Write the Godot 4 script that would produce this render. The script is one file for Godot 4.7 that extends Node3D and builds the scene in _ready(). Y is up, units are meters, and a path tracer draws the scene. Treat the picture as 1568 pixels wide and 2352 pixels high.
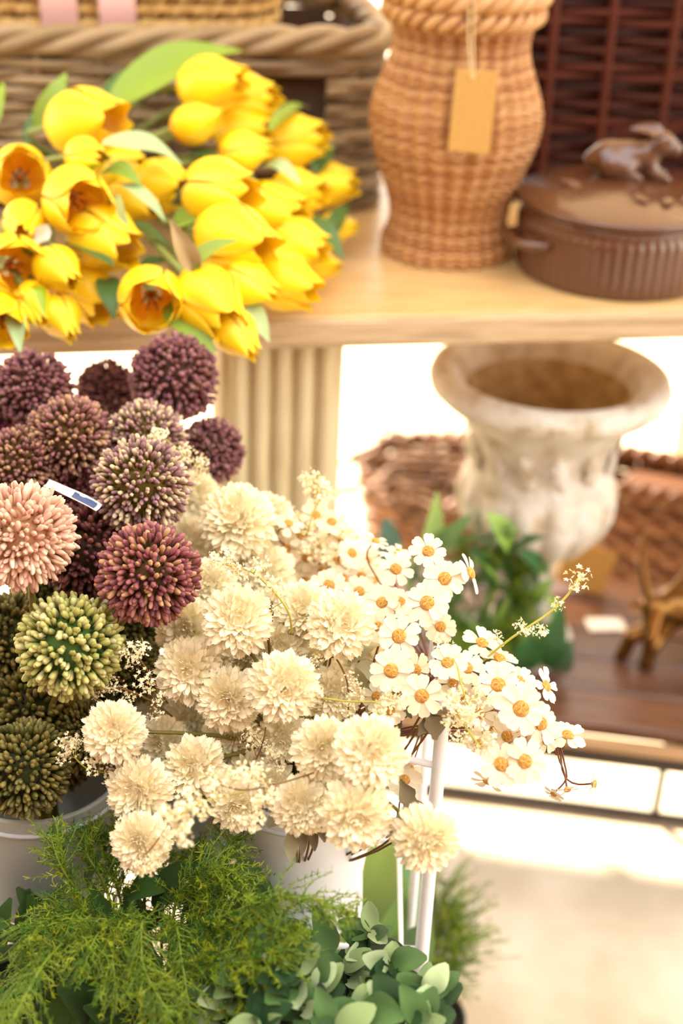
extends Node3D

var rng := RandomNumberGenerator.new()
var M := {}
var used := {}
var table_along := Vector3(0.9842, 0, -0.1772)
var table_back := Vector3(-0.1772, 0, -0.9842)
const TABLE_TURN := 0.1781
const TABLE_TOP := 0.76
const BENCH_TOP := 0.25
const FOCAL := 48.6


class Shape:
	var v := PackedVector3Array()
	var c := PackedColorArray()
	var i := PackedInt32Array()
	var tint := Color.WHITE

	func vert(p: Vector3) -> int:
		v.append(p)
		c.append(tint)
		return v.size() - 1

	func tri(a: int, b: int, d: int) -> void:
		i.append(a)
		i.append(b)
		i.append(d)

	func quad(a: int, b: int, d: int, e: int) -> void:
		tri(a, b, d)
		tri(a, d, e)

	# rows x columns of points already laid out row by row
	func sheet(first: int, rows: int, columns: int, closed := false) -> void:
		var m := columns if closed else columns - 1
		for r in rows - 1:
			for k in m:
				var a := first + r * columns + k
				var b := first + r * columns + (k + 1) % columns
				tri(a, a + columns, b)
				tri(b, a + columns, b + columns)

	func tube(path: PackedVector3Array, radii, sides := 6, capped := true, squash := 1.0) -> void:
		var n := path.size()
		var first := v.size()
		var t0 := (path[1] - path[0]).normalized()
		var side := t0.cross(Vector3.UP)
		if side.length() < 0.1:
			side = t0.cross(Vector3.RIGHT)
		side = side.normalized()
		for j in n:
			var t := (path[mini(j + 1, n - 1)] - path[maxi(j - 1, 0)]).normalized()
			side = (side - t * side.dot(t)).normalized()
			var b := t.cross(side)
			var r: float = radii[j] if radii is Array or radii is PackedFloat32Array else radii
			for k in sides:
				var a := TAU * k / sides
				vert(path[j] + side * cos(a) * r + b * sin(a) * r * squash)
		sheet(first, n, sides, true)
		if capped:
			var c0 := vert(path[0])
			var c1 := vert(path[n - 1])
			for k in sides:
				tri(c0, first + k, first + (k + 1) % sides)
				tri(c1, first + (n - 1) * sides + (k + 1) % sides, first + (n - 1) * sides + k)

	# profile of (radius, height) from bottom to top; wave(angle, row) scales the radius
	func lathe(profile: Array, sides := 32, wave = null) -> void:
		var first := v.size()
		for j in profile.size():
			for k in sides:
				var a := -TAU * k / sides
				var r: float = profile[j].x
				if wave != null:
					r *= wave.call(a, j)
				vert(Vector3(cos(a) * r, profile[j].y, sin(a) * r))
		sheet(first, profile.size(), sides, true)

	func ball(centre: Vector3, size: Vector3, rings := 6, sides := 8) -> void:
		var first := v.size()
		for j in rings + 1:
			var e := -PI / 2 + PI * j / rings
			for k in sides:
				var a := -TAU * k / sides
				vert(centre + Vector3(cos(e) * cos(a), sin(e), cos(e) * sin(a)) * size)
		sheet(first, rings + 1, sides, true)

	# a box with chamfered edges
	func box(centre: Vector3, size: Vector3, chamfer := 0.002, b := Basis()) -> void:
		var h := size / 2.0
		var e := minf(chamfer, minf(h.x, minf(h.y, h.z)) * 0.9)
		var corner := func(sx: int, sy: int, sz: int, axis: int) -> int:
			var p := Vector3(sx * h.x, sy * h.y, sz * h.z)
			for q in 3:
				if q != axis:
					p[q] -= [sx, sy, sz][q] * e
			return vert(centre + b * p)
		var sgn := [-1, 1]
		for axis in 3:
			for s in sgn:
				var u := (axis + 1) % 3
				var w := (axis + 2) % 3
				var ids := []
				for uv in [[-1, -1], [1, -1], [1, 1], [-1, 1]]:
					var q := [0, 0, 0]
					q[axis] = s
					q[u] = uv[0]
					q[w] = uv[1]
					ids.append(corner.call(q[0], q[1], q[2], axis))
				if s > 0:
					quad(ids[0], ids[3], ids[2], ids[1])
				else:
					quad(ids[0], ids[1], ids[2], ids[3])
		for axis in 3:
			var u := (axis + 1) % 3
			var w := (axis + 2) % 3
			for su in sgn:
				for sw in sgn:
					var ids := []
					for pick in [[-1, u], [1, u], [1, w], [-1, w]]:
						var q := [0, 0, 0]
						q[axis] = pick[0]
						q[u] = su
						q[w] = sw
						ids.append(corner.call(q[0], q[1], q[2], pick[1]))
					if su * sw > 0:
						quad(ids[0], ids[1], ids[2], ids[3])
					else:
						quad(ids[0], ids[3], ids[2], ids[1])
		for sx in sgn:
			for sy in sgn:
				for sz in sgn:
					var a: int = corner.call(sx, sy, sz, 0)
					var d: int = corner.call(sx, sy, sz, 1)
					var f: int = corner.call(sx, sy, sz, 2)
					if sx * sy * sz > 0:
						tri(a, f, d)
					else:
						tri(a, d, f)

	func add(o: Shape, t: Transform3D) -> void:
		var first := v.size()
		v.append_array(t * o.v)
		c.append_array(o.c)
		for k in o.i:
			i.append(first + k)

	func mesh() -> ArrayMesh:
		var n := PackedVector3Array()
		n.resize(v.size())
		for k in range(0, i.size(), 3):
			var a := i[k]
			var b := i[k + 1]
			var d := i[k + 2]
			var f := (v[d] - v[a]).cross(v[b] - v[a])
			n[a] += f
			n[b] += f
			n[d] += f
		for k in n.size():
			n[k] = n[k].normalized() if n[k].length_squared() > 0.0 else Vector3.UP
		var arrays := []
		arrays.resize(Mesh.ARRAY_MAX)
		arrays[Mesh.ARRAY_VERTEX] = v
		arrays[Mesh.ARRAY_NORMAL] = n
		arrays[Mesh.ARRAY_COLOR] = c
		arrays[Mesh.ARRAY_INDEX] = i
		var m := ArrayMesh.new()
		m.add_surface_from_arrays(Mesh.PRIMITIVE_TRIANGLES, arrays)
		return m


# ---------------------------------------------------------------- naming and placing

func numbered(called: String) -> String:
	var n: int = used.get(called, 0)
	used[called] = n + 1
	return called if n == 0 else "%s_%03d" % [called, n]

func tag(o: Node3D, label: String, category: String, group := "", kind := "") -> Node3D:
	o.set_meta("label", label)
	o.set_meta("category", category)
	if group:
		o.set_meta("group", group)
	if kind:
		o.set_meta("kind", kind)
	return o

func thing(called: String, label: String, category: String, at := Vector3.ZERO, turn := 0.0, group := "") -> Node3D:
	var o := Node3D.new()
	o.name = numbered(called)
	add_child(o)
	o.position = at
	o.rotation.y = turn
	return tag(o, label, category, group)

func put(mesh, called: String, material: Material, parent: Node, at := Transform3D(), label := "") -> MeshInstance3D:
	var o := MeshInstance3D.new()
	o.mesh = mesh.mesh() if mesh is Shape else mesh
	o.material_override = material
	o.name = called if parent != self else numbered(called)
	parent.add_child(o, true)
	o.transform = at
	if label:
		o.set_meta("label", label)
	return o

func stuff(o: Node3D) -> Node3D:
	o.set_meta("kind", "stuff")
	return o

func setting(o: Node3D, label: String, category: String) -> Node3D:
	return tag(o, label, category, "", "structure")

# ---------------------------------------------------------------- small geometry helpers

func curve(points: Array, steps := 12) -> PackedVector3Array:
	var out := PackedVector3Array()
	var n := points.size()
	for s in n - 1:
		var p0: Vector3 = points[maxi(s - 1, 0)]
		var p1: Vector3 = points[s]
		var p2: Vector3 = points[s + 1]
		var p3: Vector3 = points[mini(s + 2, n - 1)]
		for k in steps:
			out.append(p1.cubic_interpolate(p2, p0, p3, float(k) / steps))
	out.append(points[n - 1])
	return out

func local(path: PackedVector3Array, origin: Vector3) -> PackedVector3Array:
	var out := PackedVector3Array()
	for p in path:
		out.append(p - origin)
	return out

func facing(axis: Vector3, spin := 0.0) -> Basis:
	# a basis whose y axis is that axis
	var side := axis.cross(Vector3.BACK if absf(axis.z) < 0.9 else Vector3.RIGHT).normalized()
	return Basis(side, axis.normalized(), side.cross(axis).normalized()) * Basis(Vector3.UP, spin)

func profile_width(t: float, kind: int) -> float:
	match kind:
		0: return pow(sin(PI * pow(t, 0.72)), 0.75) * (1.0 - 0.15 * t)            # lance leaf
		1: return pow(maxf(sin(PI * pow(t, 0.85)), 0.0), 0.6)                      # ovate leaf
		2: return pow(maxf(sin(PI * pow(t, 0.8)), 0.0), 0.55) * (0.78 + 0.22 * cos(t * TAU * 2.6))   # lobed leaf
	return 1.0

func leaf(s: Shape, from: Vector3, to: Vector3, normal: Vector3, width: float, bend: float, fold: float, wave: float, kind := 0, rows := 9, phase := 0.0) -> void:
	var len := from.distance_to(to)
	var along := (to - from).normalized()
	var nrm := (normal - along * normal.dot(along)).normalized()
	var side := along.cross(nrm).normalized()
	var columns := 5
	var first := s.v.size()
	for r in rows:
		var t := float(r) / (rows - 1)
		var centre := from.lerp(to, t) + nrm * bend * len * 4.0 * t * (1.0 - t)
		var hw := maxf(width * 0.5 * profile_width(clampf(t, 0.02, 0.98), kind), width * 0.02)
		for k in columns:
			var q := (k - 2) / 2.0
			var lift := absf(q) * fold * hw + wave * hw * q * sin(t * 7.0 + phase + q)
			s.vert(centre + side * q * hw + nrm * lift)
	s.sheet(first, rows, columns)

func noise_texture(frequency: float, seed_: int, ramp: Array, size := 256, kind := FastNoiseLite.TYPE_SIMPLEX_SMOOTH, octaves := 4, as_normal := false) -> NoiseTexture2D:
	var n := FastNoiseLite.new()
	n.noise_type = kind
	n.frequency = frequency
	n.seed = seed_
	n.fractal_octaves = octaves
	var t := NoiseTexture2D.new()
	t.noise = n
	t.width = size
	t.height = size
	t.seamless = true
	t.as_normal_map = as_normal
	if ramp:
		var g := Gradient.new()
		g.offsets = PackedFloat32Array(ramp.map(func(x): return x[0]))
		g.colors = PackedColorArray(ramp.map(func(x): return x[1]))
		t.color_ramp = g
	return t

func rgb(r: int, g: int, b: int) -> Color:
	return Color(r / 255.0, g / 255.0, b / 255.0)

func lin(r: int, g: int, b: int) -> Color:
	return rgb(r, g, b).srgb_to_linear()

func mat(color: Color, rough := 0.7, backlight := 0.0, vertex := false) -> StandardMaterial3D:
	var m := StandardMaterial3D.new()
	m.albedo_color = color
	m.roughness = rough
	m.cull_mode = BaseMaterial3D.CULL_DISABLED
	m.vertex_color_use_as_albedo = vertex
	if backlight > 0.0:
		m.backlight_enabled = true
		m.backlight = Color(backlight, backlight, backlight)
	return m

func grained(ramp: Array, scale: Vector3, frequency: float, rough := 0.6, seed_ := 1, bump := 0.0, world := false) -> StandardMaterial3D:
	var m := mat(Color.WHITE, rough)
	m.albedo_texture = noise_texture(frequency, seed_, ramp)
	m.uv1_triplanar = true
	m.uv1_world_triplanar = world
	m.uv1_scale = scale
	if bump > 0.0:
		m.heightmap_enabled = true
		m.heightmap_texture = noise_texture(frequency, seed_, [])
		m.heightmap_scale = bump
	return m

# the surface of a smooth field: one vertex in each crossed cell, one quad round each crossed edge
func surface_net(field: Callable, lo: Vector3, hi: Vector3, cell: float) -> Shape:
	var s := Shape.new()
	var n := Vector3i(((hi - lo) / cell).ceil()) + Vector3i.ONE
	var val := PackedFloat32Array()
	val.resize(n.x * n.y * n.z)
	var q := 0
	for z in n.z:
		for y in n.y:
			for x in n.x:
				val[q] = field.call(lo + Vector3(x, y, z) * cell)
				q += 1
	var id := {}
	var step := [1, n.x, n.x * n.y]
	for z in n.z - 1:
		for y in n.y - 1:
			for x in n.x - 1:
				var at: int = x + y * n.x + z * n.x * n.y
				var sum := Vector3.ZERO
				var count := 0
				for axis in 3:
					var u: int = (axis + 1) % 3
					var w: int = (axis + 2) % 3
					for k in 4:
						var off := Vector3.ZERO
						off[u] = k & 1
						off[w] = k >> 1
						var a: float = val[at + (k & 1) * step[u] + (k >> 1) * step[w]]
						var b: float = val[at + (k & 1) * step[u] + (k >> 1) * step[w] + step[axis]]
						if (a < 0.0) != (b < 0.0):
							off[axis] = a / (a - b)
							sum += off
							count += 1
				if count:
					id[at] = s.vert(lo + (Vector3(x, y, z) + sum / count) * cell)
	for z in range(1, n.z - 1):
		for y in range(1, n.y - 1):
			for x in range(1, n.x - 1):
				var at: int = x + y * n.x + z * n.x * n.y
				for axis in 3:
					if (val[at] < 0.0) != (val[at + step[axis]] < 0.0):
						var u: int = step[(axis + 1) % 3]
						var w: int = step[(axis + 2) % 3]
						if not (id.has(at) and id.has(at - u) and id.has(at - w) and id.has(at - u - w)):
							continue
						if val[at] < 0.0:
							s.quad(id[at], id[at - w], id[at - u - w], id[at - u])
						else:
							s.quad(id[at], id[at - u], id[at - u - w], id[at - w])
	return s

func smooth_min(a: float, b: float, k: float) -> float:
	var h := clampf(0.5 + 0.5 * (b - a) / k, 0.0, 1.0)
	return lerpf(b, a, h) - k * h * (1.0 - h)

func capsule(p: Vector3, a: Vector3, b: Vector3, ra: float, rb: float) -> float:
	var ab := b - a
	var t := clampf((p - a).dot(ab) / maxf(ab.length_squared(), 1e-9), 0.0, 1.0)
	return p.distance_to(a + ab * t) - lerpf(ra, rb, t)

func blended(bones: Array, k: float) -> Callable:
	return func(p: Vector3) -> float:
		var d := 1e9
		for b in bones:
			d = smooth_min(d, capsule(p, b[0], b[1], b[2], b[3]), k)
		return d

# ---------------------------------------------------------------- woven baskets

# points and outward normals round a rectangle with rounded corners (or a circle), anticlockwise seen from above
func outline(w: float, d: float, corner: float, n: int) -> Array:
	var out := []
	var a := w - 2 * corner
	var b := d - 2 * corner
	var total := 2 * a + 2 * b + TAU * corner
	for k in n:
		var s := total * k / n
		var sides := [[a, 0], [b, 1], [a, 2], [b, 3]]
		for part in sides:
			var q: int = part[1]
			var turn := Basis(Vector3.UP, q * PI / 2)
			var half: float = (d if q % 2 == 0 else w) / 2
			if s <= part[0]:
				var run: float = part[0]
				out.append([turn * Vector3(s - run / 2, 0, half), turn * Vector3.BACK])
				break
			s -= part[0]
			if s <= corner * PI / 2 and corner > 0.0:
				var run: float = part[0]
				var t := s / corner
				var nrm := Vector3(sin(t), 0, cos(t))
				out.append([turn * (Vector3(run / 2, 0, half - corner) + nrm * corner), turn * nrm])
				break
			s -= corner * PI / 2
		if out.size() <= k:
			out.append(out[k - 1])
	return out

# one strand going round an outline; from/to cut a piece out of it
func strand(points: Array, y: float, scale: float, height: float, thick: float, amp: float, ribs: float, phase: float, from := -1.0, to := -1.0, sway := 0.0) -> Shape:
	var s := Shape.new()
	var n := points.size()
	var order := []
	for k in n:
		order.append(k)
	var closed := true
	if from >= 0.0:
		order = []
		closed = false
		for k in range(int(to * n), n + int(from * n) + 1):
			order.append(k % n)
	var first := 0
	var ring := 6
	for k in order:
		var nrm: Vector3 = points[k][1]
		var p: Vector3 = points[k][0] * scale + nrm * amp * cos(TAU * ribs * k / n + phase)
		p.y = y + sway * sin(TAU * 7.0 * k / n + phase * 3.0 + y * 90.0)
		for q in ring:
			var a := -TAU * q / ring
			s.vert(p + nrm * cos(a) * thick + Vector3.UP * sin(a) * height)
	first = 0
	s.sheet(first, order.size(), ring, true)
	if closed:
		var last := (n - 1) * ring
		for q in ring:
			var a := last + q
			var b := last + (q + 1) % ring
			s.tri(a, q, b)
			s.tri(b, q, (q + 1) % ring)
	return s

func braid(points: Array, y: float, scale: float, radius: float, turns: float, phase: float, spread: float) -> Shape:
	var s := Shape.new()
	var path := PackedVector3Array()
	var n := points.size()
	for k in n + 1:
		var q := k % n
		var a := TAU * turns * k / n + phase
		path.append(points[q][0] * scale + points[q][1] * cos(a) * spread + Vector3.UP * (y + sin(a) * spread))
	s.tube(path, radius, 7, false)
	return s

# ---------------------------------------------------------------- flowers

func petal_cup(width: float, length: float, open: float, outer: bool, seed_: int, green: bool) -> Shape:
	# one tulip petal on the side of the cup that faces +x, base at the origin, axis +y
	var s := Shape.new()
	var r := RandomNumberGenerator.new()
	r.seed = seed_
	var rows := 10
	var columns := 9
	var big := width * (0.5 if outer else 0.455)
	var half := 1.02 if outer else 0.98
	var skew := r.randf_range(-0.05, 0.05)
	var ruffle := r.randf_range(0.02, 0.06)
	for j in rows:
		var t := float(j) / (rows - 1)
		var belly := sqrt(clampf(1.0 - pow((t - 0.42) / 0.62, 2.0), 0.0, 1.0))
		if t < 0.42:
			belly = sqrt(clampf(1.0 - pow((0.42 - t) / 0.44, 2.0), 0.0, 1.0))
		var mouth := lerpf(belly, lerpf(0.30, 0.92, open), smoothstep(0.45, 1.0, t) * 0.9)
		var rad := big * maxf(mouth, 0.08)
		var w := half * pow(clampf(1.0 - pow(maxf(t - 0.5, 0.0) / 0.52, 2.6), 0.0, 1.0), 0.55) * (0.55 + 0.45 * smoothstep(0.0, 0.3, t))
		for k in columns:
			var q := (k - 4) / 4.0
			var a := q * w + skew * t
			var rr := rad * (1.0 + ruffle * q * q * sin(q * 5.0 + t * 6.0) * t) + (0.03 * width * (1.0 - q * q) if outer else 0.0)
			var y := length * (t - 0.06 * q * q * t)
			if green and absf(q) < 0.3 and t > 0.35:
				s.tint = lin(150, 178, 30)
			elif t > 0.9 and absf(q) < 0.35 and r.randf() < 0.6:
				s.tint = lin(226, 214, 40)
			elif t < 0.13 + 0.05 * sin(k * 2.7 + seed_):
				s.tint = lin(246, 168, 20)
			elif absf(q) > 0.95 and t > 0.3:
				s.tint = lin(254, 226, 80)
			else:
				s.tint = lin(253, 214 + r.randi_range(-3, 3), 22)
			s.vert(Vector3(cos(a) * rr, y, -sin(a) * rr))
	s.sheet(0, rows, columns)
	return s

var petal_cache := {}

func add_tulip(d: Array, index: int) -> void:
	var base: Vector3 = d[0]
	var axis: Vector3 = d[1]
	var t := thing("tulip", d[7], "flower", base, 0.0, "yellow tulips heaped on the table")
	var spin := index * 1.1
	var turn := facing(axis, spin)
	var open: int = d[4]
	for k in 6:
		var outer := k % 2 == 0
		var key := [open, outer, (index + k) % 3, d[5] if outer else 0]
		if not petal_cache.has(key):
			var widths := [1.0, 1.0, 1.0]
			var lengths := [1.45, 1.28, 1.0]
			petal_cache[key] = petal_cup(widths[open], lengths[open], [0.0, 0.36, 0.78][open], outer, key[2] * 7 + k, key[3] == 1).mesh()
		var size: float = d[2]
		var b := turn * Basis(Vector3.UP, k * PI / 3.0) * Basis(Vector3.BACK, -0.03 if outer else 0.0)
		put(petal_cache[key], "petal", M.tulip, t, Transform3D(b.scaled(Vector3.ONE * size), Vector3.ZERO))
	if open == 2:
		var core := Shape.new()
		for k in 6:
			var a := TAU * k / 6
			var foot := turn * Vector3(cos(a) * 0.06, 0.1, sin(a) * 0.06) * float(d[2])
			var tip := turn * Vector3(cos(a) * 0.14, 0.52, sin(a) * 0.14) * float(d[2])
			core.tube(PackedVector3Array([foot, foot.lerp(tip, 0.6), tip]), [0.0012, 0.0012, 0.0022], 5)
		core.tube(PackedVector3Array([turn * Vector3(0, 0.05, 0) * float(d[2]), turn * Vector3(0, 0.5, 0) * float(d[2])]), 0.003, 6)
		put(core, "stamen", M.stamen, t)
	var root: Vector3 = d[6] - base
	var stem := Shape.new()
	var away := -axis * 0.07
	stem.tube(curve([axis * 0.004, away * 0.6 + Vector3(0, -0.004, 0), away.lerp(root, 0.5), root], 6), 0.0036, 7)
	put(stem, "stem", M.tulip_stem, t)
	for l in TULIP_LEAVES:
		if l[0] == index:
			var s := Shape.new()
			leaf(s, l[1] - base, l[2] - base, l[4], l[3], l[5], 0.35, 0.12, 0, 12, index * 1.7)
			put(s, "leaf", [M.leaf_fresh, M.leaf_deep, M.leaf_pale][l[6]], t)

func pompon_head(seed_: int) -> Shape:
	var s := Shape.new()
	var r := RandomNumberGenerator.new()
	r.seed = seed_
	var n := 400
	for k in n:
		var c := 1.0 - 1.72 * (k + 0.5) / n
		var polar := acos(c) + r.randf_range(-0.06, 0.06)
		var az := k * 2.399963 + r.randf_range(-0.15, 0.15)
		var d := Vector3(sin(polar) * cos(az), cos(polar), sin(polar) * sin(az))
		var round_ := Vector3(-sin(az), 0, cos(az))
		var down := Vector3(cos(polar) * cos(az), -sin(polar), cos(polar) * sin(az))
		round_ = round_.rotated(d, r.randf_range(-0.45, 0.45))
		down = d.cross(round_) * (1.0 if d.cross(round_).dot(down) > 0 else -1.0)
		var reach := r.randf_range(0.82, 1.09) * (0.9 + 0.1 * smoothstep(0.0, 0.8, polar))
		var curl := r.randf_range(0.02, 0.16) * (0.4 + polar)
		var width := r.randf_range(0.085, 0.132)
		var cup := r.randf_range(0.2, 0.6)
		var first := s.v.size()
		var tone := r.randf_range(0.94, 1.0)
		s.tint = Color(tone, tone * r.randf_range(0.985, 1.0), tone * r.randf_range(0.95, 1.0))
		var heights := [0.4, 0.6, 0.8, 0.93, 1.0]
		var widths := [0.45, 0.8, 1.0, 0.92, 0.48]
		for j in 5:
			for q in 5:
				var x := (q - 2) / 2.0
				var h: float = heights[j]
				var frill := 0.0
				if j == 4:
					frill = (0.035 if q == 2 else 0.0 if q % 2 == 0 else -0.025)
				if j == 3 and absf(x) == 1.0:
					frill = -0.02
				var p := d * (h + frill) * reach
				p += round_ * x * width * widths[j]
				p += down * (curl * h * h * h - cup * width * x * x * h) + d * 0.0
				s.vert(p)
		s.sheet(first, 5, 5)
	s.tint = Color(0.95, 0.93, 0.88)
	s.ball(Vector3.ZERO, Vector3.ONE * 0.62, 8, 12)
	return s

func allium_head(seed_: int, palette: Dictionary) -> Shape:
	var s := Shape.new()
	var r := RandomNumberGenerator.new()
	r.seed = seed_
	var n: int = palette.count
	for k in n:
		var c := 1.0 - 1.86 * (k + 0.5) / n
		var polar := acos(c)
		var az := k * 2.399963
		var d := Vector3(sin(polar) * cos(az), cos(polar), sin(polar) * sin(az))
		d = (d + Vector3(r.randf_range(-1, 1), r.randf_range(-1, 1), r.randf_range(-1, 1)) * 0.075).normalized()
		var lean := (d + Vector3(r.randf_range(-1, 1), r.randf_range(-1, 1), r.randf_range(-1, 1)) * 0.28).normalized()
		var reach := r.randf_range(0.84, 1.02)
		var long: float = palette.long * r.randf_range(0.8, 1.15)
		var fat: float = palette.fat * r.randf_range(0.8, 1.2)
		var tip := d * reach
		var foot := tip - lean * long
		var path := PackedVector3Array([d * 0.45, foot, foot.lerp(tip, 0.3), foot.lerp(tip, 0.68), foot.lerp(tip, 0.92), tip])
		var radii := [0.016, fat * 0.5, fat * 0.85, fat, fat * 0.7, fat * 0.12]
		var bud: Color = palette.buds[r.randi_range(0, palette.buds.size() - 1)]
		bud = bud * r.randf_range(0.85, 1.1)
		var first := s.v.size()
		s.tint = bud
		s.tube(path, radii, 5, false)
		for q in 10:
			s.c[first + q] = palette.stalk
		for q in range(10, 15):
			s.c[first + q] = palette.stalk.lerp(bud, 0.6)
	return s

func daisy_petal() -> ArrayMesh:
	# along +x from the disc, normal +y, unit radius
	var s := Shape.new()
	var ws := [0.10, 0.20, 0.27, 0.26, 0.14]
	var xs := [0.26, 0.48, 0.72, 0.90, 1.0]
	for j in 5:
		for q in 5:
			var z := (q - 2) / 2.0
			var dent := 0.03 if j == 4 and q == 2 else 0.0
			s.vert(Vector3(xs[j] - dent, 0.03 + 0.10 * sin(xs[j] * 2.6) - 0.10 * (1.0 - z * z) * ws[j] * 2.0, z * ws[j]))
	s.sheet(0, 5, 5)
	return s.mesh()

func daisy_disc() -> ArrayMesh:
	# a domed button of fine parallel ridges
	var s := Shape.new()
	var rings := 7
	var sides := 28
	for j in rings + 1:
		var e := PI / 2 * j / rings
		for k in sides:
			var a := -TAU * k / sides
			var p := Vector3(cos(e) * cos(a), sin(e) * 0.55, cos(e) * sin(a)) * 0.33
			p.y += 0.10 + 0.016 * sin(p.x * 95.0 + p.z * 12.0) * sin(e)
			s.tint = lin(206, 156, 76) if sin(p.x * 95.0 + p.z * 12.0) > -0.2 else lin(158, 108, 44)
			s.vert(p)
	s.sheet(0, rings + 1, sides, true)
	s.tint = lin(190, 150, 90)
	var first := s.v.size()
	for y in [0.12, 0.0, -0.12, -0.2]:
		for k in 10:
			var a := -TAU * k / 10
			var r2: float = {0.12: 0.32, 0.0: 0.3, -0.12: 0.2, -0.2: 0.06}[y]
			s.vert(Vector3(cos(a) * r2, y, sin(a) * r2))
	for r2 in 3:
		for k in 10:
			var a := first + r2 * 10 + k
			var b := first + r2 * 10 + (k + 1) % 10
			s.tri(a, b, a + 10)
			s.tri(b, b + 10, a + 10)
	return s.mesh()

func crumb_cluster(seed_: int) -> ArrayMesh:
	# a knot of tiny dried florets, unit radius
	var s := Shape.new()
	var r := RandomNumberGenerator.new()
	r.seed = seed_
	for k in 46:
		var d := Vector3(r.randfn(), r.randfn(), r.randfn()).normalized()
		var at := d * pow(r.randf(), 0.5) * Vector3(0.85, 1.0, 0.85).length() * 0.62
		var size := r.randf_range(0.13, 0.24)
		var b := facing(Vector3(r.randfn(), r.randfn(), r.randfn()).normalized())
		var centre := s.vert(at)
		var rim := []
		for q in 10:
			var rad := size * (1.0 if q % 2 == 0 else 0.5) * r.randf_range(0.8, 1.2)
			rim.append(s.vert(at + b * Vector3(cos(TAU * q / 10) * rad, size * r.randf_range(0.1, 0.5), sin(TAU * q / 10) * rad)))
		for q in 10:
			s.tri(centre, rim[q], rim[(q + 1) % 10])
	return s.mesh()

func fern_frond(points: Array, origin: Vector3, seed_: int, reach: float, stem: Shape, needles: Shape, density := 1.0) -> void:
	var r := RandomNumberGenerator.new()
	r.seed = seed_
	var path := local(curve(points, 14), origin)
	var n := path.size()
	var radii := PackedFloat32Array()
	for k in n:
		radii.append(lerpf(0.0014, 0.0005, float(k) / n))
	stem.tube(path, radii, 5)
	var tints := [lin(102, 130, 6), lin(122, 144, 8), lin(62, 106, 10), lin(140, 152, 10), lin(44, 90, 12)]
	for k in range(int(n * 0.16), n):
		var t := float(k) / (n - 1)
		var along := (path[mini(k + 1, n - 1)] - path[maxi(k - 1, 0)]).normalized()
		for side in [-1.0, 1.0, 0.4]:
			if r.randf() > 0.93 * density:
				continue
			var across: Vector3 = along.cross(Vector3.UP).normalized() * side
			across = across.rotated(along, r.randf_range(-1.2, 1.2))
			var len := reach * (sin(PI * pow(1.0 - t, 0.7)) * 0.9 + 0.12) * r.randf_range(0.6, 1.15)
			var dir: Vector3 = (across + along * r.randf_range(0.5, 1.0) + Vector3.DOWN * 0.2).normalized()
			var a := path[k]
			var twig := PackedVector3Array([a, a + dir * len * 0.5 + Vector3.UP * len * 0.05, a + (dir + along * 0.25 + Vector3.DOWN * 0.15) * len])
			stem.tube(twig, [0.0005, 0.0004, 0.0002], 3, false)
			var nodes := maxi(int(len / 0.0034), 2)
			needles.tint = tints[r.randi_range(0, 4)] * r.randf_range(0.8, 1.15)
			for q in nodes:
				var u := (q + 0.5) / nodes
				var p := twig[0].lerp(twig[1], u * 2.0) if u < 0.5 else twig[1].lerp(twig[2], u * 2.0 - 1.0)
				for w in 4:
					var nd: Vector3 = (Vector3(r.randfn(), r.randfn(), r.randfn()) * 0.75 + dir * 0.8).normalized()
					var long := r.randf_range(0.0025, 0.0052)
					var thick: Vector3 = nd.cross(Vector3(r.randfn(), r.randfn(), r.randfn())).normalized() * 0.00036
					var i0 := needles.vert(p - thick)
					var i1 := needles.vert(p + thick)
					var i2 := needles.vert(p + nd * long + thick * 0.5)
					var i3 := needles.vert(p + nd * long - thick * 0.5)
					needles.quad(i0, i1, i2, i3)

# a stem from a flower through the mouth of its bucket down to the bucket's floor; neighbours keep their order
func stalk(head: Vector3, axis: Vector3, foot: Vector3, mouth_height: float, radius: float, by = null) -> Shape:
	var s := Shape.new()
	var off := Vector3(head.x - foot.x, 0, head.z - foot.z) * 0.16
	off = off.limit_length(0.038)
	var mouth := Vector3(foot.x, mouth_height, foot.z) + off
	var points := [Vector3.ZERO, -axis * 0.02]
	if by != null:
		points.append(by + off - head)
	points.append(mouth - head)
	points.append(foot + off * 0.6 - head)
	s.tube(curve(points, 5), radius, 6)
	return s

func bucket(at: Vector3, radius: float, foot: float, height: float, called: String, label: String, m: Material, band: Material, earth := false) -> void:
	var t := thing(called, label, "pot" if earth else "bucket", at)
	var s := Shape.new()
	s.lathe([Vector2(0.0, 0.0), Vector2(foot * 0.97, 0.0), Vector2(foot, 0.003), Vector2(radius * 0.985, height * 0.90), Vector2(radius, height * 0.905), Vector2(radius * 1.01, height * 0.985), Vector2(radius * 1.015, height),
		Vector2(radius * 0.97, height * 1.005), Vector2(radius * 0.95, height * 0.98), Vector2(foot * 0.95, 0.006), Vector2(0.0, 0.006)], 48)
	put(s, "body", m, t)
	var b := Shape.new()
	b.lathe([Vector2(radius * 0.99, height * 0.875), Vector2(radius * 1.03, height * 0.885), Vector2(radius * 1.03, height * 0.90), Vector2(radius * 0.99, height * 0.91)], 48)
	put(b, "rim_ring", band, t)
	if earth:
		var e := Shape.new()
		e.lathe([Vector2(0.0, height * 0.9), Vector2(radius * 0.5, height * 0.91), Vector2(radius * 0.96, height * 0.89)], 24)
		put(e, "soil", M.soil, t)

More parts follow.
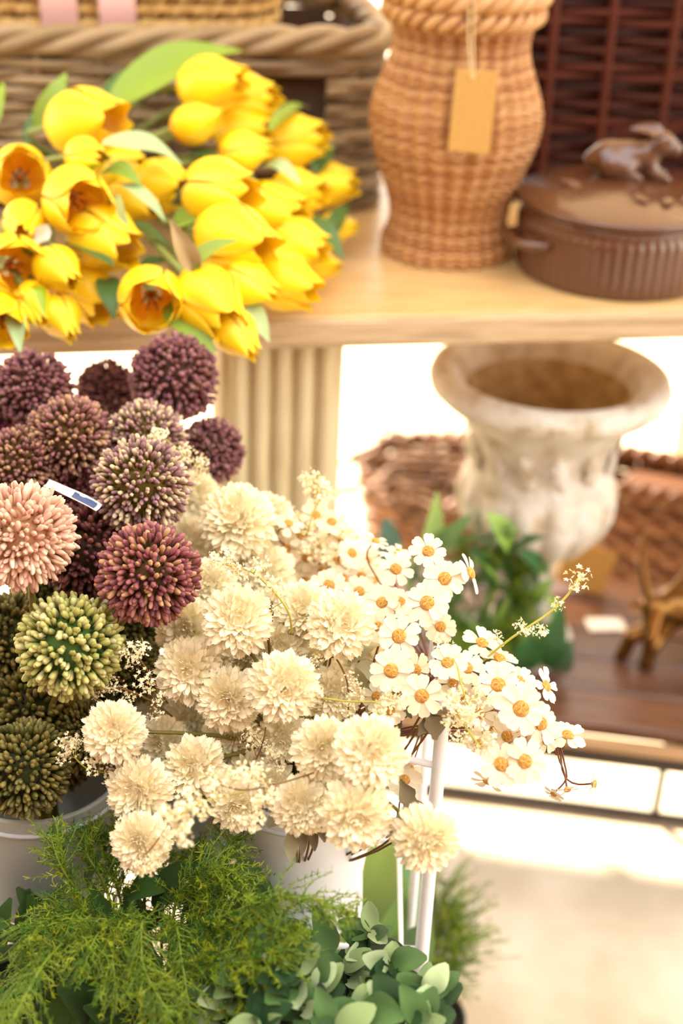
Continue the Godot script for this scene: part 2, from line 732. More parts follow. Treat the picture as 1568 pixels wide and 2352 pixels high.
func _ready() -> void:
	rng.seed = 11
	# ------------------------------------------------ camera, sky, sun, exposure
	var camera := Camera3D.new()
	camera.name = "camera"
	add_child(camera)
	camera.basis = Basis(Vector3.RIGHT, deg_to_rad(-29.0)) * Basis(Vector3.BACK, deg_to_rad(2.5))
	camera.position = Vector3(0, 1.27, 0)
	var lens := CameraAttributesPhysical.new()
	lens.frustum_focal_length = FOCAL
	lens.exposure_aperture = FOCAL / 16.5
	lens.frustum_focus_distance = 1.0
	lens.frustum_near = 0.05
	lens.frustum_far = 100.0
	camera.attributes = lens
	camera.fov = 39.6
	camera.current = true
	print("fov ", camera.fov)

	var sky_look := ProceduralSkyMaterial.new()
	sky_look.sky_top_color = Color(0.92, 0.93, 0.94)
	sky_look.sky_horizon_color = Color(1.0, 0.98, 0.93)
	sky_look.sky_curve = 0.2
	sky_look.ground_bottom_color = Color(0.55, 0.52, 0.47)
	sky_look.ground_horizon_color = Color(0.75, 0.73, 0.70)
	sky_look.sun_angle_max = 1.0
	var sky := Sky.new()
	sky.sky_material = sky_look
	var env := Environment.new()
	env.background_mode = Environment.BG_SKY
	env.sky = sky
	env.background_energy_multiplier = 1.0
	env.tonemap_mode = Environment.TONE_MAPPER_LINEAR
	env.tonemap_exposure = 4.9
	env.sdfgi_enabled = true
	env.ssao_enabled = true
	env.ssil_enabled = true
	var world := WorldEnvironment.new()
	world.name = "world"
	world.environment = env
	add_child(world)

	var sun := DirectionalLight3D.new()
	sun.name = "sun"
	sun.light_color = Color(1.0, 0.95, 0.86)
	sun.light_energy = 2.6
	sun.light_angular_distance = 4.0
	sun.shadow_enabled = true
	add_child(sun)
	var towards := Vector3(-cos(0.5236) * cos(0.96), sin(0.5236), -cos(0.5236) * sin(0.96))
	sun.look_at_from_position(towards, Vector3.ZERO)

	make_materials()
	make_setting()
	make_table()
	make_baskets()
	make_vase()
	make_tureen()
	make_bench()
	make_urn()
	make_bench_things()
	make_stand()
	for k in TULIPS.size():
		add_tulip(TULIPS[k], k)
	make_scraps()
	make_bouquets()
	make_greenery()

func make_materials() -> void:
	M.tulip = mat(Color.WHITE, 0.42, 0.5, true)
	M.stamen = mat(rgb(170, 100, 20), 0.8)
	M.tulip_stem = mat(rgb(128, 140, 70), 0.6)
	M.leaf_fresh = mat(rgb(122, 152, 42), 0.5, 0.35)
	M.leaf_deep = mat(rgb(66, 104, 44), 0.5, 0.3)
	M.leaf_pale = mat(rgb(158, 182, 128), 0.55, 0.3)
	M.pompon = mat(rgb(253, 242, 208), 0.75, 0.6, true)
	M.stem = mat(rgb(120, 108, 40), 0.7)
	M.stem_brown = mat(rgb(112, 78, 26), 0.7)
	M.stem_green = mat(rgb(168, 158, 62), 0.65)
	M.allium = mat(Color.WHITE, 0.55, 0.0, true)
	M.allium_core = mat(Color.WHITE, 0.9, 0.0, true)
	M.daisy = mat(rgb(224, 209, 176), 0.7, 0.5)
	M.daisy_disc = mat(Color.WHITE, 0.9, 0.0, true)
	M.daisy_stem = mat(rgb(110, 62, 36), 0.7)
	M.crumb = mat(rgb(248, 234, 190), 0.85, 0.3)
	M.dry_leaf = mat(rgb(108, 94, 66), 0.8, 0.15)
	M.dry_leaf_grey = mat(rgb(150, 144, 112), 0.8, 0.15)
	M.needle = mat(Color.WHITE, 0.6, 0.4, true)
	M.frond_stem = mat(rgb(110, 130, 30), 0.6)
	M.sage = [mat(rgb(128, 148, 94), 0.7, 0.3), mat(rgb(74, 104, 52), 0.7, 0.3), mat(rgb(34, 62, 26), 0.7, 0.3), mat(rgb(164, 180, 130), 0.7, 0.3)]
	for m in M.sage:
		m.metallic_specular = 0.3
	M.broad = [mat(rgb(120, 150, 30), 0.5, 0.4), mat(rgb(84, 128, 34), 0.5, 0.4), mat(rgb(60, 110, 44), 0.5, 0.35)]
	M.leaf_under = [mat(rgb(60, 92, 38), 0.7, 0.25), mat(rgb(52, 84, 34), 0.7, 0.25)]
	for m in M.leaf_under:
		m.metallic_specular = 0.3
	M.soil = grained([[0.3, rgb(30, 24, 18)], [0.7, rgb(60, 48, 36)]], Vector3.ONE * 8, 0.05, 0.95, 3, 0.3)
	M.plastic_white = mat(rgb(225, 228, 230), 0.35)
	M.plastic_ring = mat(rgb(196, 200, 204), 0.4)
	M.plastic_grey = mat(rgb(168, 172, 166), 0.45)
	M.plastic_dark = mat(rgb(40, 42, 38), 0.45)
	M.wire_white = mat(rgb(232, 232, 236), 0.35)
	M.concrete = grained([[0.2, rgb(190, 174, 148)], [0.5, rgb(206, 191, 166)], [0.8, rgb(216, 203, 180)]], Vector3.ONE * 0.9, 0.02, 0.9, 5, 0.15, true)
	M.awning = mat(rgb(214, 205, 188), 0.9, 0.12)
	M.metal_black = mat(rgb(50, 46, 42), 0.5)
	M.board = grained([[0.25, rgb(196, 158, 104)], [0.5, rgb(212, 176, 122)], [0.75, rgb(202, 166, 110)]], Vector3(0.7, 6, 6), 0.03, 0.35, 7, 0.05)
	M.edge = grained([[0.25, rgb(164, 138, 104)], [0.5, rgb(190, 165, 130)], [0.75, rgb(178, 150, 114)]], Vector3(0.7, 9, 9), 0.03, 0.55, 8, 0.08)
	M.column = grained([[0.25, rgb(186, 168, 128)], [0.6, rgb(205, 190, 152)], [0.8, rgb(196, 180, 142)]], Vector3(8, 0.8, 8), 0.03, 0.6, 9, 0.05)
	M.plank = []
	for k in 3:
		var dim := 1.0 - 0.10 * k
		M.plank.append(grained([[0.25, rgb(int(84 * dim), int(54 * dim), int(38 * dim))], [0.55, rgb(int(112 * dim), int(76 * dim), int(56 * dim))], [0.8, rgb(int(96 * dim), int(62 * dim), int(44 * dim))]], Vector3(0.6, 8, 8), 0.03, 0.35, 12 + k, 0.06))
	M.bench_lip = grained([[0.25, rgb(160, 124, 84)], [0.7, rgb(184, 148, 106)]], Vector3(0.6, 8, 8), 0.03, 0.5, 16)
	M.bench_dark = mat(rgb(58, 46, 36), 0.55)
	M.wicker_vase = []
	for c in [rgb(178, 130, 78), rgb(168, 116, 64), rgb(188, 142, 90), rgb(158, 104, 54)]:
		M.wicker_vase.append(mat(c, 0.45))
	M.wicker_grey = []
	for c in [rgb(140, 116, 80), rgb(120, 96, 64), rgb(156, 132, 96), rgb(104, 80, 50)]:
		M.wicker_grey.append(mat(c, 0.5))
	M.wicker_dark = []
	for c in [rgb(62, 25, 13), rgb(48, 19, 11), rgb(76, 32, 16), rgb(42, 17, 11)]:
		M.wicker_dark.append(mat(c, 0.55))
		M.wicker_dark[-1].metallic_specular = 0.3
	M.wicker_brown = []
	for c in [rgb(120, 76, 40), rgb(104, 62, 32), rgb(136, 90, 52)]:
		M.wicker_brown.append(mat(c, 0.55))
	M.seagrass = [mat(rgb(190, 150, 84), 0.7), mat(rgb(172, 130, 66), 0.7), mat(rgb(206, 170, 104), 0.7)]
	M.inner_backing = mat(rgb(72, 52, 34), 0.9)
	M.ribbon = mat(rgb(226, 180, 168), 0.5, 0.2)
	M.kraft = grained([[0.3, rgb(178, 134, 66)], [0.7, rgb(188, 146, 76)]], Vector3.ONE * 14, 0.06, 0.85, 21)
	M.string = mat(rgb(214, 188, 140), 0.9)
	M.glaze = mat(rgb(88, 53, 31), 0.24)
	M.glaze.clearcoat_enabled = true
	M.glaze.clearcoat = 0.6
	M.glaze.clearcoat_roughness = 0.15
	M.stone = grained([[0.12, rgb(156, 134, 102)], [0.36, rgb(196, 186, 168)], [0.75, rgb(212, 208, 200)]], Vector3.ONE * 3.2, 0.022, 0.9, 23, 0.6)
	M.stone_brown = grained([[0.15, rgb(150, 122, 80)], [0.45, rgb(176, 150, 108)], [0.8, rgb(192, 170, 132)]], Vector3.ONE * 4.0, 0.03, 0.95, 24, 0.4)
	M.brass = mat(rgb(124, 88, 46), 0.28)
	M.brass.metallic = 1.0
	M.paper = mat(rgb(214, 206, 196), 0.8, 0.2)
	M.paper_blue = mat(rgb(60, 78, 120), 0.7)
	M.husk = mat(rgb(170, 144, 98), 0.8, 0.2)
	M.greens = [mat(rgb(132, 168, 66), 0.55, 0.35), mat(rgb(40, 92, 38), 0.55, 0.3), mat(rgb(84, 132, 52), 0.55, 0.35), mat(rgb(30, 96, 76), 0.5, 0.3)]
	M.twig = mat(rgb(96, 66, 42), 0.85)

func make_setting() -> void:
	var s := Shape.new()
	s.box(Vector3(0, -0.05, -6), Vector3(40, 0.1, 40), 0.01)
	setting(put(s, "floor", M.concrete, self), "pale concrete ground under the bench and the stand", "floor")
	# unseen timber wall added left of the frame to darken the lower left
	var wall := Node3D.new()
	wall.name = "added_wall_left"
	add_child(wall)
	for k in 13:
		var b := Shape.new()
		b.box(Vector3(-0.92, 0.85, -0.85 + k * 0.152), Vector3(0.02, 1.7, 0.148), 0.003)
		put(b, "board", M.plank[k % 3], wall)
	setting(wall, "unseen dark timber wall added on the left to block sky light", "wall")
	# unseen board wall added behind the camera to cut the front sky light
	var back := Node3D.new()
	back.name = "added_wall_back"
	add_child(back)
	for k in 18:
		var b := Shape.new()
		b.box(Vector3(-2.6 + k * 0.304, 1.4, 1.25), Vector3(0.298, 2.8, 0.03), 0.004)
		put(b, "board", M.plank[k % 3], back)
	setting(back, "unseen dark board wall added behind the viewer to block sky light", "wall")
	var a := Node3D.new()
	a.name = "awning"
	add_child(a)
	var cloth := Shape.new()
	var rows := 14
	for j in rows:
		for k in 11:
			var x := -5.5 + 9.0 * k / 10.0
			var z := -1.1 - 3.65 * j / (rows - 1)
			cloth.vert(Vector3(x, 2.42 - 0.05 * sin(PI * k / 10.0 * 3.0) * 0.4 - 0.03 * absf(z + 3.2), z))
	cloth.sheet(0, rows, 11)
	put(cloth, "canopy", M.awning, a)
	for x in [-5.4, 3.4]:
		for z in [-1.15, -4.7]:
			var p := Shape.new()
			p.tube(PackedVector3Array([Vector3(x, 0, z), Vector3(x, 2.4, z)]), 0.03, 10)
			put(p, "pole", M.metal_black, a)
	setting(a, "cream market awning stretched above the stall", "awning")

func reeded_leg(parent: Node3D, x: float, z: float) -> void:
	# local to the table: x along it, z towards its back is negative
	var w := 0.124
	var top := TABLE_TOP - 0.028
	var s := Shape.new()
	s.box(Vector3(x, top / 2, z), Vector3(w - 0.012, top, w - 0.012), 0.003)
	var leg := put(s, "leg", M.column, parent)
	for face in 4:
		var turn := Basis(Vector3.UP, face * PI / 2)
		for k in 5:
			var r := Shape.new()
			var off := turn * Vector3((k - 2) * 0.0225, 0, w / 2 - 0.0075)
			r.tube(PackedVector3Array([Vector3(x, 0.05, z) + off, Vector3(x, top - 0.001, z) + off]), 0.0098, 12)
			put(r, "reed", M.column, leg)

func make_table() -> void:
	# the front edge runs through this point
	var t := thing("display_table", "long tan wooden table with reeded legs carrying tulips and baskets", "table", Vector3(-0.33, 0, -1.247), TABLE_TURN)
	var top := Shape.new()
	top.box(Vector3(0.1, TABLE_TOP - 0.011, -0.312), Vector3(2.6, 0.022, 0.60), 0.002)
	put(top, "tabletop", M.board, t)
	var lip := Shape.new()
	lip.box(Vector3(0.1, TABLE_TOP - 0.0145, -0.006), Vector3(2.6, 0.028, 0.012), 0.002)
	put(lip, "front_edging", M.edge, t)
	var under := Shape.new()
	under.box(Vector3(0.1, TABLE_TOP - 0.025, -0.312), Vector3(2.58, 0.006, 0.58), 0.001)
	put(under, "underside", M.edge, t)
	for x in [0.275, 1.02, -1.05]:
		reeded_leg(t, x, -0.094)
	for x in [-0.4, 1.04, -1.05]:
		reeded_leg(t, x, -0.575 if x > 1.0 else -0.53)

func rows_of(t: Node3D, points: Array, heights: Array, scales: Array, h: float, thick: float, amp: float, ribs: float, mats: Array, alternate := true, hole := []) -> void:
	for k in heights.size():
		var phase := PI * (k % 2) if alternate else 0.0
		var s: Shape
		if hole and heights[k] > hole[2] and heights[k] < hole[3]:
			s = strand(points, heights[k], scales[k], h, thick, amp, ribs, phase, hole[0], hole[1], h * 0.25)
		else:
			s = strand(points, heights[k], scales[k], h, thick, amp, ribs, phase, -1.0, -1.0, h * 0.25)
		put(s, "strand", mats[(k * 7 + k / 3) % mats.size()], t)

func make_baskets() -> void:
	# grey-brown hamper standing on the table behind the tulips
	var corner := Vector3(0.034, TABLE_TOP, -1.662)
	var w := 0.62
	var d := 0.34
	var at := corner - table_along * (w / 2) + table_back * (d / 2)
	var t := thing("wicker_hamper", "large grey-brown wicker hamper with a hand hole behind the tulips", "hamper", at, TABLE_TURN)
	var n := 240
	var points := outline(w, d, 0.05, n)
	var heights := []
	var scales := []
	for k in 19:
		heights.append(0.006 + k * 0.0098)
		scales.append(1.0)
	var along := w - 0.1
	var total := 2 * (w - 0.1) + 2 * (d - 0.1) + TAU * 0.05
	var hole := [(along - 0.094) / total, (along - 0.022) / total, 0.112, 0.158]
	rows_of(t, points, heights, scales, 0.0052, 0.0046, 0.0034, 15.0, M.wicker_grey, true, hole)
	for k in 26:
		if (k + 0.5) / 26.0 > hole[0] - 0.01 and (k + 0.5) / 26.0 < hole[1] + 0.01:
			continue
		var q: Array = points[int((k + 0.5) * n / 26.0) % n]
		var s := Shape.new()
		s.tube(PackedVector3Array([q[0], q[0] + Vector3(0, 0.19, 0)]), 0.004, 6)
		put(s, "stake", M.wicker_grey[1], t)
	for k in 3:
		put(braid(points, 0.198, 1.0, 0.0085, 11.0, k * TAU / 3, 0.009), "rim_strand", M.wicker_grey[[0, 2, 2][k]], t)
	for q in 4:  # added inner panels that block light so the hand hole looks dark
		var wall := Shape.new()
		var turn := Basis(Vector3.UP, q * PI / 2)
		var run := (w if q % 2 == 0 else d) - 0.05
		var off := (d if q % 2 == 0 else w) / 2 - 0.018
		wall.box(turn * Vector3(0, 0.095, off), Vector3(run, 0.17, 0.002), 0.0005, turn)
		put(wall, "inner_backing", M.inner_backing, t)
	var floor_ := Shape.new()
	floor_.box(Vector3(0, 0.006, 0), Vector3(w - 0.03, 0.008, d - 0.03), 0.002)
	put(floor_, "base", M.inner_backing, t)

	# seagrass basket standing inside the hamper
	var g := thing("seagrass_basket", "golden seagrass basket with two pink ribbons standing inside the hamper", "basket", at + Vector3(0, 0.012, 0) - table_along * 0.05, TABLE_TURN)
	var sw := 0.50
	var sd := 0.24
	var sp := outline(sw, sd, 0.08, 160)
	for k in 20:
		put(braid(sp, 0.01 + k * 0.0165, 0.92 + 0.004 * k, 0.0056, 60.0, k * 0.9, 0.0045), "strand", M.seagrass[k % 3], g)
		put(braid(sp, 0.01 + k * 0.0165, 0.92 + 0.004 * k, 0.0056, 60.0, k * 0.9 + PI, 0.0045), "strand", M.seagrass[(k + 1) % 3], g)
	var inner_backing := Shape.new()
	inner_backing.box(Vector3(0, 0.15, 0), Vector3(sw * 0.9 - 0.03, 0.29, sd * 0.9 - 0.03), 0.02)
	put(inner_backing, "inner_backing", M.seagrass[1], g)
	for x in [-0.010, 0.054]:
		var rb := Shape.new()
		var first := 0
		for j in 14:
			var y := 0.335 - 0.0115 * j
			var z := sd / 2 * (0.92 + 0.0002424 * y * 1000.0) + 0.011 + 0.003 * sin(j * 0.9 + x * 90.0)
			for q in 4:
				rb.vert(Vector3(x + (q - 1.5) * 0.0135 + 0.09 * (y - 0.25) * -0.35, y, z + 0.002 * sin(q * 1.7)))
		rb.sheet(first, 14, 4)
		put(rb, "ribbon", M.ribbon, g)
	var loop := []
	for k in 9:
		var a := PI * k / 8.0
		loop.append(Vector3(-0.155 + cos(a) * 0.03, 0.20 + sin(a) * 0.2, sd / 2 + 0.012))
	var handle := put(handle_mesh(loop), "handle", M.seagrass[2], g)
	handle.set_meta("label", "braided pale handle")

	# tall dark basket at the back right
	var b := thing("dark_wicker_basket", "tall reddish dark brown wicker basket behind the lidded tureen", "basket", Vector3(0.385, TABLE_TOP, -1.86), TABLE_TURN * 0.6)
	var bw := 0.44
	var bd := 0.22
	var bp := outline(bw, bd, 0.03, 200)
	heights = []
	scales = []
	for k in 34:
		heights.append(0.006 + k * 0.0105)
		scales.append(0.96 + 0.0016 * k)
	rows_of(b, bp, heights, scales, 0.0046, 0.0046, 0.0042, 9.0, M.wicker_dark)
	for k in 18:
		var q: Array = bp[int((k + 0.25) * 200 / 18.0) % 200]
		var s := Shape.new()
		s.tube(PackedVector3Array([q[0] * 0.965 + q[1] * 0.003, q[0] * 1.01 + q[1] * 0.004 + Vector3(0, 0.36, 0)]), 0.0062, 7)
		put(s, "stake", M.wicker_dark[2], b)
	for k in 2:
		put(braid(bp, 0.368, 1.01, 0.008, 22.0, k * PI, 0.007), "rim_strand", M.wicker_dark[0], b)
	var bl := Shape.new()
	bl.box(Vector3(0, 0.175, 0), Vector3(bw * 0.94 - 0.03, 0.34, bd * 0.94 - 0.03), 0.01)
	put(bl, "inner_backing", M.wicker_dark[3], b)

func handle_mesh(loop: Array) -> ArrayMesh:
	var s := Shape.new()
	var path := curve(loop, 4)
	for k in 2:
		var twisted := PackedVector3Array()
		for j in path.size():
			twisted.append(path[j] + Vector3(cos(j * 0.8 + k * PI) * 0.006, 0, 0.006 + sin(j * 0.8 + k * PI) * 0.006))
		s.tube(twisted, 0.0075, 7)
	return s.mesh()

func profile_at(profile: Array, y: float) -> float:
	for k in profile.size() - 1:
		if y <= profile[k + 1].x:
			var t: float = clampf((y - profile[k].x) / (profile[k + 1].x - profile[k].x), 0.0, 1.0)
			t = t * t * (3.0 - 2.0 * t)
			return lerpf(profile[k].y, profile[k + 1].y, t)
	return profile[-1].y

func make_vase() -> void:
	var t := thing("wicker_vase", "honey-coloured woven wicker vase with a kraft tag hung on it", "vase", Vector3(0.103, TABLE_TOP, -1.533))
	var profile := [Vector2(0, 0.068), Vector2(0.008, 0.0685), Vector2(0.038, 0.0600), Vector2(0.148, 0.0875), Vector2(0.228, 0.0665), Vector2(0.262, 0.0745), Vector2(0.30, 0.086)]
	var circle := outline(0.2, 0.2, 0.1, 132)
	var heights := []
	var scales := []
	for k in 47:
		heights.append(0.004 + k * 0.0053)
		scales.append(profile_at(profile, heights[k]) / 0.1)
	for k in heights.size():
		var s := Shape.new()
		s = strand(circle, heights[k], scales[k], 0.0031, 0.0026, 0.0036, 26.0, 0.35 * (k % 2), -1.0, -1.0, 0.0006)
		put(s, "strand", M.wicker_vase[(k * 5 + k / 4) % 4], t)
	for k in 26:
		var path := PackedVector3Array()
		var a := TAU * (k + 0.5) / 26.0
		for j in 14:
			var y := 0.27 * j / 13.0
			path.append(Vector3(cos(a), 0, sin(a)) * (profile_at(profile, y) - 0.0022) + Vector3(0, y, 0))
		var s := Shape.new()
		s.tube(path, 0.0026, 5)
		put(s, "stake", M.wicker_vase[k % 2 * 2], t)
	for k in 3:
		put(braid(circle, 0.257, 0.735, 0.0055, 10.0, k * TAU / 3, 0.0075), "rim_strand", M.wicker_vase[[0, 2, 2][k]], t)
		put(braid(circle, 0.276, 0.785, 0.006, 10.0, k * TAU / 3 + 0.7, 0.0065), "rim_strand", M.wicker_vase[[2, 0, 2][k]], t)
	var base := Shape.new()
	base.lathe([Vector2(0, 0.001), Vector2(0.066, 0.001), Vector2(0.066, 0.006), Vector2(0, 0.006)], 32)
	put(base, "base", M.wicker_vase[3], t)
	# tag hanging on a string in front
	var g := thing("kraft_tag", "blank kraft paper tag hanging by a string on the wicker vase", "tag", Vector3(0.103, TABLE_TOP, -1.533))
	var card := Shape.new()
	var b := Basis(Vector3.RIGHT, -0.10) * Basis(Vector3.BACK, -0.035)
	card.box(Vector3(0.0105, 0.176, 0.0965), Vector3(0.042, 0.080, 0.0012), 0.0004, b)
	put(card, "card", M.kraft, g)
	for k in 2:
		var st := Shape.new()
		st.tube(curve([Vector3(-0.008 + 0.006 * k, 0.302, 0.084), Vector3(-0.002 + 0.006 * k, 0.275, 0.0885), Vector3(0.001 + 0.005 * k, 0.245, 0.086), Vector3(0.007 + 0.002 * k, 0.207, 0.0945)], 6), 0.0009, 5)
		put(st, "string", M.string, g)

func make_tureen() -> void:
	var at := Vector3(0.283, TABLE_TOP, -1.494)
	var t := thing("lidded_tureen", "glossy brown ribbed stoneware tureen with a rabbit on its lid", "tureen", at, 0.42)
	var body := Shape.new()
	var wave := func(a: float, j: int) -> float:
		return 1.0 + (0.026 * absf(sin(a * 30.0)) if j >= 3 and j <= 8 else 0.0)
	body.lathe([Vector2(0, 0.0), Vector2(0.100, 0.0), Vector2(0.104, 0.003), Vector2(0.1035, 0.008), Vector2(0.104, 0.012), Vector2(0.1045, 0.03), Vector2(0.105, 0.05), Vector2(0.1052, 0.056), Vector2(0.104, 0.060),
		Vector2(0.1035, 0.066), Vector2(0.106, 0.070), Vector2(0.104, 0.074), Vector2(0.098, 0.074), Vector2(0.096, 0.02), Vector2(0, 0.02)], 288, wave)
	put(body, "body", M.glaze, t)
	for side in [-1.0, 1.0]:
		var h := Shape.new()
		h.tube(curve([Vector3(side * 0.100, 0.044, 0.028), Vector3(side * 0.122, 0.045, 0.022), Vector3(side * 0.128, 0.045, 0.0), Vector3(side * 0.122, 0.045, -0.022), Vector3(side * 0.100, 0.044, -0.028)], 5), 0.0058, 8)
		put(h, "handle", M.glaze, t)
	var lid := Shape.new()
	lid.lathe([Vector2(0.097, 0.072), Vector2(0.108, 0.0745), Vector2(0.1115, 0.079), Vector2(0.1095, 0.083), Vector2(0.103, 0.085), Vector2(0.098, 0.0875), Vector2(0.08, 0.094), Vector2(0.055, 0.1005), Vector2(0.03, 0.1045), Vector2(0.0, 0.106)], 72)
	var l := put(lid, "lid", M.glaze, t, Transform3D(Basis(Vector3.UP, -0.5), Vector3.ZERO))
	# leaves in relief on the lid
	for p in [[0.012, 0.062, 0.4], [0.040, 0.060, -0.2], [0.062, 0.045, -0.6], [-0.055, 0.03, 1.0]]:
		var lf := Shape.new()
		var yy: float = 0.1055 - 1.05 * (p[0] * p[0] + p[1] * p[1])
		leaf(lf, Vector3(p[0], yy, p[1]) - Vector3(sin(p[2]), 0, cos(p[2])) * 0.014, Vector3(p[0], yy - 0.003, p[1]) + Vector3(sin(p[2]), 0, cos(p[2])) * 0.014, Vector3(0, 1, 0.3), 0.016, 0.12, -0.4, 0.0, 1, 8)
		put(lf, "relief_leaf", M.glaze, l)
	# the rabbit: a crouching body facing right, ears laid back
	var c := Vector3(0.0, 0.104, 0.004)
	var bones := [
		[c + Vector3(-0.022, 0.022, 0), c + Vector3(0.004, 0.024, 0), 0.023, 0.021],
		[c + Vector3(0.004, 0.026, 0), c + Vector3(0.026, 0.032, 0.002), 0.019, 0.014],
		[c + Vector3(-0.016, 0.016, 0.014), c + Vector3(-0.004, 0.014, 0.017), 0.017, 0.014],
		[c + Vector3(-0.016, 0.016, -0.014), c + Vector3(-0.004, 0.014, -0.017), 0.017, 0.014],
		[c + Vector3(-0.004, 0.003, 0.018), c + Vector3(0.016, 0.003, 0.019), 0.006, 0.005],
		[c + Vector3(-0.004, 0.003, -0.018), c + Vector3(0.016, 0.003, -0.019), 0.006, 0.005],
		[c + Vector3(0.024, 0.030, 0.004), c + Vector3(0.040, 0.046, 0.006), 0.012, 0.013],
		[c + Vector3(0.040, 0.046, 0.006), c + Vector3(0.056, 0.040, 0.008), 0.0135, 0.0085],
		[c + Vector3(0.026, 0.024, 0.010), c + Vector3(0.034, 0.009, 0.013), 0.008, 0.0055],
		[c + Vector3(0.034, 0.009, 0.013), c + Vector3(0.050, 0.003, 0.015), 0.0055, 0.005],
		[c + Vector3(0.026, 0.024, -0.008), c + Vector3(0.034, 0.009, -0.010), 0.008, 0.0055],
		[c + Vector3(0.034, 0.009, -0.010), c + Vector3(0.048, 0.003, -0.011), 0.0055, 0.005],
		[c + Vector3(-0.044, 0.020, 0.002), c + Vector3(-0.042, 0.022, 0.002), 0.009, 0.009],
	]
	for b in bones:
		for q in 2:
			b[q] = c + (b[q] - c) * 0.84
			b[q + 2] *= 0.86
	var rabbit := surface_net(blended(bones, 0.006), c + Vector3(-0.056, -0.008, -0.036), c + Vector3(0.064, 0.060, 0.038), 0.002)
	var rb := put(rabbit, "rabbit", M.glaze, l)
	for side in [-1.0, 1.0]:
		var ear := Shape.new()
		leaf(ear, c + Vector3(0.034, 0.047, 0.004 + side * 0.005), c + Vector3(-0.002, 0.050 + 0.003 * side, 0.004 + side * 0.010), Vector3(0.1, 0.8, side * 0.8), 0.016, 0.12, 0.5, 0.0, 0, 10)
		put(ear, "ear", M.glaze, rb)
		var eye := Shape.new()
		eye.ball(c + Vector3(0.041, 0.0415, 0.006 + side * 0.0095), Vector3.ONE * 0.0022, 5, 8)
		put(eye, "eye", M.glaze, rb)

func make_bench() -> void:
	# local x runs along the front edge, z towards the back is negative
	var t := thing("low_bench", "low dark brown slatted bench under the table carrying the stone urn", "bench", Vector3(0.0859, 0, -1.3791), -0.1303)
	for k in 5:
		var s := Shape.new()
		var left := -0.05 if k == 0 else -0.5
		s.box(Vector3((0.97 + left) / 2, BENCH_TOP - 0.009, -0.036 - k * 0.068), Vector3(0.97 - left, 0.018, 0.0655), 0.002)
		put(s, "plank", M.plank[k % 3], t)
	var lip := Shape.new()
	lip.box(Vector3(0.46, BENCH_TOP - 0.022, 0.006), Vector3(1.02, 0.012, 0.016), 0.002)
	put(lip, "front_lip", M.bench_lip, t)
	var apron := Shape.new()
	apron.box(Vector3(0.46, BENCH_TOP - 0.038, 0.004), Vector3(1.02, 0.022, 0.012), 0.002)
	put(apron, "apron", M.bench_dark, t)
	for x in [-0.42, 0.02, 0.33, 0.9]:
		var b := Shape.new()
		b.box(Vector3(x, BENCH_TOP - 0.026, -0.17), Vector3(0.02, 0.016, 0.33), 0.002)
		put(b, "bearer", M.bench_dark, t)
	for x in [-0.42, -0.015, 0.335, 0.92]:
		var p := Shape.new()
		p.tube(PackedVector3Array([Vector3(x, 0.0, -0.145), Vector3(x, BENCH_TOP - 0.03, -0.145)]), 0.0055, 8)
		put(p, "post", M.metal_black, t)
	var rail := Shape.new()
	rail.tube(PackedVector3Array([Vector3(-0.42, 0.006, -0.145), Vector3(0.92, 0.006, -0.145)]), 0.006, 8)
	put(rail, "rail", M.metal_black, t)

func make_urn() -> void:
	var f := 0.887
	var t := thing("stone_urn", "weathered cream stone urn with a wide rolled rim and lobed bowl", "urn", Vector3(0.233, BENCH_TOP, -1.512))
	var outer := [[0.072, 0.0], [0.074, 0.006], [0.074, 0.022], [0.066, 0.030], [0.050, 0.040], [0.038, 0.058], [0.032, 0.09], [0.031, 0.12], [0.036, 0.145], [0.043, 0.152], [0.040, 0.160], [0.052, 0.168], [0.076, 0.182], [0.094, 0.205], [0.104, 0.232], [0.107, 0.255], [0.102, 0.272],
		[0.095, 0.280], [0.098, 0.286], [0.094, 0.294], [0.093, 0.315], [0.097, 0.340], [0.108, 0.362], [0.126, 0.382], [0.146, 0.396], [0.155, 0.405], [0.158, 0.416], [0.154, 0.427], [0.142, 0.433], [0.130, 0.430], [0.118, 0.420], [0.108, 0.40]]
	var profile := outer.map(func(p): return Vector2(p[0], p[1]) * f)
	var lobes := func(a: float, j: int) -> float:
		if j >= 11 and j <= 16:
			return 1.0 + 0.10 * (absf(cos(a * 7.0)) - 0.6) * [0.5, 0.9, 1.0, 1.0, 0.9, 0.5][j - 11]
		if j >= 19 and j <= 22:
			return 1.0 + 0.018 * sin(a * 9.0 + j * 2.0) * sin(a * 23.0 + j)
		return 1.0
	var s := Shape.new()
	s.lathe(profile, 168, lobes)
	put(s, "body", M.stone, t)
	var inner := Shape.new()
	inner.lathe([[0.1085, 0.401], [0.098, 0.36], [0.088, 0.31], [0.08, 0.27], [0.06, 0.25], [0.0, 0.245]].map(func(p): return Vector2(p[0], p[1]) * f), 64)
	put(inner, "hollow", M.stone_brown, t)  # hollow in a browner stone tone than the body
	# relief swags round the neck
	for k in 14:
		var a := TAU * k / 14.0
		var r := 0.0985 * f
		var lf := Shape.new()
		var p0 := Vector3(cos(a) * r, 0.300 * f, sin(a) * r)
		var p1 := Vector3(cos(a + 0.16) * (r + 0.005), 0.350 * f, sin(a + 0.16) * (r + 0.005))
		leaf(lf, p0, p1, Vector3(cos(a), 0.1, sin(a)), 0.026, 0.06, -0.5, 0.15, 2, 8, k)
		put(lf, "relief_leaf", M.stone, t)

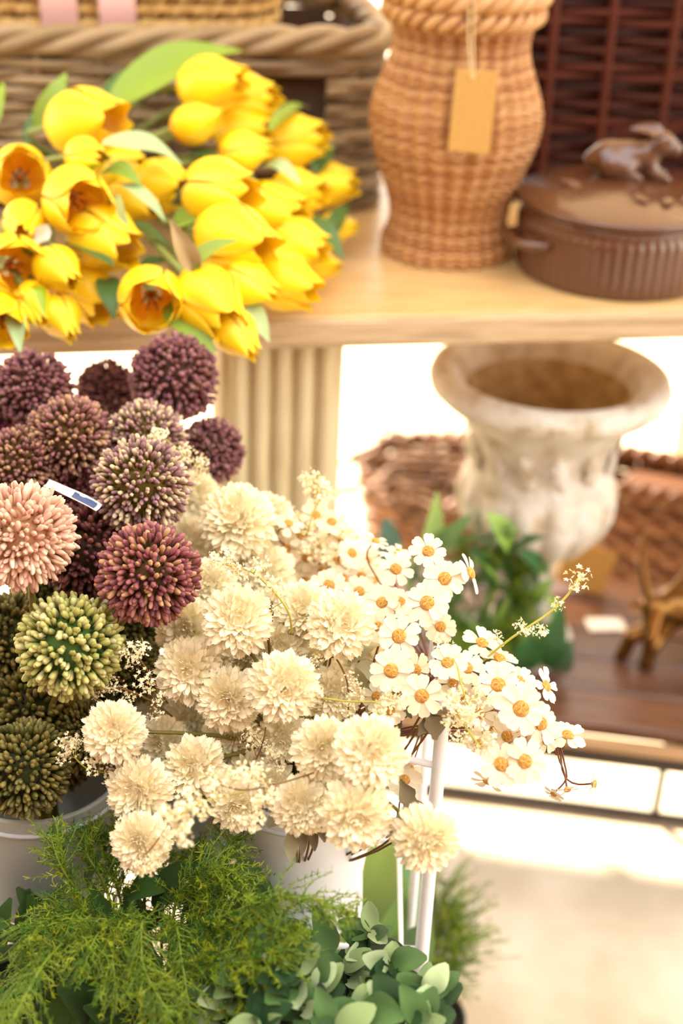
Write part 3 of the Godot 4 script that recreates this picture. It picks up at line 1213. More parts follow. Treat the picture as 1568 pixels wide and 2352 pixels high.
func ground_basket(called: String, label: String, at: Vector3, turn: float, w: float, d: float, h: float, mats: Array, round_ := 0.04) -> Node3D:
	var t := thing(called, label, "basket", at, turn)
	var n := 120
	var points := outline(w, d, round_, n)
	var count := int(h / 0.016)
	for k in count:
		put(strand(points, 0.01 + k * 0.016, 0.94 + 0.06 * k / count, 0.0085, 0.006, 0.004, 20.0, PI * (k % 2)), "strand", mats[k % mats.size()], t)
	for k in 2:
		put(braid(points, h + 0.004, 1.0, 0.009, 18.0, k * PI, 0.007), "rim_strand", mats[0], t)
	var lid := Shape.new()
	lid.box(Vector3(0, h * 0.5, 0), Vector3((w - round_) * 0.94 - 0.02, h * 0.97, (d - round_) * 0.94 + 0.01), 0.01)
	put(lid, "lid", mats[1], t)
	return t

func make_bench_things() -> void:
	ground_basket("lidded_wicker_basket", "tall narrow lidded brown wicker basket right of the urn", Vector3(0.545, 0, -1.805), -0.30, 0.37, 0.12, 0.33, M.wicker_brown)
	ground_basket("low_wicker_basket", "low round brown wicker basket on the ground left of the urn", Vector3(0.215, 0, -2.22), 0.1, 0.36, 0.26, 0.13, M.wicker_brown, 0.128)
	# a bundle of dry twigs on the low basket
	var tw := thing("twig_bundle", "loose brown twigs lying on the low round basket behind the urn", "twigs", Vector3(0.205, 0.138, -2.18))
	for k in 60:
		var s := Shape.new()
		var a := Vector3(rng.randf_range(-0.15, 0.16), -0.02 + rng.randf() * 0.06, rng.randf_range(-0.1, 0.13))
		var dir := Vector3(rng.randf_range(-1, 1), rng.randf_range(-0.1, 0.25), rng.randf_range(-0.5, 0.5)).normalized() * rng.randf_range(0.06, 0.13)
		s.tube(curve([a - dir, a + Vector3(0, rng.randf_range(0.0, 0.02), 0), a + dir], 4), rng.randf_range(0.003, 0.007), 5)
		put(s, "twig", M.twig, tw)
	# brass animal
	# a small horned animal with its head turned to the front
	var bones := [
		[Vector3(0.0, 0.078, 0.010), Vector3(-0.002, 0.048, 0.036), 0.017, 0.009],
		[Vector3(0.0, 0.078, 0.008), Vector3(0.025, 0.074, -0.008), 0.016, 0.021],
		[Vector3(0.025, 0.070, -0.010), Vector3(0.078, 0.068, -0.022), 0.026, 0.028],
		[Vector3(0.016, 0.055, 0.002), Vector3(-0.022, 0.034, 0.012), 0.012, 0.009],
		[Vector3(-0.022, 0.034, 0.012), Vector3(-0.030, 0.006, 0.014), 0.009, 0.010],
		[Vector3(0.022, 0.052, 0.004), Vector3(0.004, 0.030, 0.022), 0.012, 0.009],
		[Vector3(0.004, 0.030, 0.022), Vector3(0.000, 0.006, 0.028), 0.009, 0.010],
		[Vector3(0.078, 0.055, -0.010), Vector3(0.062, 0.030, 0.004), 0.016, 0.010],
		[Vector3(0.062, 0.030, 0.004), Vector3(0.066, 0.005, 0.008), 0.010, 0.010],
		[Vector3(0.086, 0.055, -0.030), Vector3(0.098, 0.006, -0.032), 0.015, 0.009],
		[Vector3(0.104, 0.080, -0.026), Vector3(0.116, 0.060, -0.026), 0.006, 0.004],
	]
	var brass := thing("brass_figurine", "small brass horned animal figurine beside the urn", "figurine", Vector3(0.392, BENCH_TOP, -1.50), -0.1)
	put(surface_net(blended(bones, 0.008), Vector3(-0.048, -0.006, -0.052), Vector3(0.124, 0.104, 0.052), 0.0036), "body", M.brass, brass)
	for side in [-1.0, 1.0]:
		var horn := Shape.new()
		var bend := 0.030 if side > 0.0 else 0.018
		horn.tube(curve([Vector3(side * 0.007, 0.088, 0.010), Vector3(side * bend, 0.118, 0.002), Vector3(side * bend * 1.35, 0.148, -0.006), Vector3(side * bend * 1.1, 0.176, -0.012)], 5), [0.0068, 0.0068, 0.0066, 0.0064, 0.0062, 0.006, 0.0058, 0.0055, 0.0052, 0.0048, 0.0044, 0.004, 0.0036, 0.003, 0.0024, 0.0016], 8)
		put(horn, "horn", M.brass, brass)
		var ear := Shape.new()
		leaf(ear, Vector3(side * 0.014, 0.080, 0.010), Vector3(side * 0.034, 0.078, 0.014), Vector3(0, 0.3, 1), 0.010, 0.1, 0.4, 0.0, 1, 6)
		put(ear, "ear", M.brass, brass)
	# price card leaning behind the urn, and a small white card lying flat
	var card := Shape.new()
	card.box(Vector3(0, 0.032, 0), Vector3(0.066, 0.064, 0.003), 0.0008, Basis(Vector3.RIGHT, -0.2) * Basis(Vector3.BACK, -0.22))
	var kc := put(card, "price_card", M.kraft, self, Transform3D(Basis(Vector3.UP, -0.2), Vector3(0.334, BENCH_TOP + 0.002, -1.655)))
	tag(kc, "tan paper card leaning behind the urn's foot", "card")
	var label_card := Shape.new()
	label_card.box(Vector3(0, 0.001, 0), Vector3(0.05, 0.0015, 0.03), 0.0004)
	var lc := put(label_card, "white_label", M.paper, self, Transform3D(Basis(Vector3.UP, 0.1), Vector3(0.352, BENCH_TOP + 0.0005, -1.565)))
	tag(lc, "small white label lying on the bench between urn and figurine", "label")
	# leafy greenery in front of the urn
	var green_base := Vector3(0.170, BENCH_TOP, -1.455)
	var g := thing("leafy_greenery", "bunch of mixed green leaves lying against the urn's foot", "plant", green_base)
	for k in MOSS.size():
		var stem := Shape.new()
		var needles := Shape.new()
		fern_frond(MOSS[k], green_base, 400 + k, 0.035, stem, needles)
		var f := put(stem, "frond", M.frond_stem, g)
		stuff(put(needles, "needles", M.needle, f))
	for k in GREENS.size():
		var l = GREENS[k]
		var s := Shape.new()
		leaf(s, l[0] - green_base, l[1] - green_base, l[3], l[2], 0.08, 0.3, 0.12, 1 if k % 2 else 0, 8, k)
		put(s, "leaf", M.greens[l[4]], g)

func make_stand() -> void:
	var t := thing("wire_stand", "white coated wire stand holding the flower buckets", "stand", Vector3(-0.14, 0, -0.87))
	var x1 := 0.2176
	var x0 := -0.24
	var z1 := 0.0635
	var z0 := -0.06
	for p in [[x1, z1], [x1, z0], [x0, z1], [x0, z0]]:
		var s := Shape.new()
		s.tube(PackedVector3Array([Vector3(p[0], 0, p[1]), Vector3(p[0], 0.33, p[1]), Vector3(p[0], 0.672, p[1]), Vector3(p[0], 0.678, p[1])]), [0.0058, 0.0058, 0.005, 0.003] if p[1] > 0.0 else [0.004, 0.004, 0.0035, 0.002], 12)
		put(s, "post", M.wire_white, t)
	var arm := Shape.new()
	arm.tube(curve([Vector3(x1, 0.618, z1), Vector3(x1 - 0.03, 0.620, z1 - 0.004), Vector3(x1 - 0.045, 0.600, z1 - 0.02), Vector3(x1 - 0.046, 0.575, z1 - 0.033)], 6), 0.0026, 8)
	put(arm, "bucket_hook", M.wire_white, t)
	for y in [0.436]:
		for seg in [[Vector3(x0, y, z1), Vector3(x1, y, z1)], [Vector3(x0, y, z0), Vector3(x1, y, z0)], [Vector3(x0, y, z0), Vector3(x0, y, z1)]]:
			var s := Shape.new()
			s.tube(PackedVector3Array([seg[0], seg[1]]), 0.0026, 8)
			put(s, "rail", M.wire_white, t)
	for k in 14:
		var x := x0 + (x1 - x0) * (k + 0.5) / 14.0
		var s := Shape.new()
		s.tube(PackedVector3Array([Vector3(x, 0.437, z0), Vector3(x, 0.437, z1)]), 0.0018, 6)
		put(s, "shelf_wire", M.wire_white, t)
	bucket(Vector3(-0.0211, 0.440, -0.8441), 0.0600, 0.046, 0.142, "flower_bucket", "white plastic bucket holding the cream pompons and daisies", M.plastic_white, M.plastic_ring)
	bucket(Vector3(-0.2244, 0.440, -0.8562), 0.066, 0.050, 0.122, "flower_bucket", "pale grey bucket holding the allium balls at the left", M.plastic_grey, M.plastic_ring)
	bucket(Vector3(-0.107, 0.440, -0.917), 0.050, 0.040, 0.12, "flower_bucket", "pale grey bucket half hidden between the other two", M.plastic_grey, M.plastic_ring)

func make_scraps() -> void:
	# dried husk among the tulips
	var h := Shape.new()
	leaf(h, Vector3(0.012, -0.022, 0.0), Vector3(-0.010, 0.022, 0.0), Vector3(0.2, 0.1, 1), 0.020, 0.1, 0.9, 0.3, 0, 10)
	var o := put(h, "dried_husk", M.husk, self, Transform3D(Basis(), Vector3(-0.147, 0.871, -1.182)))
	tag(o, "curled brown dried husk in the dark gap between the tulips", "husk")
	# paper tag stuck among the alliums
	var t := thing("plant_tag", "thin white and blue paper tag between the peach and mauve allium balls", "tag", Vector3(-0.1958, 0.7684, -0.911))
	var p := Shape.new()
	p.tint = Color.WHITE
	var a := Vector3(-0.022, 0.004, -0.010)
	var b := Vector3(0.020, -0.004, 0.010)
	leaf(p, a, b, Vector3(0.2, 0.9, 0.5), 0.0075, 0.06, 0.2, 0.2, 3, 8)
	put(p, "card", M.paper, t)
	var q := Shape.new()
	leaf(q, a.lerp(b, 0.52) + Vector3(0, 0.0026, 0.0014), b.lerp(a, 0.06) + Vector3(0, 0.0012, 0.0008), Vector3(0.2, 0.9, 0.5), 0.0048, 0.03, 0.2, 0.2, 3, 6)
	put(q, "printed_panel", M.paper_blue, t)
	# scraps of wrapping paper between the left tulips
	var s := Shape.new()
	leaf(s, Vector3(-0.012, -0.004, -0.01), Vector3(0.010, 0.006, 0.0), Vector3(0.1, 0.5, 0.9), 0.014, 0.08, 0.4, 0.3, 3, 7)
	var w := put(s, "wrapping_paper", M.paper, self, Transform3D(Basis(), Vector3(-0.276, 0.862, -1.21)))
	tag(w, "scrap of pale wrapping paper between the open tulips at the left", "paper")

func make_bouquets() -> void:
	# ---- alliums
	var palettes := [
		{"buds": [lin(150, 86, 86), lin(172, 114, 98), lin(124, 66, 74), lin(186, 142, 98), lin(136, 74, 74)], "stalk": lin(84, 62, 26), "count": 680, "long": 0.27, "fat": 0.052},
		{"buds": [lin(196, 170, 140), lin(154, 116, 120), lin(206, 186, 146), lin(134, 96, 98)], "stalk": lin(104, 88, 24), "count": 680, "long": 0.2, "fat": 0.045},
		{"buds": [lin(230, 188, 160), lin(222, 172, 148), lin(236, 204, 174)], "stalk": lin(186, 140, 100), "count": 640, "long": 0.34, "fat": 0.05},
		{"buds": [lin(134, 82, 88), lin(114, 68, 74), lin(152, 104, 102), lin(120, 74, 64)], "stalk": lin(80, 50, 40), "count": 540, "long": 0.2, "fat": 0.055},
		{"buds": [lin(104, 52, 52), lin(92, 44, 48), lin(130, 78, 62)], "stalk": lin(60, 34, 18), "count": 560, "long": 0.25, "fat": 0.05},
		{"buds": [lin(164, 116, 104), lin(140, 92, 92), lin(178, 140, 104), lin(126, 84, 70)], "stalk": lin(92, 68, 26), "count": 580, "long": 0.22, "fat": 0.052},
		{"buds": [lin(120, 46, 66), lin(104, 36, 60), lin(140, 70, 84)], "stalk": lin(70, 30, 30), "count": 400, "long": 0.2, "fat": 0.055},
		{"buds": [lin(192, 186, 112), lin(178, 172, 94), lin(204, 196, 134), lin(158, 158, 80)], "stalk": lin(70, 98, 34), "count": 560, "long": 0.25, "fat": 0.058},
		{"buds": [lin(104, 96, 40), lin(120, 108, 50), lin(88, 84, 32), lin(132, 120, 58)], "stalk": lin(50, 54, 18), "count": 580, "long": 0.24, "fat": 0.052},  # darker copy of the lime palette: shade put into the bud colours
	]
	var heads := {}
	var cores := {}
	var foot := Vector3(-0.2244, 0.46, -0.8562)
	for k in ALLIUMS.size():
		var d = ALLIUMS[k]
		var kind: int = d[3]
		if not heads.has(kind):
			heads[kind] = allium_head(40 + kind, palettes[kind]).mesh()
			var core := Shape.new()
			core.tint = palettes[kind].stalk
			core.ball(Vector3.ZERO, Vector3.ONE * 0.66, 10, 16)
			cores[kind] = core.mesh()
		var t := thing("allium", d[4], "flower", d[0], 0.0, "ball-shaped alliums in the grey bucket")
		var b := facing(d[1], k * 1.9).scaled(Vector3.ONE * d[2])
		put(cores[kind], "core", M.allium_core, t, Transform3D(b, Vector3.ZERO))
		stuff(put(heads[kind], "florets", M.allium, t, Transform3D(b, Vector3.ZERO)))
		put(stalk(d[0], d[1], foot, 0.585, 0.0024), "stem", M.stem, t)
	# ---- pompons
	var poms := []
	for k in 6:
		poms.append(pompon_head(70 + k).mesh())
	foot = Vector3(-0.0211, 0.47, -0.8441)
	for k in POMPONS.size():
		var d = POMPONS[k]
		var t := thing("pompon_flower", d[3], "flower", d[0], 0.0, "cream pompon flowers in the white bucket")
		stuff(put(poms[k % 6], "petals", M.pompon, t, Transform3D(facing(d[1], k * 2.3).scaled(Vector3.ONE * d[2]), Vector3.ZERO)))
		put(stalk(d[0], d[1], foot, 0.60, 0.0014), "stem", M.stem, t)
	# ---- daisies
	var petal := daisy_petal()
	var disc := daisy_disc()
	for k in DAISIES.size():
		var d = DAISIES[k]
		var t := thing("daisy", d[4], "flower", d[0], 0.0, "dried daisies at the right of the bunch")
		var b := facing(d[1], k * 1.3)
		var size: float = d[2]
		put(disc, "disc", M.daisy_disc, t, Transform3D(b.scaled(Vector3.ONE * size), Vector3.ZERO))
		var count := 8 + k % 2
		for q in count:
			var a := TAU * q / count + rng.randf_range(-0.08, 0.08)
			var droop := rng.randf_range(-0.22, 0.28)
			put(petal, "petal", M.daisy, t, Transform3D((b * Basis(Vector3.UP, a) * Basis(Vector3.BACK, droop)).scaled(Vector3.ONE * size * rng.randf_range(0.92, 1.08)), Vector3.ZERO))
		put(stalk(d[0], d[1], foot + Vector3(0.004, 0.03, -0.006), 0.605, 0.0007, d[3]), "stem", M.daisy_stem, t)
	# ---- dried sprigs
	var crumbs := []
	for k in 4:
		crumbs.append(crumb_cluster(90 + k))
	for k in SPRIGS.size():
		var d = SPRIGS[k]
		var base: Vector3 = d[0][0]
		var t := thing("dried_sprig", d[4], "dried flower", base, 0.0, "dried filler sprigs")
		var s := Shape.new()
		var m = M.stem_green if d[3] == 0 else M.stem_brown
		var path := curve(d[0], 7)
		s.tube(local(path, base), d[2] * 0.5, 7)
		put(s, "stalk", m, t)
		for q in d[1].size():
			var c = d[1][q]
			var at: Vector3 = c[0]
			var best := path[0]
			for p in path:
				if p.distance_to(at) < best.distance_to(at):
					best = p
			put(crumbs[(k + q) % 4], "floret_cluster", M.crumb, t, Transform3D(Basis.from_euler(Vector3(q, k, q * 2.0)).scaled(Vector3.ONE * c[1]), at - base))
			if best.distance_to(at) > 0.003:
				var tw := Shape.new()
				tw.tube(PackedVector3Array([best - base, best.lerp(at, 0.5) - base + Vector3(0, 0.001, 0), at - base]), d[2] * 0.22, 5)
				put(tw, "twig", m, t)
	# ---- dried leaves
	for k in DRY_LEAVES.size():
		var d = DRY_LEAVES[k]
		var base: Vector3 = d[0][0][0]
		var t := thing("dried_leaf_spray", d[1], "dried leaves", base, 0.0, "dried leaf sprays")
		for q in d[0].size():
			var l = d[0][q]
			var s := Shape.new()
			leaf(s, l[0] - base, l[1] - base, l[3], l[2], 0.1, 0.3, 0.25, 2 if k == 0 or k == 2 else 1, 14, q * 2.0 + k)
			put(s, "leaf", M.dry_leaf_grey if k == 3 or (k == 1 and q == 0) else M.dry_leaf, t)
			var tw := Shape.new()
			var to: Vector3 = foot - base
			tw.tube(curve([l[0] - base, (l[0] - base).lerp(to, 0.3) + Vector3(0, -0.01, 0), to], 4), 0.0009, 5)
			put(tw, "stalk", M.stem_brown, t)

func make_greenery() -> void:
	# asparagus fern
	var origin := Vector3(-0.1319, 0.3845, -0.7897)
	bucket(Vector3(origin.x + 0.01, 0, origin.z + 0.03), 0.06, 0.05, 0.355, "florist_bucket", "tall black bucket under the feathery fern", M.plastic_dark, M.plastic_dark, true)
	var t := thing("asparagus_fern", "feathery bright green asparagus fern arching below the pompons", "plant", origin)
	for k in FRONDS.size():
		var stem := Shape.new()
		var needles := Shape.new()
		fern_frond(FRONDS[k], origin, 200 + k, 0.027, stem, needles, 0.85)
		var f := put(stem, "frond", M.frond_stem, t)
		stuff(put(needles, "needles", M.needle, f))
	# broad leaves under the fern
	var low := Vector3(-0.245, 0.36, -0.80)
	bucket(Vector3(low.x, 0, low.z - 0.02), 0.06, 0.05, 0.35, "florist_bucket", "tall black bucket of broad leaves below the fern", M.plastic_dark, M.plastic_dark, true)
	var dark := thing("leafy_pot_plant", "mass of broad green leaves growing below the fern", "plant", low)
	for k in DARK_LEAVES.size():
		var l = DARK_LEAVES[k]
		var s := Shape.new()
		leaf(s, l[0] - low, l[1] - low, l[3], l[2], 0.1, 0.25, 0.1, 1, 8, k)
		put(s, "leaf", M.leaf_under[k % 2], dark)
	# small feathery plant behind the post
	origin = Vector3(0.1039, 0.0828, -1.0569)
	bucket(Vector3(origin.x, 0, origin.z), 0.05, 0.04, 0.08, "low_pot", "low dark pot of the feathery plant behind the stand", M.plastic_dark, M.plastic_dark, true)
	t = thing("feathery_plant", "small soft green feathery plant behind the white post", "plant", origin)
	for k in BACK_FRONDS.size():
		var stem := Shape.new()
		var needles := Shape.new()
		fern_frond(BACK_FRONDS[k], origin, 300 + k, 0.06, stem, needles)
		var f := put(stem, "frond", M.frond_stem, t)
		stuff(put(needles, "needles", M.needle, f))
	# grey-green small-leaved plant
	origin = Vector3(0.0178, 0.3529, -0.7493)
	bucket(Vector3(origin.x, 0, origin.z), 0.065, 0.052, 0.34, "florist_bucket", "tall dark bucket under the grey-green leafy plant", M.plastic_dark, M.plastic_dark, true)
	t = thing("sage_plant", "grey-green small-leaved plant at the bottom right of the fern", "plant", origin)
	for k in SAGE.size():
		var path := local(curve(SAGE[k], 10), origin)
		var s := Shape.new()
		s.tube(path, 0.0014, 6)
		put(s, "stalk", M.sage[2], t)
		for j in range(7, path.size()):
			var along := (path[mini(j + 1, path.size() - 1)] - path[j - 1]).normalized()
			for q in 2:
				var out := along.cross(Vector3(rng.randfn(), rng.randfn(), rng.randfn())).normalized()
				var dir := (out + along * rng.randf_range(0.1, 0.9)).normalized()
				var size := rng.randf_range(0.017, 0.03)
				var lf := Shape.new()
				leaf(lf, path[j], path[j] + dir * size, (along * 0.6 + Vector3(0, 0.5, 0.6) + out * 0.2), size * rng.randf_range(0.5, 0.72), rng.randf_range(-0.1, 0.2), rng.randf_range(0.1, 0.6), rng.randf_range(0.1, 0.35), 1, 8, rng.randf() * 6.0)
				put(lf, "leaf", M.sage[[0, 1, 2, 3, 1, 2, 2, 1][rng.randi_range(0, 7)]], t)
	# broad-leaved plant behind the white bucket
	origin = Vector3(0.0466, 0.2742, -0.9115)
	bucket(Vector3(origin.x - 0.04, 0, origin.z - 0.09), 0.055, 0.045, 0.262, "florist_bucket", "dark bucket under the broad-leaved plant by the post", M.plastic_dark, M.plastic_dark, true)
	t = thing("broad_leaf_plant", "plant with broad yellow-green leaves behind the white bucket", "plant", origin)
	for k in BROAD.size():
		var l = BROAD[k]
		var s := Shape.new()
		leaf(s, l[0] - origin, l[1] - origin, l[3], l[2], 0.1, 0.2, 0.06, 0, 14, k)
		put(s, "leaf", M.broad[k % 3], t)
		var st := Shape.new()
		st.tube(PackedVector3Array([Vector3(-0.035, -0.03, -0.085), l[0] - origin]), 0.002, 6)
		put(st, "stalk", M.broad[1], t)

# ---------------------------------------------------------------- where the flowers and leaves stand
var TULIPS := [
	[Vector3(-0.2943,0.9134,-1.3982),Vector3(0.8057,0.2222,0.5491),0.0686,0.0878,1,0,Vector3(-0.3364,0.8307,-1.5832),"large closed yellow tulip beside the upright green leaf in front of the grey hamper"],
	[Vector3(-0.2633,0.9093,-1.3069),Vector3(0.7032,0.2120,0.6786),0.0356,0.0516,0,1,Vector3(-0.3365,0.8127,-1.5806),"small green-edged yellow tulip bud resting against the large closed tulip"],
	[Vector3(-0.3156,0.8830,-1.3141),Vector3(0.2574,0.3876,0.8852),0.0560,0.0560,2,0,Vector3(-0.3629,0.8164,-1.5784),"open yellow tulip facing out at the left picture edge, uppermost of three"],
	[Vector3(-0.2633,0.8855,-1.2653),Vector3(0.5324,0.0795,0.8428),0.0593,0.0593,2,0,Vector3(-0.3405,0.7914,-1.5768),"open yellow tulip with dark orange throat, right below the small green-edged bud"],
	[Vector3(-0.2982,0.8703,-1.2560),Vector3(0.1283,-0.0477,0.9906),0.0365,0.0529,0,0,Vector3(-0.3615,0.7971,-1.5746),"small bright yellow tulip bud between the two open tulips at the left edge"],
	[Vector3(-0.3088,0.8343,-1.2159),Vector3(0.4251,0.2630,0.8661),0.0559,0.0559,2,0,Vector3(-0.3650,0.7925,-1.5710),"open yellow tulip with orange throat at the left edge, just above the orange buds"],
	[Vector3(-0.2751,0.8441,-1.2114),Vector3(0.6503,-0.1543,0.7438),0.0384,0.0557,0,0,Vector3(-0.3471,0.8010,-1.5710),"orange-yellow tulip bud pointing right, beside the open tulip at the left edge"],
	[Vector3(-0.2890,0.8226,-1.1938),Vector3(0.4903,-0.4270,0.7598),0.0334,0.0484,0,1,Vector3(-0.3565,0.7885,-1.5679),"lime-yellow slender tulip bud hanging over the board edge at left"],
	[Vector3(-0.2695,0.8108,-1.1980),Vector3(0.5397,-0.4486,0.7124),0.0353,0.0512,0,0,Vector3(-0.3461,0.8024,-1.5671),"golden tulip bud lowest on the left, hanging over the board edge"],
	[Vector3(-0.3139,0.8058,-1.1795),Vector3(0.4340,-0.1291,0.8916),0.0464,0.0464,2,0,Vector3(-0.3697,0.7959,-1.5664),"open yellow tulip cut by the left edge, lowest of all there"],
	[Vector3(-0.2522,0.8551,-1.2678),Vector3(0.7556,-0.0848,0.6496),0.0594,0.0760,1,0,Vector3(-0.3287,0.8030,-1.5739),"half-open yellow tulip half in shade above a dark leaf, left of the dark gap"],
	[Vector3(-0.2594,0.8092,-1.2627),Vector3(0.5669,-0.2834,0.7735),0.0516,0.0660,1,0,Vector3(-0.3351,0.7945,-1.5692),"shaded yellow tulip lying deep behind the golden buds on the board"],
	[Vector3(-0.1783,0.8198,-1.1983),Vector3(0.1690,0.1394,0.9757),0.0571,0.0571,2,0,Vector3(-0.3106,0.7936,-1.5693),"pale yellow open tulip facing out, lowest at the middle of the board edge"],
	[Vector3(-0.1443,0.8318,-1.2076),Vector3(0.5852,-0.3085,0.7499),0.0576,0.0737,1,0,Vector3(-0.2873,0.8008,-1.5696),"yellow tulip with split petals drooping over the board edge beside the pale open one"],
	[Vector3(-0.1165,0.8028,-1.1944),Vector3(0.6268,-0.3929,0.6728),0.0387,0.0561,0,0,Vector3(-0.2766,0.8047,-1.5671),"orange-yellow tulip bud hanging lowest in front of the board edge"],
	[Vector3(-0.1385,0.8567,-1.2693),Vector3(0.8095,-0.0327,0.5863),0.0646,0.0827,1,0,Vector3(-0.2773,0.7924,-1.5749),"big ruffled yellow tulip with a green leaf lying across it"],
	[Vector3(-0.1153,0.8292,-1.2310),Vector3(0.8645,-0.1470,0.4807),0.0410,0.0595,0,0,Vector3(-0.2713,0.8044,-1.5714),"orange-based tulip bud under the big ruffled tulip"],
	[Vector3(-0.0888,0.8154,-1.2820),Vector3(0.8645,-0.1470,0.4807),0.0524,0.0670,1,0,Vector3(-0.2573,0.8036,-1.5719),"yellow tulip with green-tipped petals lowest at the right end of the heap on the board"],
	[Vector3(-0.1570,0.8794,-1.3150),Vector3(0.8579,0.1441,0.4932),0.0608,0.0778,1,0,Vector3(-0.2836,0.7958,-1.5787),"rounded yellow tulip in the middle of the heap, just below the two egg-shaped buds"],
	[Vector3(-0.2098,0.8745,-1.3556),Vector3(0.8127,0.0562,0.5800),0.0508,0.0651,1,0,Vector3(-0.3066,0.8062,-1.5788),"yellow tulip tucked between leaves left of the rounded middle tulip"],
	[Vector3(-0.2449,0.8836,-1.3712),Vector3(0.8017,0.1068,0.5881),0.0457,0.0585,1,0,Vector3(-0.3215,0.8131,-1.5799),"orange-topped tulip partly covered by a pale folded leaf"],
	[Vector3(-0.1855,0.9096,-1.4223),Vector3(0.9332,0.3156,0.1720),0.0395,0.0573,0,0,Vector3(-0.2936,0.8312,-1.5843),"egg-shaped yellow tulip bud, upper of two, under the topmost bloom"],
	[Vector3(-0.1364,0.8887,-1.4106),Vector3(0.9493,0.2259,0.2186),0.0395,0.0573,0,0,Vector3(-0.2742,0.8173,-1.5823),"egg-shaped yellow tulip bud, lower of two, pointing right"],
	[Vector3(-0.1840,0.9349,-1.4893),Vector3(0.9172,0.1845,0.3530),0.0590,0.0756,1,0,Vector3(-0.2879,0.8255,-1.5874),"topmost pale yellow tulip beside the broad green leaf"],
	[Vector3(-0.1478,0.9146,-1.5340),Vector3(0.9127,0.1423,0.3831),0.0541,0.0692,1,0,Vector3(-0.2737,0.8290,-1.5866),"blurred yellow tulip directly right of the topmost bloom"],
	[Vector3(-0.1510,0.8863,-1.5183),Vector3(0.9127,0.1423,0.3831),0.0541,0.0692,1,0,Vector3(-0.2752,0.8201,-1.5841),"blurred yellow tulip between the topmost bloom and the lower egg-shaped bud"],
	[Vector3(-0.1033,0.8705,-1.5320),Vector3(0.9338,0.2080,0.2912),0.0599,0.0766,1,0,Vector3(-0.2556,0.8173,-1.5836),"soft pale yellow tulip in front of the hamper's dark handle hole"],
	[Vector3(-0.1138,0.8348,-1.4057),Vector3(0.8378,0.1018,0.5364),0.0616,0.0789,1,0,Vector3(-0.2633,0.8052,-1.5774),"plain broad pale tulip right of the rounded middle tulip"],
	[Vector3(-0.0845,0.8427,-1.4475),Vector3(0.9035,0.1471,0.4026),0.0487,0.0624,1,0,Vector3(-0.2528,0.7992,-1.5794),"soft yellow tulip under the pale folded leaf near the right end of the heap"],
	[Vector3(-0.0535,0.8268,-1.5291),Vector3(0.9140,0.1872,0.3600),0.0473,0.0605,1,0,Vector3(-0.2405,0.7989,-1.5803),"rightmost blurred full tulip of the heap, against the brown wicker"],
	[Vector3(-0.0365,0.7903,-1.5055),Vector3(0.9127,0.1423,0.3831),0.0319,0.0462,0,0,Vector3(-0.2371,0.7954,-1.5770),"small blurred yellow bud at the far right tip of the heap"],
	[Vector3(-0.0789,0.8208,-1.3661),Vector3(0.8744,-0.0363,0.4839),0.0486,0.0622,1,0,Vector3(-0.2524,0.7978,-1.5751),"blurred yellow tulip above the lowest right bloom"],
	[Vector3(-0.0573,0.7904,-1.3930),Vector3(0.8848,0.0081,0.4660),0.0365,0.0530,0,0,Vector3(-0.2451,0.8038,-1.5737),"small yellow tulip bud lying on the tan board at the right of the heap"],
	[Vector3(-0.2332,0.8656,-1.3499),Vector3(0.7556,-0.0848,0.6496),0.0436,0.0632,0,0,Vector3(-0.3175,0.8014,-1.5773),"orange tulip bud shaded by a narrow folded leaf"],
	[Vector3(-0.0964,0.8135,-1.3269),Vector3(0.8744,-0.0363,0.4839),0.0457,0.0585,1,0,Vector3(-0.2609,0.7904,-1.5734),"yellow tulip squeezed between the big ruffled tulip and the lowest right bloom"],
]
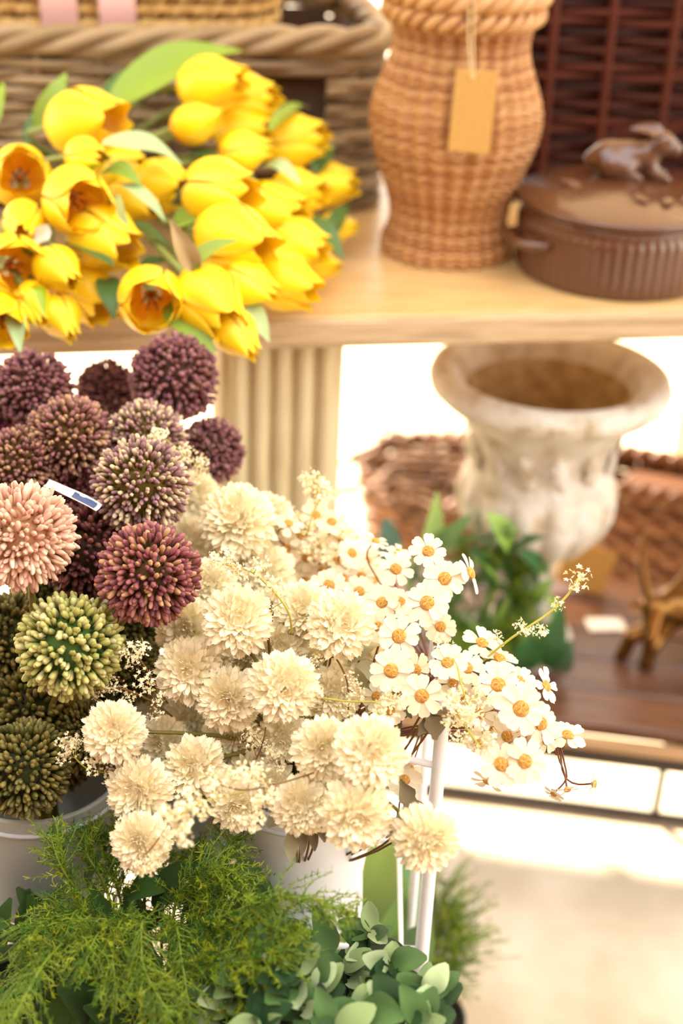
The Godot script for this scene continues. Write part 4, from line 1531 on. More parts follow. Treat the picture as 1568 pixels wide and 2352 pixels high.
var TULIP_LEAVES := [
	[0,Vector3(-0.3202,0.9028,-1.4200),Vector3(-0.2936,0.9540,-1.4484),0.0252,Vector3(0.3001,0.6421,0.7054),0.10,0],
	[0,Vector3(-0.3329,0.8883,-1.4234),Vector3(-0.3107,0.9252,-1.4553),0.0176,Vector3(-0.3181,0.6185,0.7185),0.10,1],
	[23,Vector3(-0.2565,0.9148,-1.4724),Vector3(-0.1263,0.9634,-1.5451),0.0528,Vector3(-0.0231,0.8742,0.4850),0.12,0],
	[23,Vector3(-0.2732,0.9147,-1.5181),Vector3(-0.1850,0.9359,-1.5527),0.0372,Vector3(-0.0284,0.9367,0.3489),0.10,1],
	[1,Vector3(-0.2348,0.9230,-1.3055),Vector3(-0.1630,0.9028,-1.3171),0.0318,Vector3(0.0697,0.9596,0.2724),0.12,2],
	[20,Vector3(-0.2354,0.8974,-1.3027),Vector3(-0.1956,0.8940,-1.2779),0.0239,Vector3(0.1846,0.8631,0.4700),0.15,0],
	[33,Vector3(-0.2151,0.8904,-1.2874),Vector3(-0.1717,0.8690,-1.2527),0.0174,Vector3(0.1841,0.9235,0.3364),0.12,2],
	[33,Vector3(-0.2201,0.8826,-1.2716),Vector3(-0.1989,0.8659,-1.2281),0.0171,Vector3(-0.3144,0.6905,0.6515),0.20,2],
	[10,Vector3(-0.2588,0.8509,-1.2312),Vector3(-0.2107,0.8416,-1.2032),0.0239,Vector3(-0.0349,0.9899,0.1373),0.10,1],
	[15,Vector3(-0.1462,0.8380,-1.1897),Vector3(-0.0990,0.8753,-1.1875),0.0233,Vector3(-0.2216,0.8869,0.4053),0.15,0],
	[13,Vector3(-0.1618,0.8137,-1.1877),Vector3(-0.1168,0.7854,-1.1491),0.0334,Vector3(0.0910,0.7362,0.6706),0.12,0],
	[14,Vector3(-0.0968,0.8090,-1.2194),Vector3(-0.0711,0.7847,-1.1830),0.0210,Vector3(0.0910,0.7362,0.6706),0.10,2],
	[7,Vector3(-0.2948,0.8086,-1.1849),Vector3(-0.2806,0.7869,-1.1271),0.0202,Vector3(-0.0090,0.6544,0.7561),0.10,2],
	[11,Vector3(-0.2236,0.8180,-1.2358),Vector3(-0.2103,0.7964,-1.1895),0.0241,Vector3(0.0833,0.7977,0.5973),0.15,1],
	[31,Vector3(-0.0478,0.8310,-1.4031),Vector3(-0.0093,0.8020,-1.3641),0.0235,Vector3(0.1846,0.8631,0.4700),0.10,1],
	[28,Vector3(-0.0949,0.8790,-1.4068),Vector3(-0.0543,0.8710,-1.3795),0.0257,Vector3(0.0748,0.9773,0.1980),0.15,2],
	[19,Vector3(-0.1700,0.8674,-1.3090),Vector3(-0.1546,0.9008,-1.2931),0.0160,Vector3(0.5089,0.6032,0.6141),0.10,1],
	[18,Vector3(-0.1699,0.8526,-1.2893),Vector3(-0.1356,0.8671,-1.2745),0.0321,Vector3(-0.0231,0.8742,0.4850),0.10,0],
	[26,Vector3(-0.0903,0.9016,-1.4651),Vector3(-0.0546,0.8988,-1.5779),0.0191,Vector3(-0.0262,0.9121,0.4091),0.10,0],
	[22,Vector3(-0.1692,0.8857,-1.4105),Vector3(-0.0972,0.8713,-1.3797),0.0257,Vector3(0.0685,0.9964,0.0503),0.10,1],
	[9,Vector3(-0.2831,0.8191,-1.2250),Vector3(-0.2407,0.8446,-1.2163),0.0194,Vector3(-0.0370,0.9979,0.0528),0.15,1],
	[2,Vector3(-0.3607,0.9062,-1.3991),Vector3(-0.3558,0.9433,-1.4425),0.0174,Vector3(0.0910,0.7362,0.6706),0.10,0],
	[29,Vector3(-0.0455,0.8475,-1.5037),Vector3(-0.0238,0.8743,-1.5300),0.0187,Vector3(-0.0177,0.7979,0.6025),0.10,1],
	[30,Vector3(-0.0279,0.7894,-1.4486),Vector3(-0.0070,0.8146,-1.5083),0.0207,Vector3(-0.0284,0.9367,0.3489),0.10,1],
	[17,Vector3(-0.0687,0.7852,-1.2862),Vector3(-0.0310,0.7912,-1.3353),0.0189,Vector3(-0.0370,0.9979,0.0528),0.10,0],
	[4,Vector3(-0.2986,0.8430,-1.2497),Vector3(-0.2663,0.8455,-1.2282),0.0196,Vector3(-0.0349,0.9899,0.1373),0.10,2],
	[27,Vector3(-0.1089,0.8483,-1.3669),Vector3(-0.0769,0.8664,-1.3998),0.0217,Vector3(-0.0331,0.9789,0.2015),0.10,0],
	[12,Vector3(-0.2049,0.8119,-1.2553),Vector3(-0.1660,0.8308,-1.2544),0.0241,Vector3(-0.0349,0.9899,0.1373),0.10,1],
	[15,Vector3(-0.1677,0.8208,-1.2831),Vector3(-0.1346,0.8397,-1.2821),0.0244,Vector3(-0.0349,0.9899,0.1373),0.10,1],
	[10,Vector3(-0.2167,0.8508,-1.2883),Vector3(-0.1727,0.8446,-1.2620),0.0201,Vector3(-0.0399,0.9954,-0.0874),0.10,1],
	[25,Vector3(-0.1578,0.9051,-1.5127),Vector3(-0.1032,0.9152,-1.5184),0.0230,Vector3(-0.0370,0.9979,0.0528),0.10,0],
	[3,Vector3(-0.2861,0.8882,-1.3204),Vector3(-0.2386,0.8820,-1.3056),0.0204,Vector3(-0.0399,0.9954,-0.0874),0.10,1],
]
var ALLIUMS := [
	[Vector3(-0.1333,0.7420,-0.8507),Vector3(0.0934,0.6549,0.7499),0.0383,0,"plum allium ball in sharp focus touching the white pompons"],
	[Vector3(-0.1511,0.7630,-0.9423),Vector3(0.1424,0.7332,0.6650),0.0389,1,"olive and mauve allium ball with pale tips above the plum one"],
	[Vector3(-0.2238,0.7616,-0.8616),Vector3(-0.1128,0.7180,0.6868),0.0409,2,"pale peach allium ball at the left edge"],
	[Vector3(-0.1483,0.7736,-1.1197),Vector3(0.0833,0.7977,0.5973),0.0404,3,"deep purple allium ball touching the underside of the board"],
	[Vector3(-0.2192,0.7289,-1.1864),Vector3(-0.0177,0.7979,0.6025),0.0304,4,"dark brown-purple allium ball half hidden behind others under the board"],
	[Vector3(-0.2644,0.7685,-1.0940),Vector3(-0.1185,0.7900,0.6016),0.0358,3,"dusty purple allium ball high at the left under the board"],
	[Vector3(-0.2182,0.7641,-1.0116),Vector3(-0.0177,0.7979,0.6025),0.0374,5,"brownish mauve allium ball with tan tips above the paper tag"],
	[Vector3(-0.1604,0.7560,-1.0299),Vector3(0.0833,0.7977,0.5973),0.0355,1,"faded allium ball with cream crumbs on it behind the olive and mauve one"],
	[Vector3(-0.1157,0.7113,-1.1081),Vector3(0.4097,0.7052,0.5787),0.0306,3,"greyish mauve allium ball in front of the reeded table leg"],
	[Vector3(-0.2558,0.7485,-0.9915),Vector3(-0.1185,0.7900,0.6016),0.0342,5,"rosy brown allium ball right above the peach one"],
	[Vector3(-0.2980,0.7394,-1.1008),Vector3(-0.1185,0.7900,0.6016),0.0277,6,"small magenta allium ball cut by the left edge"],
	[Vector3(-0.1917,0.7074,-0.9344),Vector3(-0.0095,0.6628,0.7487),0.0425,4,"dark maroon allium ball wedged between the peach and the plum ones"],
	[Vector3(-0.2215,0.7168,-0.9968),Vector3(-0.0095,0.6628,0.7487),0.0355,4,"dark maroon allium ball hidden behind the paper tag"],
	[Vector3(-0.1771,0.7036,-0.9780),Vector3(-0.0095,0.6628,0.7487),0.0330,4,"dark maroon allium ball in the shade below the olive and mauve one"],
	[Vector3(-0.1868,0.6955,-0.8249),Vector3(-0.0088,0.6513,0.7588),0.0396,7,"lime green allium ball with cream tips, lit brightest of the green ones"],
	[Vector3(-0.2498,0.6461,-0.9004),Vector3(-0.2196,0.7125,0.6664),0.0389,8,"dark olive allium ball behind the lime one, under the peach one"],
	[Vector3(-0.2275,0.6034,-0.8653),Vector3(-0.1171,0.6548,0.7466),0.0414,8,"dark olive allium ball directly below the lime one"],
	[Vector3(-0.2173,0.6126,-0.7904),Vector3(-0.1046,0.4782,0.8720),0.0367,8,"lowest olive green allium ball hanging over the grey bucket rim"],
	[Vector3(-0.1822,0.5969,-0.8503),Vector3(0.2167,0.4815,0.8492),0.0306,8,"olive allium ball behind the leftmost cream pompon"],
	[Vector3(-0.1672,0.6105,-0.9721),Vector3(0.0910,0.7362,0.6706),0.0319,8,"dim olive allium ball in the shade under the plum one"],
	[Vector3(-0.2339,0.6391,-0.9652),Vector3(-0.0138,0.7362,0.6766),0.0336,8,"dim olive allium ball between the peach and the lime ones"],
	[Vector3(-0.1919,0.5716,-0.9391),Vector3(0.0983,0.6631,0.7421),0.0339,8,"dim olive allium ball behind the lower right of the lime one"],
	[Vector3(-0.2158,0.5525,-0.8828),Vector3(0.1103,0.4861,0.8669),0.0327,8,"dim olive allium ball between the lowest one and the leftmost pompon"],
	[Vector3(-0.1603,0.6101,-0.9148),Vector3(0.2026,0.6558,0.7272),0.0276,8,"shaded olive allium ball behind the dried white sprig"],
]
var POMPONS := [
	[Vector3(-0.0698,0.7158,-0.8361),Vector3(0.1420,0.5688,0.8101),0.0251,"bright white pompon right of the plum allium ball"],
	[Vector3(0.0022,0.7159,-0.8362),Vector3(0.1719,0.5576,0.8121),0.0245,"bright white pompon at the right with the daisies beside it"],
	[Vector3(-0.0244,0.6947,-0.8816),Vector3(-0.0686,0.6318,0.7721),0.0238,"white pompon tucked behind the bright one near the curved green stem"],
	[Vector3(-0.0347,0.6912,-0.7939),Vector3(0.1453,0.3931,0.9079),0.0245,"brightest white pompon in the middle of the bunch"],
	[Vector3(-0.1036,0.6720,-0.8348),Vector3(-0.1111,0.4614,0.8802),0.0244,"cream pompon left of the small yellowish ones, under the plum allium ball"],
	[Vector3(-0.0742,0.6616,-0.8176),Vector3(-0.1737,0.3738,0.9111),0.0235,"cream pompon with ruffled centre touching the left of the brightest one"],
	[Vector3(-0.1499,0.6562,-0.7803),Vector3(-0.0067,0.5585,0.8295),0.0219,"leftmost pompon, standing alone against the olive alliums"],
	[Vector3(-0.1236,0.6059,-0.8324),Vector3(-0.1782,0.4843,0.8566),0.0206,"tan shaded pompon right of the leftmost one"],
	[Vector3(-0.0950,0.6245,-0.7855),Vector3(-0.2727,0.4970,0.8238),0.0227,"cream pompon in the lower middle with a dark fold at its heart"],
	[Vector3(-0.0750,0.6129,-0.8363),Vector3(-0.0289,0.5327,0.8458),0.0206,"shaded pompon below the ruffled one, with a brown heart"],
	[Vector3(-0.1308,0.6228,-0.7618),Vector3(-0.2384,0.3029,0.9227),0.0228,"cream pompon hanging below the leftmost one over the bucket"],
	[Vector3(-0.1244,0.6087,-0.7254),Vector3(-0.2175,0.4352,0.8736),0.0205,"lowest cream pompon, drooping into the green fern"],
	[Vector3(-0.0053,0.6712,-0.7543),Vector3(0.0564,0.4178,0.9068),0.0215,"peach-cream pompon left of the largest soft one"],
	[Vector3(0.0252,0.6920,-0.7258),Vector3(0.3167,0.5247,0.7901),0.0241,"largest soft pompon nearest to the viewer at the right"],
	[Vector3(0.0171,0.6573,-0.7066),Vector3(0.0891,0.2698,0.9588),0.0235,"soft pompon hanging in front of the white bucket rim"],
	[Vector3(0.0626,0.6451,-0.6998),Vector3(0.3260,0.1736,0.9293),0.0213,"lone pompon in front of the white stand post"],
	[Vector3(-0.0188,0.6371,-0.7354),Vector3(0.0081,0.4682,0.8836),0.0198,"ruffled cream pompon over the white bucket rim with dark leaves below"],
	[Vector3(-0.0651,0.6034,-0.7738),Vector3(0.1468,0.2585,0.9548),0.0190,"cream pompon half covered by blurred dried crumbs, above the fern"],
	[Vector3(-0.0805,0.7167,-0.9739),Vector3(-0.2065,0.7233,0.6589),0.0302,"large soft white pompon in front of the reeded table leg"],
	[Vector3(-0.1271,0.6855,-1.0709),Vector3(-0.0464,0.6310,0.7744),0.0224,"hazy pompon squeezed behind the olive and mauve allium ball"],
	[Vector3(-0.0574,0.6779,-0.9638),Vector3(0.0089,0.4962,0.8682),0.0228,"hazy white pompon behind the curved green stem"],
	[Vector3(-0.0982,0.6884,-0.9239),Vector3(0.0081,0.6188,0.7855),0.0214,"cream pompon touching the right of the plum allium ball"],
	[Vector3(-0.1137,0.6712,-0.8915),Vector3(-0.0136,0.4328,0.9014),0.0229,"cream pompon peeking out under the plum allium ball"],
	[Vector3(-0.0419,0.6724,-0.8693),Vector3(0.0832,0.5023,0.8607),0.0219,"yellowish pompon between the three bright white ones"],
	[Vector3(-0.0012,0.6557,-0.8372),Vector3(0.0964,0.4332,0.8961),0.0208,"ruffled cream pompon right of the brightest one, by brown leaves"],
	[Vector3(-0.1234,0.6849,-0.9906),Vector3(-0.0517,0.6701,0.7404),0.0225,"hazy pompon between the plum and the olive-mauve allium balls"],
	[Vector3(-0.0608,0.6912,-1.0283),Vector3(0.0540,0.5596,0.8270),0.0210,"hazy pompon peeking out right of the large soft white one"],
	[Vector3(-0.0351,0.6268,-0.8211),Vector3(-0.0748,0.2828,0.9563),0.0189,"tan pompon with dried crumbs below the brightest one"],
	[Vector3(-0.0582,0.5980,-0.8166),Vector3(-0.0581,0.3779,0.9240),0.0185,"shaded pompon with an amber heart in the lower middle"],
	[Vector3(-0.0677,0.6500,-0.8912),Vector3(-0.1843,0.5681,0.8020),0.0198,"yellowish pompon peeking between two bright white ones"],
	[Vector3(-0.1089,0.5957,-0.8839),Vector3(-0.0970,0.4534,0.8860),0.0202,"deep shaded pompon behind the dried white sprigs"],
	[Vector3(-0.0208,0.6055,-0.8665),Vector3(0.0931,0.5856,0.8053),0.0192,"pompon deep behind the peach-cream one"],
	[Vector3(-0.0529,0.6592,-0.9420),Vector3(0.0502,0.4612,0.8859),0.0206,"hazy cream pompon deep behind the curved green stem"],
	[Vector3(-0.0933,0.6442,-0.9337),Vector3(-0.2072,0.6006,0.7723),0.0226,"pompon deep behind the one touching the plum allium ball"],
	[Vector3(-0.1399,0.5823,-0.9108),Vector3(-0.2127,0.5305,0.8205),0.0215,"dim pompon deep behind the dried sprigs near the olive alliums"],
	[Vector3(-0.0166,0.6289,-0.9137),Vector3(0.0744,0.4867,0.8704),0.0224,"dim pompon deep between the two right white ones"],
	[Vector3(-0.0556,0.5917,-0.8931),Vector3(0.1054,0.3558,0.9286),0.0218,"dim pompon deep behind the brightest one"],
	[Vector3(0.0245,0.6189,-0.9311),Vector3(0.0510,0.4580,0.8875),0.0208,"dim pompon deep behind the grey-green curled leaves"],
	[Vector3(0.0073,0.6052,-0.7977),Vector3(0.0684,0.5060,0.8598),0.0206,"cream pompon squeezed between the two soft ones in front"],
	[Vector3(-0.0431,0.5967,-0.8044),Vector3(0.1421,0.4778,0.8669),0.0189,"pompon behind the blurred brown stalks in the lower middle"],
	[Vector3(-0.0930,0.6697,-1.0050),Vector3(0.0077,0.4999,0.8660),0.0215,"hazy pompon below the large soft white one"],
]
var DAISIES := [
	[Vector3(0.0640,0.7477,-0.8881),Vector3(-0.0158,0.7685,0.6396),0.0139,Vector3(0.0615,0.6258,-0.9006),"topmost sharp daisy of the right-hand spray"],
	[Vector3(0.0760,0.7363,-0.8704),Vector3(-0.1186,0.7605,0.6384),0.0151,Vector3(0.0615,0.6258,-0.9006),"daisy right below the topmost one, its disc tilted up"],
	[Vector3(0.0940,0.7350,-0.8811),Vector3(0.8605,0.4964,0.1145),0.0152,Vector3(0.0615,0.6258,-0.9006),"daisy seen edge-on at the right of the two topmost ones"],
	[Vector3(0.0628,0.7313,-0.8447),Vector3(-0.0131,0.7254,0.6882),0.0161,Vector3(0.0615,0.6258,-0.9006),"large white daisy on the left side of the right spray, below the two topmost"],
	[Vector3(0.0438,0.7158,-0.8247),Vector3(-0.0632,0.7226,0.6884),0.0159,Vector3(0.0615,0.6258,-0.9006),"full-faced daisy beside the brown curled stalk"],
	[Vector3(0.0390,0.7005,-0.8048),Vector3(-0.0088,0.6513,0.7588),0.0158,Vector3(0.0615,0.6258,-0.9006),"full-faced daisy with eight round petals above the brown leaves, left one of a pair"],
	[Vector3(0.0568,0.6840,-0.8299),Vector3(0.5219,0.5210,0.6753),0.0136,Vector3(0.0615,0.6258,-0.9006),"daisy half hidden behind the full-faced pair above the brown leaves"],
	[Vector3(0.0601,0.6923,-0.7888),Vector3(-0.0022,0.5278,0.8493),0.0150,Vector3(0.0615,0.6258,-0.9006),"daisy facing straight out, lowest of the three above the brown leaves"],
	[Vector3(0.1043,0.6964,-0.8482),Vector3(0.2811,0.9570,0.0713),0.0151,Vector3(0.0615,0.6258,-0.9006),"daisy with two long petals raised, by the yellow-green sprig stalk"],
	[Vector3(0.1164,0.6927,-0.8348),Vector3(0.0665,0.9955,-0.0677),0.0143,Vector3(0.0615,0.6258,-0.9006),"daisy tilted up with a fan of petals right below the sprig stalk"],
	[Vector3(0.1128,0.6946,-0.8016),Vector3(0.0359,0.7695,0.6377),0.0164,Vector3(0.0615,0.6258,-0.9006),"white daisy in the middle of the right spray with its petals overlapping a lower one"],
	[Vector3(0.1294,0.6853,-0.8193),Vector3(0.0795,0.9354,0.3445),0.0135,Vector3(0.0615,0.6258,-0.9006),"small daisy right of the middle white one"],
	[Vector3(0.1494,0.6775,-0.8264),Vector3(0.7591,0.5966,0.2605),0.0136,Vector3(0.0615,0.6258,-0.9006),"daisy turned to the right at the spray's outer edge, over the brown bench"],
	[Vector3(0.1265,0.6931,-0.7778),Vector3(0.0416,0.6524,0.7568),0.0173,Vector3(0.0615,0.6258,-0.9006),"largest daisy of the right spray"],
	[Vector3(0.1416,0.6788,-0.7813),Vector3(0.3557,0.5532,0.7533),0.0143,Vector3(0.0615,0.6258,-0.9006),"daisy overlapped by the largest one, on its lower right"],
	[Vector3(0.1670,0.6470,-0.8095),Vector3(0.2653,0.9517,0.1542),0.0143,Vector3(0.1122,0.6468,-0.8322),"outermost right daisy with spiky raised petals"],
	[Vector3(0.1125,0.6727,-0.7437),Vector3(-0.0540,0.5667,0.8221),0.0151,Vector3(0.1122,0.6468,-0.8322),"soft daisy, left of a pair in front of the bright gap"],
	[Vector3(0.1279,0.6750,-0.7450),Vector3(0.0453,0.5705,0.8200),0.0151,Vector3(0.1122,0.6468,-0.8322),"soft daisy, right of a pair in front of the bright gap"],
	[Vector3(0.1060,0.6571,-0.7465),Vector3(-0.2807,-0.5475,0.7883),0.0122,Vector3(0.1122,0.6468,-0.8322),"downturned daisy below the soft pair"],
	[Vector3(0.0777,0.7062,-0.8080),Vector3(-0.1283,0.8653,0.4845),0.0139,Vector3(0.0615,0.6258,-0.9006),"pale daisy with a shallow disc left of the green stalk"],
	[Vector3(0.0923,0.6922,-0.8231),Vector3(0.1899,0.8009,0.5679),0.0141,Vector3(0.0615,0.6258,-0.9006),"daisy with a golden disc behind the green stalk"],
	[Vector3(0.1579,0.6181,-0.7820),Vector3(-0.4714,-0.3903,0.7909),0.0077,Vector3(0.1122,0.6468,-0.8322),"tiny nodding daisy, left of three hanging in the bright gap"],
	[Vector3(0.1669,0.6211,-0.7837),Vector3(0.2379,-0.5820,0.7777),0.0084,Vector3(0.1122,0.6468,-0.8322),"tiny nodding daisy, middle one of three hanging in the bright gap"],
	[Vector3(0.1851,0.6250,-0.7858),Vector3(0.9035,0.1471,0.4026),0.0090,Vector3(0.1122,0.6468,-0.8322),"tiny daisy facing sideways, outermost of three in the bright gap"],
	[Vector3(0.0425,0.7150,-0.9158),Vector3(0.0833,0.7977,0.5973),0.0138,Vector3(0.0615,0.6258,-0.9006),"daisy in the upper left of the right spray with a pale soft disc"],
	[Vector3(0.0331,0.6980,-0.8949),Vector3(-0.0158,0.7685,0.6396),0.0136,Vector3(0.0615,0.6258,-0.9006),"daisy just right of the white pompon with a bright yellow-brown disc"],
	[Vector3(0.0464,0.6993,-0.8956),Vector3(0.1846,0.8631,0.4700),0.0116,Vector3(0.0615,0.6258,-0.9006),"small daisy between the large white one and the pompon"],
	[Vector3(0.0502,0.7102,-0.8559),Vector3(-0.0390,0.9984,-0.0421),0.0098,Vector3(0.0615,0.6258,-0.9006),"little daisy bud below the large white one, disc seen on edge"],
	[Vector3(0.0304,0.6934,-0.8695),Vector3(-0.2210,0.6397,0.7362),0.0120,Vector3(0.0615,0.6258,-0.9006),"shaded daisy tucked between the pompon and the brown stalk"],
	[Vector3(-0.0073,0.6866,-0.9343),Vector3(-0.0158,0.7685,0.6396),0.0141,Vector3(0.0168,0.6168,-1.0100),"daisy peeping over the right white pompon, with a dark golden disc"],
	[Vector3(0.0160,0.6884,-0.9239),Vector3(0.0833,0.7977,0.5973),0.0133,Vector3(0.0168,0.6168,-1.0100),"flat daisy above the right white pompon"],
	[Vector3(0.0418,0.7134,-0.9377),Vector3(-0.0414,0.9823,-0.1829),0.0126,Vector3(0.0615,0.6258,-0.9006),"upright daisy bud seen from the side in the upper left of the spray"],
	[Vector3(0.0275,0.7124,-0.9600),Vector3(0.1879,0.9711,-0.1474),0.0107,Vector3(0.0615,0.6258,-0.9006),"cream daisy bud highest beside the dark green leaf"],
	[Vector3(0.0463,0.7006,-0.9649),Vector3(0.3129,0.9498,0.0052),0.0108,Vector3(0.0615,0.6258,-0.9006),"second cream daisy bud beside the dark green leaf"],
	[Vector3(0.0578,0.6038,-0.8198),Vector3(0.1846,0.8631,0.4700),0.0100,Vector3(0.0615,0.6258,-0.9006),"tiny daisy above the big brown leaf beside the soft pompon"],
	[Vector3(0.0539,0.6024,-0.8076),Vector3(0.0833,0.7977,0.5973),0.0126,Vector3(0.0615,0.6258,-0.9006),"daisy partly covered by the big brown leaf"],
	[Vector3(0.0590,0.5974,-0.7820),Vector3(0.4058,0.4585,0.7906),0.0097,Vector3(0.0615,0.6258,-0.9006),"daisy disc showing behind the big brown leaf near the lone pompon"],
	[Vector3(0.0500,0.6390,-0.8622),Vector3(-0.2196,0.7125,0.6664),0.0123,Vector3(0.0615,0.6258,-0.9006),"pale daisy deep behind the three above the brown leaves"],
	[Vector3(0.1049,0.6526,-0.8240),Vector3(-0.0095,0.6628,0.7487),0.0131,Vector3(0.0615,0.6258,-0.9006),"shaded daisy in the heart of the right spray"],
	[Vector3(0.0946,0.6452,-0.8542),Vector3(-0.2196,0.7125,0.6664),0.0135,Vector3(0.0615,0.6258,-0.9006),"pale daisy deep in the right spray behind the green stalk"],
	[Vector3(0.1222,0.6583,-0.7929),Vector3(-0.3096,0.3538,0.8826),0.0127,Vector3(0.0615,0.6258,-0.9006),"cream daisy under the largest one"],
	[Vector3(0.1148,0.6421,-0.8182),Vector3(-0.4489,0.5111,0.7330),0.0118,Vector3(0.0615,0.6258,-0.9006),"cream daisy deep under the white middle one"],
	[Vector3(0.1496,0.6567,-0.7920),Vector3(0.3454,0.1515,0.9261),0.0108,Vector3(0.1122,0.6468,-0.8322),"daisy with drooping petals below the spray's right edge"],
	[Vector3(0.1006,0.6660,-0.7743),Vector3(-0.3165,0.1262,0.9402),0.0106,Vector3(0.1122,0.6468,-0.8322),"daisy with a tan back at the tip of the green stalk"],
	[Vector3(0.0852,0.6710,-0.8342),Vector3(0.0983,0.6631,0.7421),0.0118,Vector3(0.0615,0.6258,-0.9006),"cream daisy between the full-faced pair and the middle of the spray"],
	[Vector3(0.0756,0.6951,-0.8704),Vector3(0.2026,0.6558,0.7272),0.0127,Vector3(0.0615,0.6258,-0.9006),"white daisy behind the curled brown stalk"],
	[Vector3(0.0310,0.6608,-0.8285),Vector3(-0.2210,0.6397,0.7362),0.0111,Vector3(0.0615,0.6258,-0.9006),"cream daisy bud near the horizontal green stalk"],
	[Vector3(0.0400,0.6650,-0.8080),Vector3(0.0000,0.4848,0.8746),0.0116,Vector3(0.0615,0.6258,-0.9006),"cream folded daisy at the end of the horizontal green stalk"],
	[Vector3(-0.0315,0.6940,-0.9956),Vector3(-0.0297,0.9661,0.2564),0.0140,Vector3(0.0168,0.6168,-1.0100),"small blurred cream daisy in the hazy cluster behind the white pompons"],
	[Vector3(-0.0074,0.7015,-1.0060),Vector3(0.0205,0.9602,0.2787),0.0141,Vector3(0.0168,0.6168,-1.0100),"small blurred cream daisy in the hazy cluster behind the white pompons"],
	[Vector3(-0.0210,0.7070,-1.0072),Vector3(0.2491,0.8845,0.3944),0.0126,Vector3(0.0168,0.6168,-1.0100),"small blurred cream daisy in the hazy cluster behind the white pompons"],
	[Vector3(0.0014,0.6844,-1.0094),Vector3(0.1321,0.8705,0.4741),0.0135,Vector3(0.0168,0.6168,-1.0100),"small blurred cream daisy in the hazy cluster behind the white pompons"],
	[Vector3(-0.0420,0.7079,-0.9894),Vector3(0.3238,0.9242,0.2024),0.0124,Vector3(0.0168,0.6168,-1.0100),"small blurred cream daisy in the hazy cluster behind the white pompons"],
	[Vector3(-0.0270,0.6591,-1.0200),Vector3(-0.1890,0.9004,0.3918),0.0145,Vector3(0.0168,0.6168,-1.0100),"small blurred cream daisy in the hazy cluster behind the white pompons"],
	[Vector3(-0.0131,0.6523,-1.0113),Vector3(-0.4426,0.8485,0.2902),0.0129,Vector3(0.0168,0.6168,-1.0100),"small blurred cream daisy in the hazy cluster behind the white pompons"],
	[Vector3(0.0091,0.6904,-0.9775),Vector3(0.4919,0.6800,0.5436),0.0139,Vector3(0.0168,0.6168,-1.0100),"small blurred cream daisy in the hazy cluster behind the white pompons"],
	[Vector3(0.0231,0.6531,-1.0271),Vector3(-0.3250,0.8385,0.4373),0.0139,Vector3(0.0168,0.6168,-1.0100),"small blurred cream daisy in the hazy cluster behind the white pompons"],
	[Vector3(0.0112,0.6746,-1.0285),Vector3(0.4437,0.8437,0.3023),0.0122,Vector3(0.0168,0.6168,-1.0100),"small blurred cream daisy in the hazy cluster behind the white pompons"],
	[Vector3(-0.0356,0.6492,-1.0147),Vector3(-0.1433,0.9331,0.3297),0.0138,Vector3(0.0168,0.6168,-1.0100),"small blurred cream daisy in the hazy cluster behind the white pompons"],
	[Vector3(-0.0025,0.6737,-0.9922),Vector3(0.3852,0.8791,0.2806),0.0119,Vector3(0.0168,0.6168,-1.0100),"small blurred cream daisy in the hazy cluster behind the white pompons"],
	[Vector3(-0.0443,0.6809,-0.9958),Vector3(0.3607,0.6215,0.6955),0.0134,Vector3(0.0168,0.6168,-1.0100),"small blurred cream daisy in the hazy cluster behind the white pompons"],
	[Vector3(0.0295,0.6419,-1.0179),Vector3(0.2240,0.7956,0.5629),0.0138,Vector3(0.0615,0.6258,-0.9006),"small blurred cream daisy in the hazy cluster behind the white pompons"],
	[Vector3(0.0046,0.6519,-1.0011),Vector3(0.2805,0.8851,0.3713),0.0128,Vector3(0.0168,0.6168,-1.0100),"small blurred cream daisy in the hazy cluster behind the white pompons"],
	[Vector3(-0.0163,0.6678,-1.0291),Vector3(-0.1272,0.7980,0.5891),0.0138,Vector3(0.0168,0.6168,-1.0100),"small blurred cream daisy in the hazy cluster behind the white pompons"],
	[Vector3(0.0186,0.6641,-0.9858),Vector3(-0.2780,0.8343,0.4761),0.0126,Vector3(0.0168,0.6168,-1.0100),"small blurred cream daisy in the hazy cluster behind the white pompons"],
	[Vector3(-0.0279,0.6450,-1.0062),Vector3(0.3644,0.8609,0.3549),0.0114,Vector3(0.0168,0.6168,-1.0100),"small blurred cream daisy in the hazy cluster behind the white pompons"],
]
